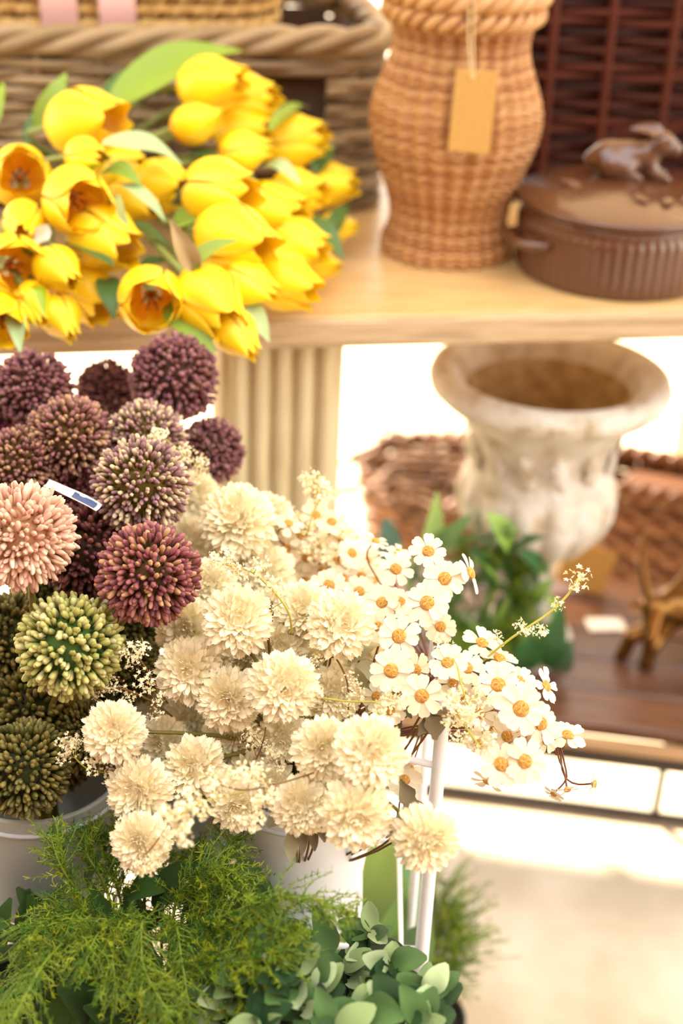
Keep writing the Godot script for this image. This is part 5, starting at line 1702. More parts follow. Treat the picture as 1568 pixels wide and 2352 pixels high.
var SPRIGS := [
	[[Vector3(0.0913,0.6740,-0.8358),Vector3(0.1205,0.7104,-0.8332),Vector3(0.1472,0.7276,-0.8427),Vector3(0.1604,0.7393,-0.8492),Vector3(0.1650,0.7462,-0.8530)],[[Vector3(0.1681,0.7509,-0.8556),0.0107],[Vector3(0.1546,0.7343,-0.8464),0.0057],[Vector3(0.1302,0.7194,-0.8381),0.0077],[Vector3(0.1431,0.7183,-0.8375),0.0077],[Vector3(0.1112,0.7120,-0.8340),0.0069]],0.0017,0,"dried white sprig on a long curved yellow-green stalk reaching out to the right"],
	[[Vector3(-0.0311,0.7092,-0.8325),Vector3(-0.0339,0.7280,-0.8315),Vector3(-0.0458,0.7408,-0.8386),Vector3(-0.0615,0.7516,-0.8446),Vector3(-0.0783,0.7549,-0.8464)],[[Vector3(-0.0786,0.7594,-0.8489),0.0091],[Vector3(-0.0869,0.7570,-0.8476),0.0083],[Vector3(-0.0705,0.7497,-0.8435),0.0091],[Vector3(-0.0752,0.7529,-0.8453),0.0083],[Vector3(-0.0544,0.7602,-0.8379),0.0090],[Vector3(-0.0459,0.7434,-0.8400),0.0083],[Vector3(-0.0495,0.7206,-0.8388),0.0100]],0.0015,0,"dried sprig whose curved green stalk arches over the white pompons"],
	[[Vector3(-0.1185,0.6509,-0.8231),Vector3(-0.1250,0.6735,-0.8127),Vector3(-0.1312,0.6898,-0.8103),Vector3(-0.1366,0.7032,-0.8063)],[[Vector3(-0.1356,0.7072,-0.8085),0.0098],[Vector3(-0.1438,0.7038,-0.8066),0.0060],[Vector3(-0.1308,0.6818,-0.8059),0.0102],[Vector3(-0.1428,0.6862,-0.8197),0.0061],[Vector3(-0.1212,0.6716,-0.8002),0.0061]],0.0014,1,"dried sprig with a brown stalk in front of the shaded olive alliums"],
	[[Vector3(-0.1161,0.6367,-0.8266),Vector3(-0.1266,0.6567,-0.8148),Vector3(-0.1394,0.6684,-0.8099),Vector3(-0.1503,0.6712,-0.8114)],[[Vector3(-0.1534,0.6724,-0.8121),0.0077],[Vector3(-0.1609,0.6694,-0.8104),0.0054],[Vector3(-0.1250,0.6560,-0.8030),0.0069],[Vector3(-0.1439,0.6666,-0.8089),0.0054],[Vector3(-0.1701,0.6604,-0.8169),0.0054]],0.0015,1,"dried sprig with a brown stalk pointing left above the leftmost pompon"],
	[[Vector3(-0.1584,0.6186,-0.7823),Vector3(-0.1691,0.6273,-0.7757),Vector3(-0.1779,0.6336,-0.7791)],[[Vector3(-0.1835,0.6427,-0.7842),0.0091],[Vector3(-0.1803,0.6388,-0.7820),0.0083],[Vector3(-0.1854,0.6328,-0.7787),0.0061],[Vector3(-0.1630,0.6366,-0.7694),0.0090],[Vector3(-0.1760,0.6437,-0.7848),0.0045]],0.0011,0,"dried white sprig at far left before the olive alliums"],
	[[Vector3(-0.0980,0.6474,-0.7182),Vector3(-0.1040,0.6393,-0.7080),Vector3(-0.1127,0.6300,-0.6971),Vector3(-0.1181,0.6249,-0.6943)],[[Vector3(-0.1164,0.6200,-0.6916),0.0085],[Vector3(-0.1211,0.6174,-0.6901),0.0063],[Vector3(-0.1123,0.6219,-0.6926),0.0063],[Vector3(-0.1041,0.6272,-0.7070),0.0057]],0.0010,1,"dried sprig with a bare brown stalk crossing the lowest cream pompon"],
	[[Vector3(-0.0557,0.6565,-0.7232),Vector3(-0.0767,0.6838,-0.6812),Vector3(-0.0904,0.6885,-0.6609)],[[Vector3(-0.0917,0.6896,-0.6616),0.0137],[Vector3(-0.0926,0.6815,-0.6571),0.0116],[Vector3(-0.0865,0.6901,-0.6733),0.0104],[Vector3(-0.0792,0.6790,-0.6786),0.0098],[Vector3(-0.0872,0.6782,-0.6553),0.0089]],0.0011,0,"blurred dried sprig hanging in front of the lower pompons"],
	[[Vector3(-0.0108,0.6694,-0.7304),Vector3(-0.0325,0.6754,-0.7108),Vector3(-0.0540,0.6775,-0.7006),Vector3(-0.0707,0.6804,-0.7022)],[[Vector3(-0.0598,0.6833,-0.7038),0.0107],[Vector3(-0.0517,0.6872,-0.7060),0.0100],[Vector3(-0.0706,0.6780,-0.7009),0.0100],[Vector3(-0.0400,0.6744,-0.6989),0.0100],[Vector3(-0.0477,0.6620,-0.6920),0.0100],[Vector3(-0.0439,0.6798,-0.7133),0.0087],[Vector3(-0.0773,0.6785,-0.7126),0.0080]],0.0012,1,"blurred dried sprig with two brown stalks across the lower middle pompons"],
	[[Vector3(-0.0604,0.6196,-0.7829),Vector3(-0.0513,0.6384,-0.7818),Vector3(-0.0468,0.6555,-0.7798),Vector3(-0.0457,0.6634,-0.7842)],[[Vector3(-0.0556,0.6515,-0.7891),0.0091],[Vector3(-0.0569,0.6412,-0.7948),0.0077],[Vector3(-0.0412,0.6465,-0.7749),0.0075],[Vector3(-0.0351,0.6452,-0.7627),0.0059],[Vector3(-0.0436,0.6516,-0.7777),0.0053]],0.0012,1,"dried sprig with a thin brown stalk rising from the shaded lower pompons"],
	[[Vector3(-0.0284,0.6886,-0.9926),Vector3(-0.0238,0.7121,-0.9942),Vector3(-0.0182,0.7246,-1.0011)],[[Vector3(-0.0178,0.7307,-1.0045),0.0131],[Vector3(-0.0242,0.7396,-1.0094),0.0096],[Vector3(-0.0117,0.7279,-1.0029),0.0105],[Vector3(-0.0305,0.7400,-1.0096),0.0061],[Vector3(-0.0215,0.7361,-1.0075),0.0087]],0.0012,0,"hazy cream sprig standing up in front of the reeded table leg"],
	[[Vector3(0.0002,0.6957,-0.8250),Vector3(0.0051,0.6892,-0.8214),Vector3(0.0095,0.6799,-0.8163),Vector3(0.0110,0.6639,-0.8074)],[[Vector3(0.0135,0.6747,-0.8134),0.0092],[Vector3(-0.0144,0.6932,-0.8236),0.0069],[Vector3(0.0116,0.6827,-0.8178),0.0069],[Vector3(0.0103,0.6652,-0.8081),0.0061],[Vector3(-0.0090,0.6953,-0.8248),0.0046]],0.0014,1,"dried sprig with a brown stalk dropping beside the ruffled right pompon"],
	[[Vector3(-0.0134,0.6950,-0.7789),Vector3(0.0073,0.6962,-0.7738),Vector3(0.0276,0.6995,-0.7699)],[[Vector3(-0.0128,0.7005,-0.7762),0.0073],[Vector3(0.0351,0.6952,-0.7675),0.0109],[Vector3(0.0406,0.7017,-0.7712),0.0095],[Vector3(0.0310,0.6899,-0.7646),0.0095]],0.0013,0,"dried sprig on a horizontal green stalk pointing at the folded daisy"],
	[[Vector3(0.0746,0.7009,-0.7822),Vector3(0.0832,0.6945,-0.7672),Vector3(0.0951,0.6828,-0.7550),Vector3(0.0997,0.6779,-0.7522)],[[Vector3(0.1009,0.6830,-0.7551),0.0109],[Vector3(0.0860,0.6971,-0.7686),0.0095],[Vector3(0.0784,0.7019,-0.7713),0.0095],[Vector3(0.0935,0.6923,-0.7660),0.0095],[Vector3(0.0854,0.6793,-0.7587),0.0080]],0.0016,0,"dried sprig on a green stalk slanting down in front of the bench edge"],
	[[Vector3(0.0835,0.7109,-0.7991),Vector3(0.0862,0.7052,-0.7845),Vector3(0.0911,0.6938,-0.7782)],[[Vector3(0.0929,0.6887,-0.7754),0.0103],[Vector3(0.0835,0.6987,-0.7809),0.0096],[Vector3(0.0993,0.6933,-0.7894),0.0097],[Vector3(0.0763,0.7066,-0.8311),0.0092],[Vector3(0.0814,0.6831,-0.7723),0.0088]],0.0013,0,"dried sprig in the heart of the right daisy spray, on a thin green stalk"],
	[[Vector3(-0.1135,0.7484,-1.0029),Vector3(-0.1267,0.7630,-0.9995),Vector3(-0.1414,0.7773,-0.9960)],[[Vector3(-0.1449,0.7787,-0.9968),0.0102],[Vector3(-0.1464,0.7751,-0.9948),0.0085],[Vector3(-0.1233,0.7631,-0.9996),0.0086],[Vector3(-0.1144,0.7514,-1.0045),0.0086],[Vector3(-0.1160,0.7392,-1.0092),0.0096]],0.0012,0,"cream dried crumbs resting on the faded allium ball"],
	[[Vector3(-0.0062,0.6542,-0.9964),Vector3(-0.0142,0.6779,-0.9981),Vector3(-0.0290,0.6993,-0.9985)],[[Vector3(-0.0326,0.7023,-1.0002),0.0123],[Vector3(-0.0399,0.7066,-1.0026),0.0106],[Vector3(-0.0219,0.6996,-0.9987),0.0123],[Vector3(-0.0124,0.6861,-0.9912),0.0123],[Vector3(-0.0008,0.6955,-1.0078),0.0124],[Vector3(-0.0247,0.6856,-0.9909),0.0114],[Vector3(0.0068,0.6849,-1.0019),0.0115]],0.0014,0,"hazy dried sprig in the soft cluster behind the daisies"],
	[[Vector3(-0.1337,0.6107,-0.8008),Vector3(-0.1432,0.6205,-0.7833),Vector3(-0.1517,0.6188,-0.7824)],[[Vector3(-0.1529,0.6188,-0.7824),0.0077],[Vector3(-0.1514,0.6135,-0.7794),0.0084],[Vector3(-0.1403,0.6246,-0.7856),0.0054]],0.0009,1,"small dried sprig left of the lower pompons at the grey bucket"],
]
var DRY_LEAVES := [
	[[[Vector3(0.0618,0.5962,-0.7698),Vector3(0.0482,0.6354,-0.7687),0.0186,Vector3(0.0934,0.6549,0.7499)],[Vector3(0.0539,0.6012,-0.7726),Vector3(0.0407,0.6049,-0.7518),0.0120,Vector3(0.2881,0.7135,0.6387)],[Vector3(0.0543,0.5945,-0.7689),Vector3(0.0401,0.5997,-0.7489),0.0102,Vector3(0.1846,0.8631,0.4700)],[Vector3(0.0418,0.5981,-0.7709),Vector3(0.0471,0.5973,-0.7476),0.0090,Vector3(0.1926,0.7283,0.6577)]],"large lobed brown leaf spray beside the soft pompons, above the lone pompon"],
	[[[Vector3(-0.0214,0.6094,-0.7429),Vector3(-0.0235,0.6043,-0.7172),0.0122,Vector3(-0.2104,0.6333,0.7448)],[Vector3(-0.0184,0.6095,-0.7429),Vector3(-0.0167,0.6079,-0.7192),0.0076,Vector3(0.3001,0.6421,0.7054)],[Vector3(-0.0111,0.6111,-0.7438),Vector3(-0.0082,0.6038,-0.7283),0.0071,Vector3(0.1815,0.7895,0.5863)],[Vector3(-0.0067,0.6125,-0.7446),Vector3(-0.0017,0.6092,-0.7313),0.0076,Vector3(0.2742,0.7744,0.5702)]],"grey-brown leaf spray drooping over the white bucket rim"],
	[[[Vector3(0.0673,0.6714,-0.8116),Vector3(0.0716,0.6600,-0.7823),0.0210,Vector3(0.0934,0.6549,0.7499)],[Vector3(0.0753,0.6637,-0.8073),Vector3(0.0595,0.6621,-0.7835),0.0132,Vector3(-0.2196,0.7125,0.6664)],[Vector3(0.0690,0.6675,-0.8094),Vector3(0.0845,0.6723,-0.7892),0.0150,Vector3(0.2881,0.7135,0.6387)],[Vector3(0.0520,0.6528,-0.8355),Vector3(0.0451,0.6332,-0.8247),0.0126,Vector3(-0.2092,0.5536,0.8061)],[Vector3(0.0422,0.6580,-0.8384),Vector3(0.0567,0.6481,-0.8215),0.0125,Vector3(0.2003,0.5693,0.7974)]],"dark brown leaf cluster under the daisies in front of the bench edge"],
	[[[Vector3(0.0313,0.6879,-0.8550),Vector3(0.0096,0.6920,-0.8230),0.0141,Vector3(-0.1311,0.9520,0.2767)],[Vector3(0.0295,0.6599,-0.8509),Vector3(0.0145,0.6793,-0.8388),0.0156,Vector3(-0.2298,0.8473,0.4788)],[Vector3(0.0260,0.6651,-0.8652),Vector3(0.0170,0.6570,-0.8379),0.0158,Vector3(-0.2210,0.6397,0.7362)],[Vector3(0.0298,0.6540,-0.8591),Vector3(0.0256,0.6435,-0.8304),0.0139,Vector3(0.0995,0.5745,0.8125)],[Vector3(-0.0031,0.6811,-0.8512),Vector3(-0.0141,0.6891,-0.8442),0.0112,Vector3(-0.0138,0.7362,0.6766)],[Vector3(0.0192,0.6733,-0.8698),Vector3(0.0060,0.6841,-0.8643),0.0127,Vector3(-0.0138,0.7362,0.6766)]],"grey-green curled leaf spray right of the white pompons"],
	[[[Vector3(-0.0502,0.7041,-0.8526),Vector3(-0.0462,0.7287,-0.8433),0.0055,Vector3(0.2003,0.5693,0.7974)],[Vector3(-0.0491,0.7001,-0.8503),Vector3(-0.0469,0.7152,-0.8473),0.0049,Vector3(0.2003,0.5693,0.7974)]],"small dark leaf pointing up between the two bright white pompons"],
	[[[Vector3(-0.0511,0.5838,-0.7859),Vector3(-0.0588,0.5875,-0.7651),0.0110,Vector3(-0.1184,0.7282,0.6751)],[Vector3(-0.0853,0.5798,-0.7836),Vector3(-0.0773,0.5895,-0.7662),0.0061,Vector3(-0.1184,0.7282,0.6751)],[Vector3(-0.0355,0.5844,-0.7862),Vector3(-0.0420,0.5895,-0.7662),0.0104,Vector3(0.0910,0.7362,0.6706)]],"dark leaves showing under the pompons over the bucket"],
]
var FRONDS := [
	[Vector3(-0.1360,0.3942,-0.7722),Vector3(-0.1506,0.4935,-0.7815),Vector3(-0.1616,0.5186,-0.7955),Vector3(-0.1706,0.5285,-0.8124)],
	[Vector3(-0.1225,0.3947,-0.7725),Vector3(-0.1214,0.4946,-0.7821),Vector3(-0.1260,0.5200,-0.7962),Vector3(-0.1375,0.5240,-0.8099)],
	[Vector3(-0.1158,0.3950,-0.7727),Vector3(-0.1040,0.4969,-0.7720),Vector3(-0.0956,0.5226,-0.7862),Vector3(-0.1004,0.5295,-0.8015)],
	[Vector3(-0.1360,0.3942,-0.7722),Vector3(-0.1535,0.5209,-0.7281),Vector3(-0.1674,0.5557,-0.7131),Vector3(-0.1701,0.5624,-0.6825)],
	[Vector3(-0.1292,0.3945,-0.7724),Vector3(-0.1325,0.5366,-0.7140),Vector3(-0.1472,0.5658,-0.6844),Vector3(-0.1525,0.5659,-0.6502)],
	[Vector3(-0.1124,0.3951,-0.7727),Vector3(-0.0875,0.5383,-0.7149),Vector3(-0.0649,0.5691,-0.6977),Vector3(-0.0405,0.5798,-0.6807)],
	[Vector3(-0.1461,0.3938,-0.7720),Vector3(-0.1626,0.5179,-0.7265),Vector3(-0.1744,0.5673,-0.6623),Vector3(-0.1850,0.5777,-0.5995),Vector3(-0.1950,0.5745,-0.5635)],
	[Vector3(-0.1461,0.3938,-0.7720),Vector3(-0.1664,0.5338,-0.7353),Vector3(-0.1805,0.5812,-0.7272),Vector3(-0.1909,0.5935,-0.7455)],
	[Vector3(-0.1393,0.3941,-0.7722),Vector3(-0.1561,0.5206,-0.7623),Vector3(-0.1715,0.5546,-0.7697),Vector3(-0.1740,0.5627,-0.7856)],
	[Vector3(-0.1326,0.3943,-0.7723),Vector3(-0.1334,0.5071,-0.7776),Vector3(-0.1478,0.5375,-0.7945),Vector3(-0.1596,0.5429,-0.8089)],
	[Vector3(-0.1124,0.3951,-0.7727),Vector3(-0.0902,0.5330,-0.7119),Vector3(-0.0524,0.5905,-0.6867),Vector3(-0.0152,0.6193,-0.6684),Vector3(0.0153,0.6199,-0.6572)],
	[Vector3(-0.1124,0.3951,-0.7727),Vector3(-0.0906,0.5325,-0.6888),Vector3(-0.0609,0.5731,-0.6541),Vector3(-0.0325,0.5942,-0.6430),Vector3(-0.0208,0.6054,-0.6492)],
	[Vector3(-0.1127,0.4010,-0.7760),Vector3(-0.0918,0.5221,-0.7516),Vector3(-0.0768,0.5570,-0.7596),Vector3(-0.0668,0.5750,-0.7695)],
	[Vector3(-0.1194,0.4007,-0.7758),Vector3(-0.1053,0.5362,-0.7366),Vector3(-0.0921,0.5697,-0.7323),Vector3(-0.0737,0.5853,-0.7295),Vector3(-0.0550,0.5853,-0.7181)],
	[Vector3(-0.1360,0.3942,-0.7722),Vector3(-0.1343,0.5492,-0.7095),Vector3(-0.1366,0.5636,-0.6718),Vector3(-0.1280,0.5576,-0.6341)],
	[Vector3(-0.1124,0.3951,-0.7727),Vector3(-0.1017,0.5504,-0.7102),Vector3(-0.0896,0.5631,-0.6600),Vector3(-0.0805,0.5450,-0.6271)],
	[Vector3(-0.1259,0.3946,-0.7724),Vector3(-0.1200,0.5645,-0.6951),Vector3(-0.1137,0.5698,-0.6523),Vector3(-0.0925,0.5676,-0.6168)],
	[Vector3(-0.1124,0.3951,-0.7727),Vector3(-0.0767,0.5484,-0.6977),Vector3(-0.0429,0.5883,-0.6740),Vector3(-0.0144,0.6018,-0.6586)],
	[Vector3(-0.1057,0.3954,-0.7729),Vector3(-0.0744,0.5509,-0.6762),Vector3(-0.0502,0.5832,-0.6598),Vector3(-0.0272,0.5968,-0.6444)],
	[Vector3(-0.1461,0.3938,-0.7720),Vector3(-0.1687,0.5405,-0.7161),Vector3(-0.1868,0.5619,-0.6937),Vector3(-0.1935,0.5615,-0.6706)],
	[Vector3(-0.1592,0.3874,-0.7685),Vector3(-0.1805,0.5092,-0.7216),Vector3(-0.1969,0.5310,-0.6765),Vector3(-0.2091,0.5289,-0.6411)],
	[Vector3(-0.1188,0.3890,-0.7693),Vector3(-0.1160,0.5083,-0.6983),Vector3(-0.1025,0.5379,-0.6461),Vector3(-0.0827,0.5352,-0.6217)],
	[Vector3(-0.1051,0.3836,-0.7663),Vector3(-0.0797,0.5018,-0.6947),Vector3(-0.0549,0.5447,-0.6498),Vector3(-0.0367,0.5515,-0.6307)],
	[Vector3(-0.1127,0.4010,-0.7760),Vector3(-0.0870,0.5395,-0.7385),Vector3(-0.0640,0.5700,-0.7211),Vector3(-0.0363,0.5791,-0.7032)],
]
var SAGE := [
	[Vector3(-0.0084,0.3880,-0.7116),Vector3(-0.0272,0.5145,-0.6674),Vector3(-0.0414,0.5738,-0.6545)],
	[Vector3(-0.0020,0.3882,-0.7117),Vector3(-0.0122,0.5260,-0.6509),Vector3(-0.0213,0.5886,-0.6399)],
	[Vector3(0.0244,0.3640,-0.7326),Vector3(0.0291,0.4850,-0.7082),Vector3(0.0324,0.5429,-0.7174)],
	[Vector3(0.0376,0.3646,-0.7329),Vector3(0.0433,0.5039,-0.6844),Vector3(0.0463,0.5555,-0.6787)],
	[Vector3(0.0442,0.3648,-0.7331),Vector3(0.0602,0.5128,-0.6664),Vector3(0.0674,0.5531,-0.6545)],
	[Vector3(0.0173,0.3890,-0.7122),Vector3(0.0020,0.5211,-0.6596),Vector3(-0.0045,0.5618,-0.6479)],
	[Vector3(0.0301,0.3895,-0.7124),Vector3(0.0198,0.5148,-0.6447),Vector3(0.0260,0.5690,-0.6290)],
	[Vector3(0.0494,0.3902,-0.7128),Vector3(0.0561,0.5243,-0.6385),Vector3(0.0632,0.5609,-0.6245)],
	[Vector3(0.0109,0.3887,-0.7120),Vector3(-0.0084,0.5169,-0.6344),Vector3(-0.0120,0.5651,-0.6269)],
	[Vector3(-0.0148,0.3877,-0.7115),Vector3(-0.0472,0.5061,-0.6628),Vector3(-0.0580,0.5520,-0.6539)],
	[Vector3(-0.0277,0.3872,-0.7112),Vector3(-0.0548,0.5038,-0.6500),Vector3(-0.0657,0.5369,-0.6455)],
	[Vector3(0.0109,0.3887,-0.7120),Vector3(0.0204,0.4793,-0.6936),Vector3(0.0154,0.5263,-0.6968)],
	[Vector3(0.0430,0.3899,-0.7127),Vector3(0.0451,0.5189,-0.6356),Vector3(0.0507,0.5652,-0.6269)],
	[Vector3(0.0237,0.3892,-0.7123),Vector3(0.0113,0.5292,-0.6184),Vector3(0.0101,0.5702,-0.6068)],
	[Vector3(-0.0084,0.3880,-0.7116),Vector3(-0.0274,0.5325,-0.6202),Vector3(-0.0357,0.5651,-0.6154)],
]
var BROAD := [
	[Vector3(0.0525,0.2745,-0.9345),Vector3(0.0590,0.3845,-0.9955),0.0645,Vector3(-0.3181,0.6185,0.7185)],
	[Vector3(0.0570,0.2642,-0.9288),Vector3(0.0811,0.3806,-0.9476),0.0677,Vector3(0.1926,0.7283,0.6577)],
	[Vector3(0.0475,0.2959,-0.8892),Vector3(0.0792,0.3844,-0.8811),0.0471,Vector3(0.0734,0.9114,0.4050)],
	[Vector3(0.0432,0.3058,-0.8947),Vector3(0.0776,0.3817,-0.8568),0.0293,Vector3(-0.0349,0.9899,0.1373)],
	[Vector3(0.0411,0.2636,-0.9285),Vector3(0.0252,0.3359,-0.9915),0.0436,Vector3(-0.3181,0.6185,0.7185)],
	[Vector3(0.0534,0.2571,-0.9249),Vector3(0.0739,0.3495,-1.0447),0.0506,Vector3(0.3096,0.5610,0.7677)],
	[Vector3(0.0438,0.2924,-0.8873),Vector3(0.0173,0.3852,-0.8816),0.0397,Vector3(-0.3081,0.7522,0.5825)],
	[Vector3(0.0456,0.2533,-0.9228),Vector3(0.0983,0.3278,-0.8726),0.0353,Vector3(0.1710,0.9841,0.0473)],
	[Vector3(0.0364,0.2888,-0.8853),Vector3(-0.0004,0.3717,-0.8741),0.0347,Vector3(-0.2216,0.8869,0.4053)],
	[Vector3(0.0463,0.2370,-0.9480),Vector3(0.0453,0.3375,-1.0381),0.0506,Vector3(-0.2202,0.5565,0.8011)],
]
var BACK_FRONDS := [
	[Vector3(0.1039,0.0828,-1.0569),Vector3(0.1226,0.1509,-1.0719),Vector3(0.1368,0.2058,-1.0794)],
	[Vector3(0.1039,0.0828,-1.0569),Vector3(0.1186,0.1557,-1.0974),Vector3(0.1254,0.2042,-1.1242)],
	[Vector3(0.1039,0.0828,-1.0569),Vector3(0.1253,0.1583,-1.0416),Vector3(0.1387,0.2085,-1.0352)],
	[Vector3(0.1039,0.0828,-1.0569),Vector3(0.1049,0.1552,-1.0971),Vector3(0.0986,0.2011,-1.1454)],
	[Vector3(0.1039,0.0828,-1.0569),Vector3(0.1140,0.1555,-1.0973),Vector3(0.1145,0.2134,-1.0950)],
	[Vector3(0.1039,0.0828,-1.0569),Vector3(0.1378,0.1403,-1.0889),Vector3(0.1447,0.1795,-1.0877)],
]
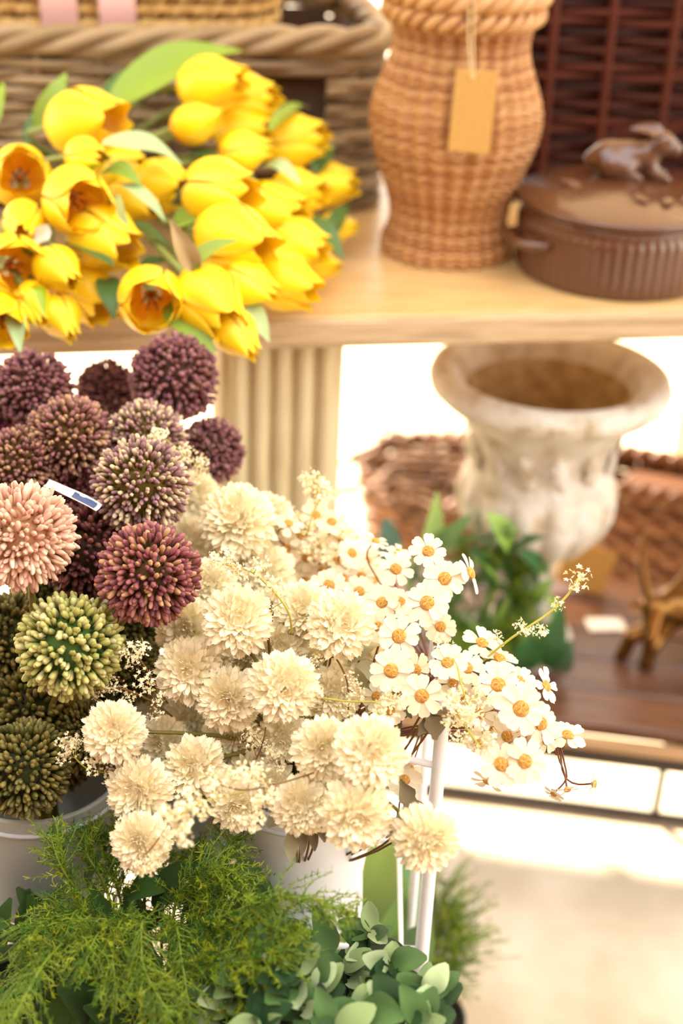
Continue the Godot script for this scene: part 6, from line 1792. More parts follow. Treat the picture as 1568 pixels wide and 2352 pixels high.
var GREENS := [
	[Vector3(0.2636,0.2390,-1.4912),Vector3(0.2053,0.2987,-1.4557),0.0131,Vector3(0.1247,0.9547,0.2701),1],
	[Vector3(0.2424,0.3974,-1.4501),Vector3(0.2050,0.4473,-1.4092),0.0218,Vector3(0.2866,0.5738,0.7672),1],
	[Vector3(0.2160,0.3844,-1.4708),Vector3(0.1660,0.4436,-1.4350),0.0239,Vector3(0.0155,0.8902,0.4553),0],
	[Vector3(0.1954,0.2847,-1.4627),Vector3(0.2308,0.3452,-1.4277),0.0248,Vector3(0.1708,0.8977,0.4061),2],
	[Vector3(0.2527,0.3784,-1.4680),Vector3(0.2115,0.4427,-1.4350),0.0140,Vector3(0.3321,0.6805,0.6532),1],
	[Vector3(0.2265,0.3470,-1.4680),Vector3(0.2174,0.4357,-1.4485),0.0225,Vector3(0.4259,0.8230,0.3758),1],
	[Vector3(0.1284,0.3261,-1.4863),Vector3(0.1606,0.3800,-1.4476),0.0159,Vector3(-0.2757,0.8362,0.4742),2],
	[Vector3(0.2291,0.3652,-1.4663),Vector3(0.1823,0.4412,-1.4398),0.0166,Vector3(-0.5034,0.5172,0.6922),0],
	[Vector3(0.1971,0.4292,-1.4369),Vector3(0.2325,0.4764,-1.3945),0.0200,Vector3(0.0321,0.8107,0.5846),1],
	[Vector3(0.0843,0.3590,-1.4464),Vector3(0.1037,0.4372,-1.4212),0.0121,Vector3(-0.4479,0.5892,0.6725),2],
	[Vector3(0.1333,0.2792,-1.4858),Vector3(0.1700,0.3367,-1.4491),0.0184,Vector3(-0.3439,0.8833,0.3185),2],
	[Vector3(0.2594,0.2702,-1.4848),Vector3(0.2581,0.3590,-1.4655),0.0171,Vector3(0.2224,0.8952,0.3861),2],
	[Vector3(0.2174,0.2658,-1.4857),Vector3(0.1869,0.3266,-1.4507),0.0172,Vector3(-0.2997,0.8999,0.3170),1],
	[Vector3(0.2067,0.2407,-1.4937),Vector3(0.2409,0.3074,-1.4621),0.0234,Vector3(0.4465,0.7229,0.5273),1],
	[Vector3(0.2431,0.2583,-1.4704),Vector3(0.1893,0.3142,-1.4328),0.0248,Vector3(0.0186,0.6521,0.7579),1],
	[Vector3(0.1745,0.3571,-1.4287),Vector3(0.1548,0.4445,-1.4086),0.0176,Vector3(0.2175,0.9299,0.2967),2],
	[Vector3(0.0945,0.2977,-1.4425),Vector3(0.0898,0.3856,-1.4226),0.0171,Vector3(0.2436,0.6926,0.6789),0],
	[Vector3(0.2047,0.3419,-1.4545),Vector3(0.2178,0.4043,-1.4204),0.0166,Vector3(0.2860,0.7972,0.5316),1],
	[Vector3(0.1372,0.2842,-1.4857),Vector3(0.0839,0.3562,-1.4570),0.0127,Vector3(0.4156,0.7982,0.4361),0],
	[Vector3(0.1189,0.3493,-1.4490),Vector3(0.1133,0.4262,-1.4230),0.0133,Vector3(-0.3029,0.5666,0.7663),0],
	[Vector3(0.2467,0.4169,-1.4554),Vector3(0.1913,0.4716,-1.4172),0.0176,Vector3(-0.0232,0.9118,0.4101),0],
	[Vector3(0.2153,0.2352,-1.4851),Vector3(0.2196,0.3207,-1.4639),0.0252,Vector3(-0.4159,0.8699,0.2650),0],
	[Vector3(0.1913,0.2667,-1.4528),Vector3(0.1561,0.3407,-1.4252),0.0202,Vector3(0.4522,0.6602,0.5997),0],
	[Vector3(0.2055,0.4061,-1.4683),Vector3(0.1759,0.4605,-1.4298),0.0203,Vector3(-0.2726,0.9094,0.3141),0],
	[Vector3(0.1108,0.3360,-1.4637),Vector3(0.1051,0.4013,-1.4313),0.0192,Vector3(-0.4209,0.4585,0.7827),2],
	[Vector3(0.1033,0.4440,-1.4124),Vector3(0.1427,0.5089,-1.3797),0.0209,Vector3(0.3205,0.6742,0.6654),2],
	[Vector3(0.1785,0.2925,-1.4542),Vector3(0.2022,0.3725,-1.4299),0.0194,Vector3(0.1756,0.5058,0.8446),0],
	[Vector3(0.1290,0.3657,-1.4791),Vector3(0.1565,0.4144,-1.4374),0.0201,Vector3(-0.3239,0.8308,0.4527),1],
	[Vector3(0.1425,0.3728,-1.4653),Vector3(0.1615,0.4287,-1.4277),0.0149,Vector3(-0.1444,0.9443,0.2957),0],
	[Vector3(0.1934,0.2450,-1.4758),Vector3(0.2151,0.3100,-1.4432),0.0163,Vector3(0.3473,0.8757,0.3354),2],
	[Vector3(0.1675,0.4249,-1.4371),Vector3(0.2012,0.4788,-1.3984),0.0124,Vector3(-0.2970,0.8174,0.4935),2],
	[Vector3(0.1759,0.3859,-1.4629),Vector3(0.1490,0.4503,-1.4300),0.0197,Vector3(-0.0130,0.9384,0.3452),2],
	[Vector3(0.1588,0.3016,-1.4587),Vector3(0.1770,0.3869,-1.4374),0.0137,Vector3(0.3157,0.9009,0.2979),1],
	[Vector3(0.1071,0.3455,-1.4672),Vector3(0.0747,0.4037,-1.4308),0.0171,Vector3(0.3718,0.8106,0.4525),1],
	[Vector3(0.2184,0.3128,-1.4702),Vector3(0.2008,0.3900,-1.4444),0.0139,Vector3(0.5153,0.5517,0.6558),2],
	[Vector3(0.2032,0.2828,-1.4706),Vector3(0.2000,0.3576,-1.4435),0.0136,Vector3(0.1133,0.8677,0.4840),2],
	[Vector3(0.1677,0.2292,-1.4959),Vector3(0.1435,0.3065,-1.4701),0.0159,Vector3(0.2533,0.6301,0.7341),1],
	[Vector3(0.2243,0.3398,-1.4479),Vector3(0.2508,0.4080,-1.4171),0.0224,Vector3(-0.1578,0.7100,0.6863),0],
	[Vector3(0.1923,0.3793,-1.4332),Vector3(0.1504,0.4414,-1.3991),0.0126,Vector3(-0.4759,0.7731,0.4193),0],
	[Vector3(0.1751,0.2584,-1.4571),Vector3(0.1565,0.3284,-1.4273),0.0233,Vector3(0.0169,0.5571,0.8303),0],
	[Vector3(0.2563,0.2348,-1.4898),Vector3(0.2026,0.3149,-1.4656),0.0222,Vector3(-0.1539,0.5484,0.8220),0],
	[Vector3(0.2141,0.2738,-1.4713),Vector3(0.1966,0.3618,-1.4515),0.0242,Vector3(-0.4455,0.8076,0.3865),1],
	[Vector3(0.2195,0.3269,-1.4641),Vector3(0.2331,0.3857,-1.4281),0.0244,Vector3(0.0174,0.8607,0.5089),2],
	[Vector3(0.1788,0.3990,-1.4409),Vector3(0.1460,0.4505,-1.4008),0.0230,Vector3(0.4148,0.8214,0.3914),1],
	[Vector3(0.1454,0.3476,-1.4681),Vector3(0.1356,0.4212,-1.4403),0.0227,Vector3(-0.2757,0.5440,0.7925),0],
	[Vector3(0.1254,0.2921,-1.4514),Vector3(0.1343,0.3587,-1.4196),0.0153,Vector3(0.3252,0.5591,0.7627),1],
	[Vector3(0.1657,0.3608,-1.4780),Vector3(0.1848,0.4247,-1.4448),0.0254,Vector3(0.1586,0.6120,0.7748),0],
	[Vector3(0.2342,0.2568,-1.4564),Vector3(0.2318,0.3283,-1.4274),0.0221,Vector3(-0.4685,0.7973,0.3805),0],
	[Vector3(0.1737,0.3043,-1.4603),Vector3(0.1904,0.3879,-1.4380),0.0134,Vector3(-0.2001,0.6266,0.7532),0],
	[Vector3(0.2134,0.3645,-1.4765),Vector3(0.1678,0.4083,-1.4322),0.0141,Vector3(-0.4215,0.7785,0.4650),1],
	[Vector3(0.2159,0.3611,-1.4616),Vector3(0.1886,0.4363,-1.4347),0.0127,Vector3(-0.1931,0.5172,0.8338),1],
	[Vector3(0.2136,0.2507,-1.4940),Vector3(0.2095,0.3212,-1.4645),0.0170,Vector3(0.1167,0.8907,0.4394),2],
	[Vector3(0.1894,0.4407,-1.4232),Vector3(0.1998,0.4990,-1.3869),0.0181,Vector3(-0.0874,0.9250,0.3698),2],
	[Vector3(0.2353,0.3740,-1.4628),Vector3(0.1862,0.4366,-1.4289),0.0220,Vector3(0.1607,0.9078,0.3875),0],
	[Vector3(0.2208,0.3359,-1.4710),Vector3(0.1670,0.3967,-1.4361),0.0143,Vector3(-0.0537,0.8056,0.5900),1],
	[Vector3(0.1355,0.2778,-1.4707),Vector3(0.1261,0.3620,-1.4488),0.0178,Vector3(-0.0443,0.7848,0.6182),0],
	[Vector3(0.1624,0.2455,-1.4654),Vector3(0.1413,0.3142,-1.4350),0.0241,Vector3(-0.3662,0.7078,0.6041),0],
	[Vector3(0.1060,0.3380,-1.4572),Vector3(0.1446,0.3933,-1.4192),0.0218,Vector3(-0.4376,0.8341,0.3360),1],
	[Vector3(0.2070,0.3942,-1.4595),Vector3(0.1624,0.4373,-1.4147),0.0213,Vector3(-0.0599,0.9428,0.3279),0],
	[Vector3(0.2357,0.2791,-1.4570),Vector3(0.2687,0.3488,-1.4270),0.0149,Vector3(-0.4043,0.6462,0.6473),2],
	[Vector3(0.2269,0.3588,-1.4537),Vector3(0.2168,0.4385,-1.4292),0.0179,Vector3(-0.3905,0.8761,0.2827),0],
	[Vector3(0.1859,0.3697,-1.4484),Vector3(0.1580,0.4412,-1.4194),0.0202,Vector3(-0.3350,0.8987,0.2831),1],
	[Vector3(0.2151,0.3654,-1.4672),Vector3(0.1699,0.4288,-1.4337),0.0140,Vector3(0.3648,0.6408,0.6755),0],
	[Vector3(0.1103,0.3299,-1.4633),Vector3(0.1478,0.3822,-1.4237),0.0202,Vector3(0.4375,0.5276,0.7281),2],
	[Vector3(0.2066,0.2689,-1.4660),Vector3(0.1555,0.3322,-1.4324),0.0238,Vector3(0.3855,0.7692,0.5097),1],
	[Vector3(0.0855,0.3639,-1.4308),Vector3(0.0936,0.4440,-1.4066),0.0210,Vector3(-0.2733,0.9213,0.2767),0],
	[Vector3(0.2100,0.3067,-1.4873),Vector3(0.2444,0.3601,-1.4484),0.0234,Vector3(-0.0932,0.7763,0.6234),2],
	[Vector3(0.1114,0.3230,-1.4731),Vector3(0.1235,0.3958,-1.4449),0.0230,Vector3(-0.2842,0.7981,0.5313),2],
	[Vector3(0.1559,0.4263,-1.4315),Vector3(0.1787,0.4788,-1.3920),0.0243,Vector3(-0.1624,0.9442,0.2867),1],
	[Vector3(0.1792,0.2598,-1.4525),Vector3(0.1813,0.3459,-1.4317),0.0225,Vector3(-0.2193,0.5246,0.8226),2],
	[Vector3(0.1702,0.2666,-1.4525),Vector3(0.1302,0.3515,-1.4309),0.0141,Vector3(0.0775,0.9108,0.4056),1],
	[Vector3(0.2386,0.2979,-1.4658),Vector3(0.1960,0.3774,-1.4413),0.0175,Vector3(0.1919,0.7343,0.6511),2],
	[Vector3(0.1628,0.2490,-1.4693),Vector3(0.1857,0.3074,-1.4330),0.0259,Vector3(0.1555,0.7447,0.6490),1],
	[Vector3(0.2180,0.2316,-1.4911),Vector3(0.2410,0.3012,-1.4610),0.0244,Vector3(0.2841,0.8000,0.5285),2],
	[Vector3(0.1318,0.2374,-1.4810),Vector3(0.1538,0.2979,-1.4459),0.0173,Vector3(-0.2993,0.8680,0.3962),2],
	[Vector3(0.2344,0.3775,-1.4460),Vector3(0.2086,0.4434,-1.4139),0.0197,Vector3(-0.0017,0.9489,0.3155),1],
	[Vector3(0.1252,0.4097,-1.4656),Vector3(0.1665,0.4621,-1.4261),0.0131,Vector3(0.0145,0.6532,0.7570),2],
	[Vector3(0.1563,0.4297,-1.4388),Vector3(0.1515,0.4970,-1.4075),0.0132,Vector3(0.0886,0.8900,0.4472),1],
	[Vector3(0.2722,0.3326,-1.4554),Vector3(0.2383,0.3885,-1.4178),0.0135,Vector3(0.3764,0.4929,0.7845),0],
	[Vector3(0.1269,0.2890,-1.4751),Vector3(0.1294,0.3734,-1.4533),0.0131,Vector3(-0.4468,0.4639,0.7650),1],
	[Vector3(0.1033,0.4287,-1.4088),Vector3(0.1062,0.5189,-1.4130),0.0255,Vector3(0.0934,0.6549,0.7499),0],
	[Vector3(0.0603,0.3930,-1.4347),Vector3(0.0521,0.4610,-1.4495),0.0315,Vector3(0.2003,0.5693,0.7974),3],
	[Vector3(0.2538,0.2594,-1.4521),Vector3(0.2664,0.3639,-1.4300),0.0414,Vector3(0.0934,0.6549,0.7499),1],
	[Vector3(0.2312,0.2597,-1.4408),Vector3(0.2375,0.3437,-1.4302),0.0416,Vector3(0.0934,0.6549,0.7499),1],
	[Vector3(0.2702,0.2553,-1.4499),Vector3(0.2835,0.3114,-1.4352),0.0369,Vector3(0.0867,0.7256,0.6826),1],
	[Vector3(0.1955,0.4455,-1.4180),Vector3(0.1645,0.4989,-1.4019),0.0294,Vector3(0.0833,0.7977,0.5973),0],
]
var MOSS := [
	[Vector3(0.1827,0.2803,-1.4637),Vector3(0.2123,0.3464,-1.4432),Vector3(0.2359,0.3879,-1.4090)],
	[Vector3(0.1827,0.2803,-1.4637),Vector3(0.2061,0.3300,-1.4341),Vector3(0.2248,0.3561,-1.3914)],
	[Vector3(0.1827,0.2803,-1.4637),Vector3(0.1883,0.3193,-1.4282),Vector3(0.1928,0.3355,-1.3800)],
	[Vector3(0.1827,0.2803,-1.4637),Vector3(0.1656,0.3185,-1.4277),Vector3(0.1520,0.3339,-1.3791)],
	[Vector3(0.1827,0.2803,-1.4637),Vector3(0.1468,0.3277,-1.4328),Vector3(0.1180,0.3520,-1.3891)],
	[Vector3(0.1827,0.2803,-1.4637),Vector3(0.1390,0.3436,-1.4416),Vector3(0.1038,0.3829,-1.4062)],
	[Vector3(0.1827,0.2803,-1.4637),Vector3(0.1452,0.3600,-1.4507),Vector3(0.1149,0.4147,-1.4238)],
	[Vector3(0.1827,0.2803,-1.4637),Vector3(0.1630,0.3707,-1.4566),Vector3(0.1469,0.4353,-1.4353)],
	[Vector3(0.1827,0.2803,-1.4637),Vector3(0.1857,0.3715,-1.4571),Vector3(0.1877,0.4368,-1.4361)],
	[Vector3(0.1827,0.2803,-1.4637),Vector3(0.2045,0.3623,-1.4520),Vector3(0.2217,0.4187,-1.4261)],
]
var DARK_LEAVES := [
	[Vector3(-0.2150,0.4460,-0.7869),Vector3(-0.1700,0.4865,-0.7750),0.0192,Vector3(-0.1057,0.9144,0.3909)],
	[Vector3(-0.2165,0.4280,-0.7726),Vector3(-0.2123,0.4833,-0.7689),0.0187,Vector3(0.3018,0.7682,0.5646)],
	[Vector3(-0.1611,0.4507,-0.7448),Vector3(-0.1241,0.4836,-0.7287),0.0239,Vector3(0.1657,0.7046,0.6900)],
	[Vector3(-0.2413,0.4176,-0.7711),Vector3(-0.2766,0.4547,-0.7574),0.0184,Vector3(-0.1615,0.6676,0.7268)],
	[Vector3(-0.1982,0.4086,-0.7652),Vector3(-0.2379,0.4363,-0.7463),0.0224,Vector3(0.0421,0.8790,0.4750)],
	[Vector3(-0.2127,0.3621,-0.7500),Vector3(-0.2407,0.3957,-0.7344),0.0184,Vector3(-0.0960,0.8466,0.5236)],
	[Vector3(-0.0206,0.3881,-0.7701),Vector3(0.0088,0.4257,-0.7567),0.0251,Vector3(0.1081,0.6950,0.7108)],
	[Vector3(-0.1289,0.4343,-0.7322),Vector3(-0.0824,0.4723,-0.7189),0.0264,Vector3(-0.4934,0.7029,0.5123)],
	[Vector3(-0.2141,0.4515,-0.7778),Vector3(-0.2161,0.5097,-0.7758),0.0247,Vector3(-0.1022,0.9496,0.2963)],
	[Vector3(-0.0131,0.4022,-0.7026),Vector3(-0.0370,0.4606,-0.7007),0.0247,Vector3(-0.2699,0.9198,0.2849)],
	[Vector3(-0.0192,0.4201,-0.7218),Vector3(-0.0005,0.4631,-0.7113),0.0218,Vector3(0.0450,0.9451,0.3236)],
	[Vector3(-0.1606,0.4321,-0.7502),Vector3(-0.1907,0.4628,-0.7330),0.0235,Vector3(0.2027,0.7069,0.6777)],
	[Vector3(-0.2347,0.3817,-0.7437),Vector3(-0.2674,0.4147,-0.7276),0.0187,Vector3(0.1461,0.9495,0.2777)],
	[Vector3(-0.1445,0.4245,-0.7181),Vector3(-0.1677,0.4677,-0.7078),0.0205,Vector3(-0.0830,0.9605,0.2657)],
	[Vector3(-0.2024,0.4172,-0.7798),Vector3(-0.1870,0.4760,-0.7781),0.0212,Vector3(0.0416,0.9563,0.2893)],
	[Vector3(-0.2029,0.4360,-0.7438),Vector3(-0.1906,0.4895,-0.7392),0.0195,Vector3(-0.1831,0.7929,0.5811)],
	[Vector3(-0.0811,0.5029,-0.7855),Vector3(-0.1148,0.5239,-0.7628),0.0173,Vector3(0.0884,0.7269,0.6811)],
	[Vector3(-0.0164,0.4288,-0.7354),Vector3(0.0277,0.4568,-0.7166),0.0170,Vector3(0.1147,0.9556,0.2713)],
	[Vector3(-0.2637,0.4743,-0.7576),Vector3(-0.2425,0.5291,-0.7536),0.0167,Vector3(-0.4273,0.5833,0.6908)],
	[Vector3(-0.1669,0.4715,-0.7761),Vector3(-0.1250,0.5015,-0.7585),0.0199,Vector3(-0.1210,0.9048,0.4083)],
	[Vector3(-0.0261,0.4065,-0.7697),Vector3(0.0029,0.4578,-0.7638),0.0232,Vector3(0.1011,0.8719,0.4792)],
	[Vector3(-0.2319,0.4317,-0.7277),Vector3(-0.2018,0.4756,-0.7177),0.0232,Vector3(0.0863,0.8261,0.5568)],
	[Vector3(-0.0721,0.3680,-0.7282),Vector3(-0.0645,0.4276,-0.7269),0.0163,Vector3(-0.2609,0.9131,0.3135)],
	[Vector3(-0.2569,0.4352,-0.7979),Vector3(-0.2115,0.4585,-0.7765),0.0180,Vector3(0.2044,0.9543,0.2180)],
	[Vector3(-0.1352,0.4179,-0.7314),Vector3(-0.1085,0.4569,-0.7187),0.0261,Vector3(-0.0633,0.8973,0.4368)],
	[Vector3(-0.0680,0.4485,-0.7585),Vector3(-0.0947,0.4954,-0.7502),0.0260,Vector3(0.3622,0.6908,0.6258)],
	[Vector3(-0.0742,0.4070,-0.7199),Vector3(-0.0759,0.4640,-0.7172),0.0223,Vector3(-0.3980,0.7988,0.4511)],
	[Vector3(-0.1441,0.3927,-0.7497),Vector3(-0.1092,0.4349,-0.7388),0.0229,Vector3(-0.3374,0.8807,0.3325)],
	[Vector3(-0.0008,0.3785,-0.7481),Vector3(-0.0025,0.4443,-0.7503),0.0242,Vector3(0.4578,0.6004,0.6557)],
	[Vector3(-0.0698,0.4747,-0.7540),Vector3(-0.0886,0.5276,-0.7490),0.0165,Vector3(-0.4109,0.8520,0.3246)],
	[Vector3(-0.1173,0.4708,-0.7475),Vector3(-0.1486,0.4935,-0.7258),0.0238,Vector3(-0.2373,0.8658,0.4404)],
	[Vector3(-0.1540,0.4664,-0.7850),Vector3(-0.1807,0.5090,-0.7743),0.0189,Vector3(-0.3114,0.5948,0.7411)],
	[Vector3(-0.2046,0.3900,-0.7419),Vector3(-0.1785,0.4478,-0.7396),0.0269,Vector3(-0.0494,0.8673,0.4953)],
	[Vector3(-0.0452,0.4964,-0.7894),Vector3(-0.0670,0.5483,-0.7839),0.0159,Vector3(-0.1630,0.9551,0.2475)],
	[Vector3(-0.2056,0.3848,-0.7540),Vector3(-0.2264,0.4228,-0.7408),0.0245,Vector3(-0.4703,0.5350,0.7018)],
	[Vector3(-0.0170,0.4452,-0.7653),Vector3(-0.0455,0.4844,-0.7528),0.0267,Vector3(-0.0629,0.8768,0.4767)],
	[Vector3(-0.2015,0.4578,-0.7904),Vector3(-0.1631,0.4820,-0.7695),0.0234,Vector3(0.0339,0.9176,0.3962)],
	[Vector3(-0.1178,0.4078,-0.7498),Vector3(-0.1013,0.4599,-0.7443),0.0255,Vector3(0.4010,0.8227,0.4030)],
	[Vector3(-0.2099,0.4430,-0.7849),Vector3(-0.1765,0.4761,-0.7690),0.0210,Vector3(-0.2930,0.8099,0.5082)],
	[Vector3(-0.1895,0.4470,-0.7818),Vector3(-0.2152,0.4757,-0.7634),0.0219,Vector3(0.1365,0.9461,0.2936)],
	[Vector3(-0.1158,0.4195,-0.7834),Vector3(-0.0658,0.4437,-0.7625),0.0263,Vector3(-0.1428,0.8318,0.5365)],
	[Vector3(-0.1510,0.4825,-0.7697),Vector3(-0.1847,0.5072,-0.7491),0.0222,Vector3(0.2567,0.8711,0.4186)],
	[Vector3(-0.1931,0.4273,-0.7570),Vector3(-0.2245,0.4725,-0.7477),0.0180,Vector3(-0.1822,0.9515,0.2481)],
	[Vector3(-0.0695,0.4036,-0.7331),Vector3(-0.0450,0.4500,-0.7245),0.0206,Vector3(-0.0132,0.9508,0.3097)],
	[Vector3(-0.2329,0.4014,-0.7084),Vector3(-0.2005,0.4436,-0.6975),0.0169,Vector3(0.3882,0.7897,0.4750)],
	[Vector3(-0.0177,0.4488,-0.7439),Vector3(-0.0451,0.4955,-0.7355),0.0259,Vector3(-0.1261,0.8558,0.5017)],
	[Vector3(-0.2411,0.4254,-0.7459),Vector3(-0.2508,0.4811,-0.7425),0.0247,Vector3(-0.3143,0.7612,0.5672)],
	[Vector3(-0.0929,0.3960,-0.7438),Vector3(-0.1362,0.4305,-0.7286),0.0188,Vector3(0.1148,0.9512,0.2863)],
	[Vector3(-0.2670,0.3757,-0.7554),Vector3(-0.2405,0.4319,-0.7522),0.0186,Vector3(0.5072,0.5272,0.6818)],
	[Vector3(0.0199,0.3829,-0.7641),Vector3(-0.0277,0.4105,-0.7451),0.0257,Vector3(0.2866,0.7596,0.5839)],
	[Vector3(-0.2192,0.4389,-0.7877),Vector3(-0.1866,0.4762,-0.7741),0.0177,Vector3(-0.2209,0.7106,0.6680)],
	[Vector3(-0.1238,0.3990,-0.7650),Vector3(-0.1543,0.4359,-0.7512),0.0169,Vector3(-0.1705,0.6588,0.7327)],
	[Vector3(-0.2219,0.4708,-0.7526),Vector3(-0.2448,0.5004,-0.7347),0.0225,Vector3(-0.4401,0.6392,0.6306)],
	[Vector3(-0.0667,0.4565,-0.7507),Vector3(-0.0187,0.4845,-0.7319),0.0209,Vector3(-0.1905,0.9226,0.3355)],
	[Vector3(-0.0411,0.4168,-0.7771),Vector3(-0.0128,0.4503,-0.7613),0.0273,Vector3(-0.4478,0.7144,0.5377)],
	[Vector3(-0.0079,0.3955,-0.7154),Vector3(-0.0230,0.4549,-0.7141),0.0259,Vector3(0.2935,0.8162,0.4977)],
	[Vector3(-0.0191,0.4455,-0.7608),Vector3(0.0150,0.4730,-0.7417),0.0161,Vector3(-0.2196,0.9139,0.3414)],
	[Vector3(-0.1267,0.5113,-0.7803),Vector3(-0.0839,0.5490,-0.7669),0.0204,Vector3(-0.2451,0.8802,0.4064)],
	[Vector3(-0.2688,0.4184,-0.7676),Vector3(-0.2361,0.4624,-0.7576),0.0162,Vector3(-0.1124,0.8825,0.4567)],
	[Vector3(-0.1148,0.4849,-0.7713),Vector3(-0.1143,0.5347,-0.7646),0.0201,Vector3(-0.4782,0.7608,0.4388)],
	[Vector3(-0.1416,0.3782,-0.7581),Vector3(-0.1727,0.4008,-0.7363),0.0176,Vector3(-0.2144,0.7688,0.6025)],
	[Vector3(-0.2713,0.4685,-0.7619),Vector3(-0.2256,0.5040,-0.7474),0.0213,Vector3(-0.3303,0.9027,0.2756)],
	[Vector3(-0.2463,0.3626,-0.7511),Vector3(-0.2682,0.3954,-0.7350),0.0227,Vector3(0.1167,0.8650,0.4880)],
	[Vector3(-0.0653,0.4230,-0.7183),Vector3(-0.0558,0.4730,-0.7117),0.0256,Vector3(0.2752,0.8819,0.3829)],
	[Vector3(-0.1596,0.4375,-0.7225),Vector3(-0.1425,0.4855,-0.7148),0.0197,Vector3(-0.1205,0.9347,0.3345)],
	[Vector3(-0.1884,0.4383,-0.7467),Vector3(-0.1816,0.4879,-0.7399),0.0228,Vector3(-0.3121,0.8580,0.4079)],
	[Vector3(-0.0569,0.4165,-0.7228),Vector3(-0.0321,0.4671,-0.7165),0.0160,Vector3(-0.4155,0.6010,0.6827)],
	[Vector3(-0.1908,0.4280,-0.7554),Vector3(-0.1823,0.4820,-0.7510),0.0258,Vector3(0.1524,0.9581,0.2427)],
	[Vector3(-0.0739,0.4437,-0.7702),Vector3(-0.1096,0.4719,-0.7515),0.0180,Vector3(0.3620,0.8992,0.2458)],
	[Vector3(-0.2078,0.3946,-0.7549),Vector3(-0.1770,0.4468,-0.7495),0.0218,Vector3(0.4028,0.7606,0.5092)],
	[Vector3(-0.2409,0.3840,-0.7585),Vector3(-0.2711,0.4088,-0.7380),0.0230,Vector3(-0.2788,0.9127,0.2989)],
	[Vector3(-0.2411,0.4017,-0.7734),Vector3(-0.2073,0.4400,-0.7603),0.0192,Vector3(-0.4528,0.7140,0.5341)],
	[Vector3(0.0062,0.4684,-0.7663),Vector3(-0.0076,0.5213,-0.7613),0.0190,Vector3(0.1571,0.6881,0.7084)],
	[Vector3(-0.0776,0.4333,-0.7718),Vector3(-0.0529,0.4811,-0.7641),0.0198,Vector3(0.2846,0.8134,0.5074)],
	[Vector3(-0.1343,0.4424,-0.7418),Vector3(-0.1050,0.4792,-0.7279),0.0260,Vector3(0.1614,0.7341,0.6596)],
	[Vector3(-0.0545,0.4026,-0.7383),Vector3(-0.0409,0.4504,-0.7305),0.0212,Vector3(0.4961,0.5431,0.6774)],
	[Vector3(-0.1341,0.4274,-0.7382),Vector3(-0.1664,0.4519,-0.7175),0.0258,Vector3(0.2322,0.9465,0.2240)],
	[Vector3(-0.2716,0.4382,-0.7968),Vector3(-0.2259,0.4658,-0.7778),0.0165,Vector3(0.0341,0.9623,0.2699)],
	[Vector3(-0.1656,0.4141,-0.7098),Vector3(-0.1399,0.4567,-0.6992),0.0251,Vector3(-0.0524,0.9382,0.3420)],
	[Vector3(-0.2401,0.4220,-0.7216),Vector3(-0.2412,0.4785,-0.7186),0.0241,Vector3(-0.1124,0.6607,0.7422)],
	[Vector3(-0.0855,0.5083,-0.7697),Vector3(-0.0843,0.5625,-0.7655),0.0163,Vector3(-0.3781,0.8707,0.3145)],
	[Vector3(-0.0671,0.4389,-0.7907),Vector3(-0.1053,0.4794,-0.7788),0.0175,Vector3(0.3481,0.8437,0.4087)],
	[Vector3(-0.1523,0.4857,-0.7564),Vector3(-0.1662,0.5406,-0.7526),0.0223,Vector3(-0.0516,0.7325,0.6788)],
	[Vector3(-0.0323,0.4549,-0.7517),Vector3(-0.0077,0.5053,-0.7454),0.0197,Vector3(-0.1926,0.9502,0.2451)],
	[Vector3(-0.1464,0.5041,-0.7835),Vector3(-0.1124,0.5299,-0.7635),0.0219,Vector3(-0.4412,0.8451,0.3020)],
	[Vector3(-0.1648,0.3825,-0.7589),Vector3(-0.1518,0.4325,-0.7522),0.0195,Vector3(-0.1043,0.9380,0.3305)],
	[Vector3(-0.1868,0.4522,-0.7459),Vector3(-0.1838,0.5125,-0.7451),0.0260,Vector3(0.0310,0.9543,0.2973)],
	[Vector3(-0.0082,0.3842,-0.7667),Vector3(-0.0088,0.4431,-0.7651),0.0224,Vector3(-0.3942,0.5884,0.7060)],
	[Vector3(-0.0910,0.5041,-0.7996),Vector3(-0.0526,0.5272,-0.7782),0.0239,Vector3(-0.1439,0.7970,0.5866)],
	[Vector3(-0.0851,0.4161,-0.7263),Vector3(-0.0653,0.4660,-0.7197),0.0158,Vector3(-0.0828,0.9240,0.3732)],
	[Vector3(-0.1423,0.3975,-0.7552),Vector3(-0.1463,0.4573,-0.7541),0.0203,Vector3(0.3866,0.8675,0.3130)],
	[Vector3(-0.2795,0.3688,-0.7510),Vector3(-0.2367,0.4075,-0.7382),0.0171,Vector3(0.2210,0.8229,0.5234)],
	[Vector3(-0.1502,0.4439,-0.8051),Vector3(-0.1518,0.4952,-0.7992),0.0224,Vector3(0.3111,0.8842,0.3485)],
	[Vector3(-0.0447,0.3654,-0.7553),Vector3(-0.0041,0.4086,-0.7449),0.0229,Vector3(0.1216,0.8810,0.4571)],
	[Vector3(-0.1732,0.4296,-0.7240),Vector3(-0.1417,0.4633,-0.7083),0.0199,Vector3(-0.0624,0.9420,0.3298)],
	[Vector3(-0.1055,0.4492,-0.7996),Vector3(-0.0661,0.4820,-0.7834),0.0235,Vector3(0.3948,0.8317,0.3905)],
	[Vector3(-0.0467,0.4883,-0.7588),Vector3(-0.0116,0.5216,-0.7430),0.0208,Vector3(-0.0851,0.7798,0.6202)],
	[Vector3(-0.1175,0.3563,-0.7559),Vector3(-0.1524,0.3926,-0.7418),0.0223,Vector3(-0.3987,0.6901,0.6040)],
	[Vector3(-0.2072,0.4328,-0.7824),Vector3(-0.1638,0.4713,-0.7695),0.0274,Vector3(0.4762,0.6710,0.5683)],
	[Vector3(-0.0929,0.4558,-0.7770),Vector3(-0.0958,0.5129,-0.7743),0.0267,Vector3(0.3529,0.7559,0.5514)],
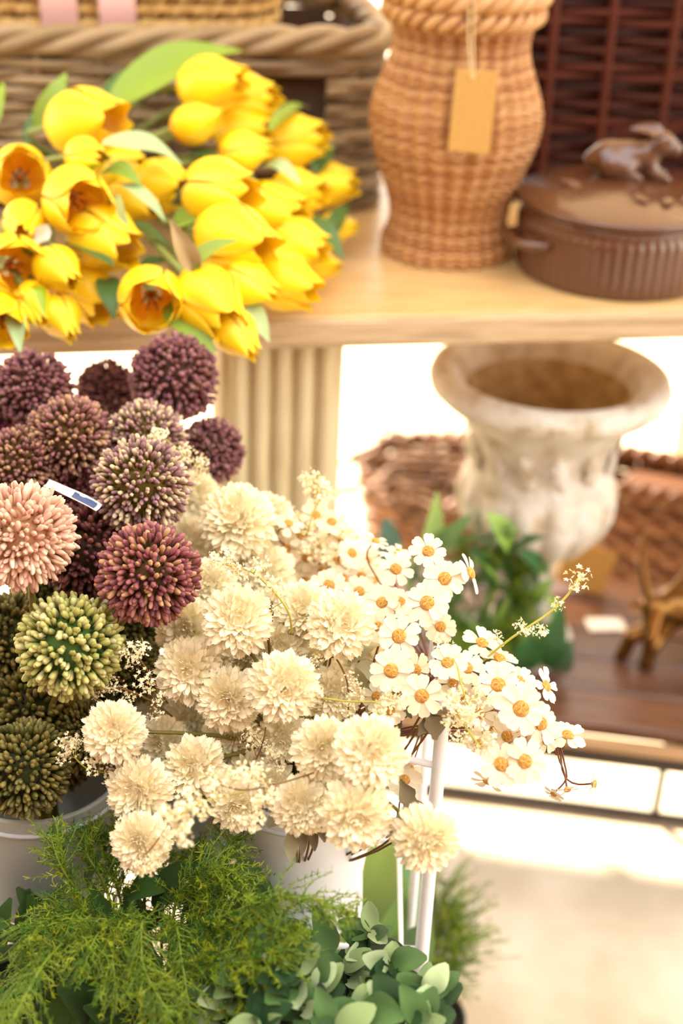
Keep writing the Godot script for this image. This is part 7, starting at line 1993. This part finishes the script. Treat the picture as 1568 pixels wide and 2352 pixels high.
	[Vector3(-0.2540,0.4087,-0.7376),Vector3(-0.2339,0.4627,-0.7332),0.0174,Vector3(-0.3644,0.7205,0.5900)],
	[Vector3(-0.0719,0.4317,-0.7981),Vector3(-0.0338,0.4814,-0.7914),0.0219,Vector3(-0.0419,0.6163,0.7864)],
	[Vector3(-0.0907,0.4049,-0.7113),Vector3(-0.0881,0.4677,-0.7118),0.0243,Vector3(0.2022,0.8204,0.5348)],
	[Vector3(-0.1965,0.4554,-0.7405),Vector3(-0.1737,0.5055,-0.7340),0.0236,Vector3(0.4298,0.5561,0.7113)],
	[Vector3(-0.1907,0.3998,-0.7422),Vector3(-0.1661,0.4610,-0.7418),0.0183,Vector3(0.0011,0.6554,0.7553)],
	[Vector3(-0.1183,0.4648,-0.7382),Vector3(-0.1424,0.5169,-0.7328),0.0210,Vector3(-0.0777,0.8574,0.5087)],
	[Vector3(-0.0344,0.4936,-0.7962),Vector3(-0.0769,0.5211,-0.7771),0.0204,Vector3(-0.2816,0.7834,0.5540)],
	[Vector3(-0.1006,0.3875,-0.7561),Vector3(-0.0633,0.4138,-0.7364),0.0184,Vector3(0.0691,0.6744,0.7351)],
	[Vector3(-0.2266,0.3902,-0.7655),Vector3(-0.2013,0.4347,-0.7559),0.0273,Vector3(0.2627,0.8807,0.3942)],
	[Vector3(-0.1029,0.4651,-0.7607),Vector3(-0.0810,0.5094,-0.7510),0.0250,Vector3(0.0095,0.9134,0.4070)],
	[Vector3(-0.0789,0.4145,-0.7102),Vector3(-0.0756,0.4650,-0.7039),0.0167,Vector3(0.4958,0.5436,0.6773)],
	[Vector3(-0.2131,0.3869,-0.7433),Vector3(-0.2532,0.4202,-0.7275),0.0220,Vector3(0.4922,0.5827,0.6467)],
	[Vector3(-0.0692,0.5034,-0.7700),Vector3(-0.0930,0.5451,-0.7589),0.0192,Vector3(-0.2773,0.6941,0.6643)],
	[Vector3(-0.2005,0.4551,-0.7558),Vector3(-0.2247,0.4820,-0.7364),0.0210,Vector3(-0.3042,0.6389,0.7066)],
	[Vector3(-0.0323,0.4298,-0.7824),Vector3(-0.0502,0.4736,-0.7724),0.0212,Vector3(-0.2823,0.5808,0.7635)],
	[Vector3(-0.2440,0.4346,-0.7831),Vector3(-0.2596,0.4889,-0.7789),0.0198,Vector3(-0.2493,0.9308,0.2673)],
	[Vector3(0.0065,0.4268,-0.7791),Vector3(-0.0145,0.4747,-0.7713),0.0242,Vector3(0.0918,0.9027,0.4203)],
	[Vector3(-0.0484,0.4682,-0.8114),Vector3(-0.0496,0.5315,-0.8122),0.0259,Vector3(-0.0254,0.8477,0.5298)],
	[Vector3(-0.0203,0.4291,-0.7280),Vector3(-0.0539,0.4521,-0.7064),0.0196,Vector3(-0.4144,0.8590,0.3005)],
	[Vector3(0.0028,0.4334,-0.7476),Vector3(-0.0246,0.4671,-0.7320),0.0211,Vector3(-0.4661,0.7886,0.4011)],
	[Vector3(-0.2509,0.3922,-0.7210),Vector3(-0.2461,0.4542,-0.7211),0.0253,Vector3(-0.4790,0.5956,0.6448)],
	[Vector3(-0.0420,0.4878,-0.7718),Vector3(-0.0536,0.5438,-0.7685),0.0211,Vector3(-0.0105,0.6918,0.7220)],
	[Vector3(-0.0526,0.3950,-0.7745),Vector3(-0.0461,0.4571,-0.7747),0.0188,Vector3(0.0525,0.7915,0.6089)],
	[Vector3(-0.2199,0.3444,-0.7465),Vector3(-0.2436,0.3959,-0.7407),0.0255,Vector3(-0.3384,0.7193,0.6067)],
	[Vector3(-0.0395,0.4254,-0.7580),Vector3(-0.0100,0.4719,-0.7494),0.0227,Vector3(-0.1537,0.9546,0.2551)],
	[Vector3(-0.0530,0.4146,-0.7736),Vector3(-0.0054,0.4477,-0.7576),0.0173,Vector3(0.0306,0.9155,0.4011)],
	[Vector3(-0.1717,0.4371,-0.7595),Vector3(-0.1603,0.4969,-0.7583),0.0254,Vector3(0.2965,0.9119,0.2838)],
	[Vector3(-0.0590,0.4790,-0.7867),Vector3(-0.0862,0.5017,-0.7650),0.0189,Vector3(0.0178,0.8854,0.4645)],
	[Vector3(-0.0984,0.3579,-0.7417),Vector3(-0.1085,0.4123,-0.7376),0.0224,Vector3(-0.0414,0.8393,0.5421)],
	[Vector3(-0.0265,0.4230,-0.7396),Vector3(-0.0611,0.4656,-0.7288),0.0242,Vector3(0.0168,0.9526,0.3037)],
	[Vector3(-0.0809,0.4325,-0.7443),Vector3(-0.0845,0.4914,-0.7427),0.0257,Vector3(0.0075,0.6446,0.7645)],
	[Vector3(-0.1600,0.3928,-0.7498),Vector3(-0.1791,0.4456,-0.7447),0.0262,Vector3(-0.2102,0.9235,0.3210)],
	[Vector3(-0.1373,0.4286,-0.7920),Vector3(-0.1456,0.4818,-0.7872),0.0276,Vector3(-0.1633,0.7230,0.6713)],
	[Vector3(-0.2273,0.3783,-0.7494),Vector3(-0.2451,0.4318,-0.7447),0.0231,Vector3(0.3774,0.5769,0.7244)],
	[Vector3(-0.1686,0.5015,-0.7706),Vector3(-0.1603,0.5572,-0.7672),0.0188,Vector3(-0.3386,0.9116,0.2333)],
	[Vector3(-0.2075,0.3491,-0.7503),Vector3(-0.1787,0.3975,-0.7428),0.0199,Vector3(-0.3701,0.8511,0.3724)],
	[Vector3(-0.0558,0.4078,-0.7525),Vector3(-0.0615,0.4658,-0.7504),0.0187,Vector3(0.0696,0.7173,0.6933)],
	[Vector3(-0.0501,0.4347,-0.7970),Vector3(-0.0654,0.4946,-0.7959),0.0242,Vector3(-0.1314,0.9558,0.2631)],
	[Vector3(-0.0365,0.3946,-0.7355),Vector3(-0.0610,0.4335,-0.7227),0.0223,Vector3(-0.3291,0.9166,0.2271)],
	[Vector3(-0.2458,0.3595,-0.7449),Vector3(-0.2400,0.4265,-0.7478),0.0164,Vector3(0.0917,0.9177,0.3864)],
	[Vector3(-0.1016,0.4170,-0.7397),Vector3(-0.1053,0.4805,-0.7406),0.0264,Vector3(-0.4981,0.6473,0.5770)],
	[Vector3(-0.1430,0.4767,-0.7449),Vector3(-0.1311,0.5262,-0.7380),0.0249,Vector3(0.3373,0.7722,0.5385)],
	[Vector3(-0.0730,0.4294,-0.7524),Vector3(-0.0544,0.4786,-0.7454),0.0195,Vector3(0.2376,0.8390,0.4896)],
	[Vector3(-0.1647,0.4337,-0.7265),Vector3(-0.1878,0.4764,-0.7159),0.0259,Vector3(0.1900,0.9198,0.3433)],
	[Vector3(-0.0174,0.3918,-0.7726),Vector3(-0.0571,0.4393,-0.7647),0.0174,Vector3(-0.1879,0.9562,0.2245)],
	[Vector3(-0.2076,0.4754,-0.7878),Vector3(-0.2259,0.5141,-0.7749),0.0171,Vector3(-0.2343,0.7733,0.5891)],
	[Vector3(0.0033,0.4350,-0.7852),Vector3(-0.0131,0.4820,-0.7769),0.0167,Vector3(0.3791,0.6810,0.6265)],
	[Vector3(-0.2007,0.3878,-0.7734),Vector3(-0.2048,0.4400,-0.7680),0.0235,Vector3(0.0381,0.9188,0.3930)],
	[Vector3(-0.1961,0.3881,-0.7601),Vector3(-0.1958,0.4411,-0.7552),0.0258,Vector3(0.0278,0.8916,0.4519)],
	[Vector3(-0.2109,0.3713,-0.7439),Vector3(-0.1622,0.4157,-0.7342),0.0198,Vector3(-0.2842,0.7635,0.5799)],
	[Vector3(-0.2242,0.4351,-0.7590),Vector3(-0.2031,0.4814,-0.7504),0.0246,Vector3(-0.1701,0.8698,0.4631)],
	[Vector3(-0.0500,0.4455,-0.7416),Vector3(-0.0396,0.4962,-0.7353),0.0165,Vector3(0.4258,0.7569,0.4957)],
	[Vector3(-0.1019,0.4440,-0.7744),Vector3(-0.1237,0.4997,-0.7710),0.0186,Vector3(0.3882,0.7534,0.5308)],
	[Vector3(-0.2283,0.4494,-0.7776),Vector3(-0.2184,0.5106,-0.7772),0.0181,Vector3(0.3391,0.8902,0.3043)],
	[Vector3(-0.0144,0.4390,-0.7426),Vector3(0.0158,0.4924,-0.7379),0.0189,Vector3(-0.3118,0.6535,0.6898)],
	[Vector3(-0.0670,0.4565,-0.7786),Vector3(-0.0718,0.5053,-0.7713),0.0203,Vector3(-0.1624,0.8158,0.5550)],
	[Vector3(-0.0304,0.3863,-0.7465),Vector3(0.0156,0.4219,-0.7319),0.0267,Vector3(0.2344,0.8728,0.4281)],
	[Vector3(-0.1998,0.4641,-0.7868),Vector3(-0.2247,0.4857,-0.7645),0.0189,Vector3(0.0385,0.9715,0.2340)],
	[Vector3(-0.1198,0.4856,-0.7745),Vector3(-0.1471,0.5173,-0.7578),0.0240,Vector3(-0.4486,0.6147,0.6488)],
	[Vector3(-0.1284,0.4843,-0.7986),Vector3(-0.0776,0.5105,-0.7788),0.0164,Vector3(0.1765,0.9105,0.3739)],
	[Vector3(-0.1321,0.4665,-0.7741),Vector3(-0.1482,0.5072,-0.7624),0.0241,Vector3(0.2214,0.9468,0.2336)],
	[Vector3(-0.2373,0.3892,-0.7601),Vector3(-0.2498,0.4516,-0.7605),0.0189,Vector3(-0.2454,0.9127,0.3266)],
	[Vector3(-0.2408,0.4479,-0.7721),Vector3(-0.2297,0.5071,-0.7707),0.0180,Vector3(-0.0383,0.9237,0.3813)],
	[Vector3(-0.1610,0.4620,-0.7780),Vector3(-0.1307,0.5010,-0.7652),0.0254,Vector3(-0.0650,0.9175,0.3924)],
	[Vector3(-0.0948,0.3728,-0.7455),Vector3(-0.0977,0.4243,-0.7398),0.0261,Vector3(0.3514,0.8403,0.4128)],
	[Vector3(-0.0890,0.4466,-0.7860),Vector3(-0.1027,0.5025,-0.7827),0.0272,Vector3(0.4908,0.5942,0.6372)],
	[Vector3(-0.1709,0.4095,-0.7451),Vector3(-0.1524,0.4586,-0.7380),0.0219,Vector3(0.4768,0.6453,0.5968)],
	[Vector3(-0.1330,0.4012,-0.7394),Vector3(-0.1620,0.4321,-0.7222),0.0250,Vector3(-0.0709,0.8295,0.5540)],
	[Vector3(-0.2122,0.4974,-0.7609),Vector3(-0.1839,0.5426,-0.7517),0.0170,Vector3(0.4783,0.7025,0.5271)],
	[Vector3(-0.1884,0.4593,-0.7402),Vector3(-0.2212,0.4957,-0.7261),0.0253,Vector3(0.3689,0.8275,0.4233)],
]
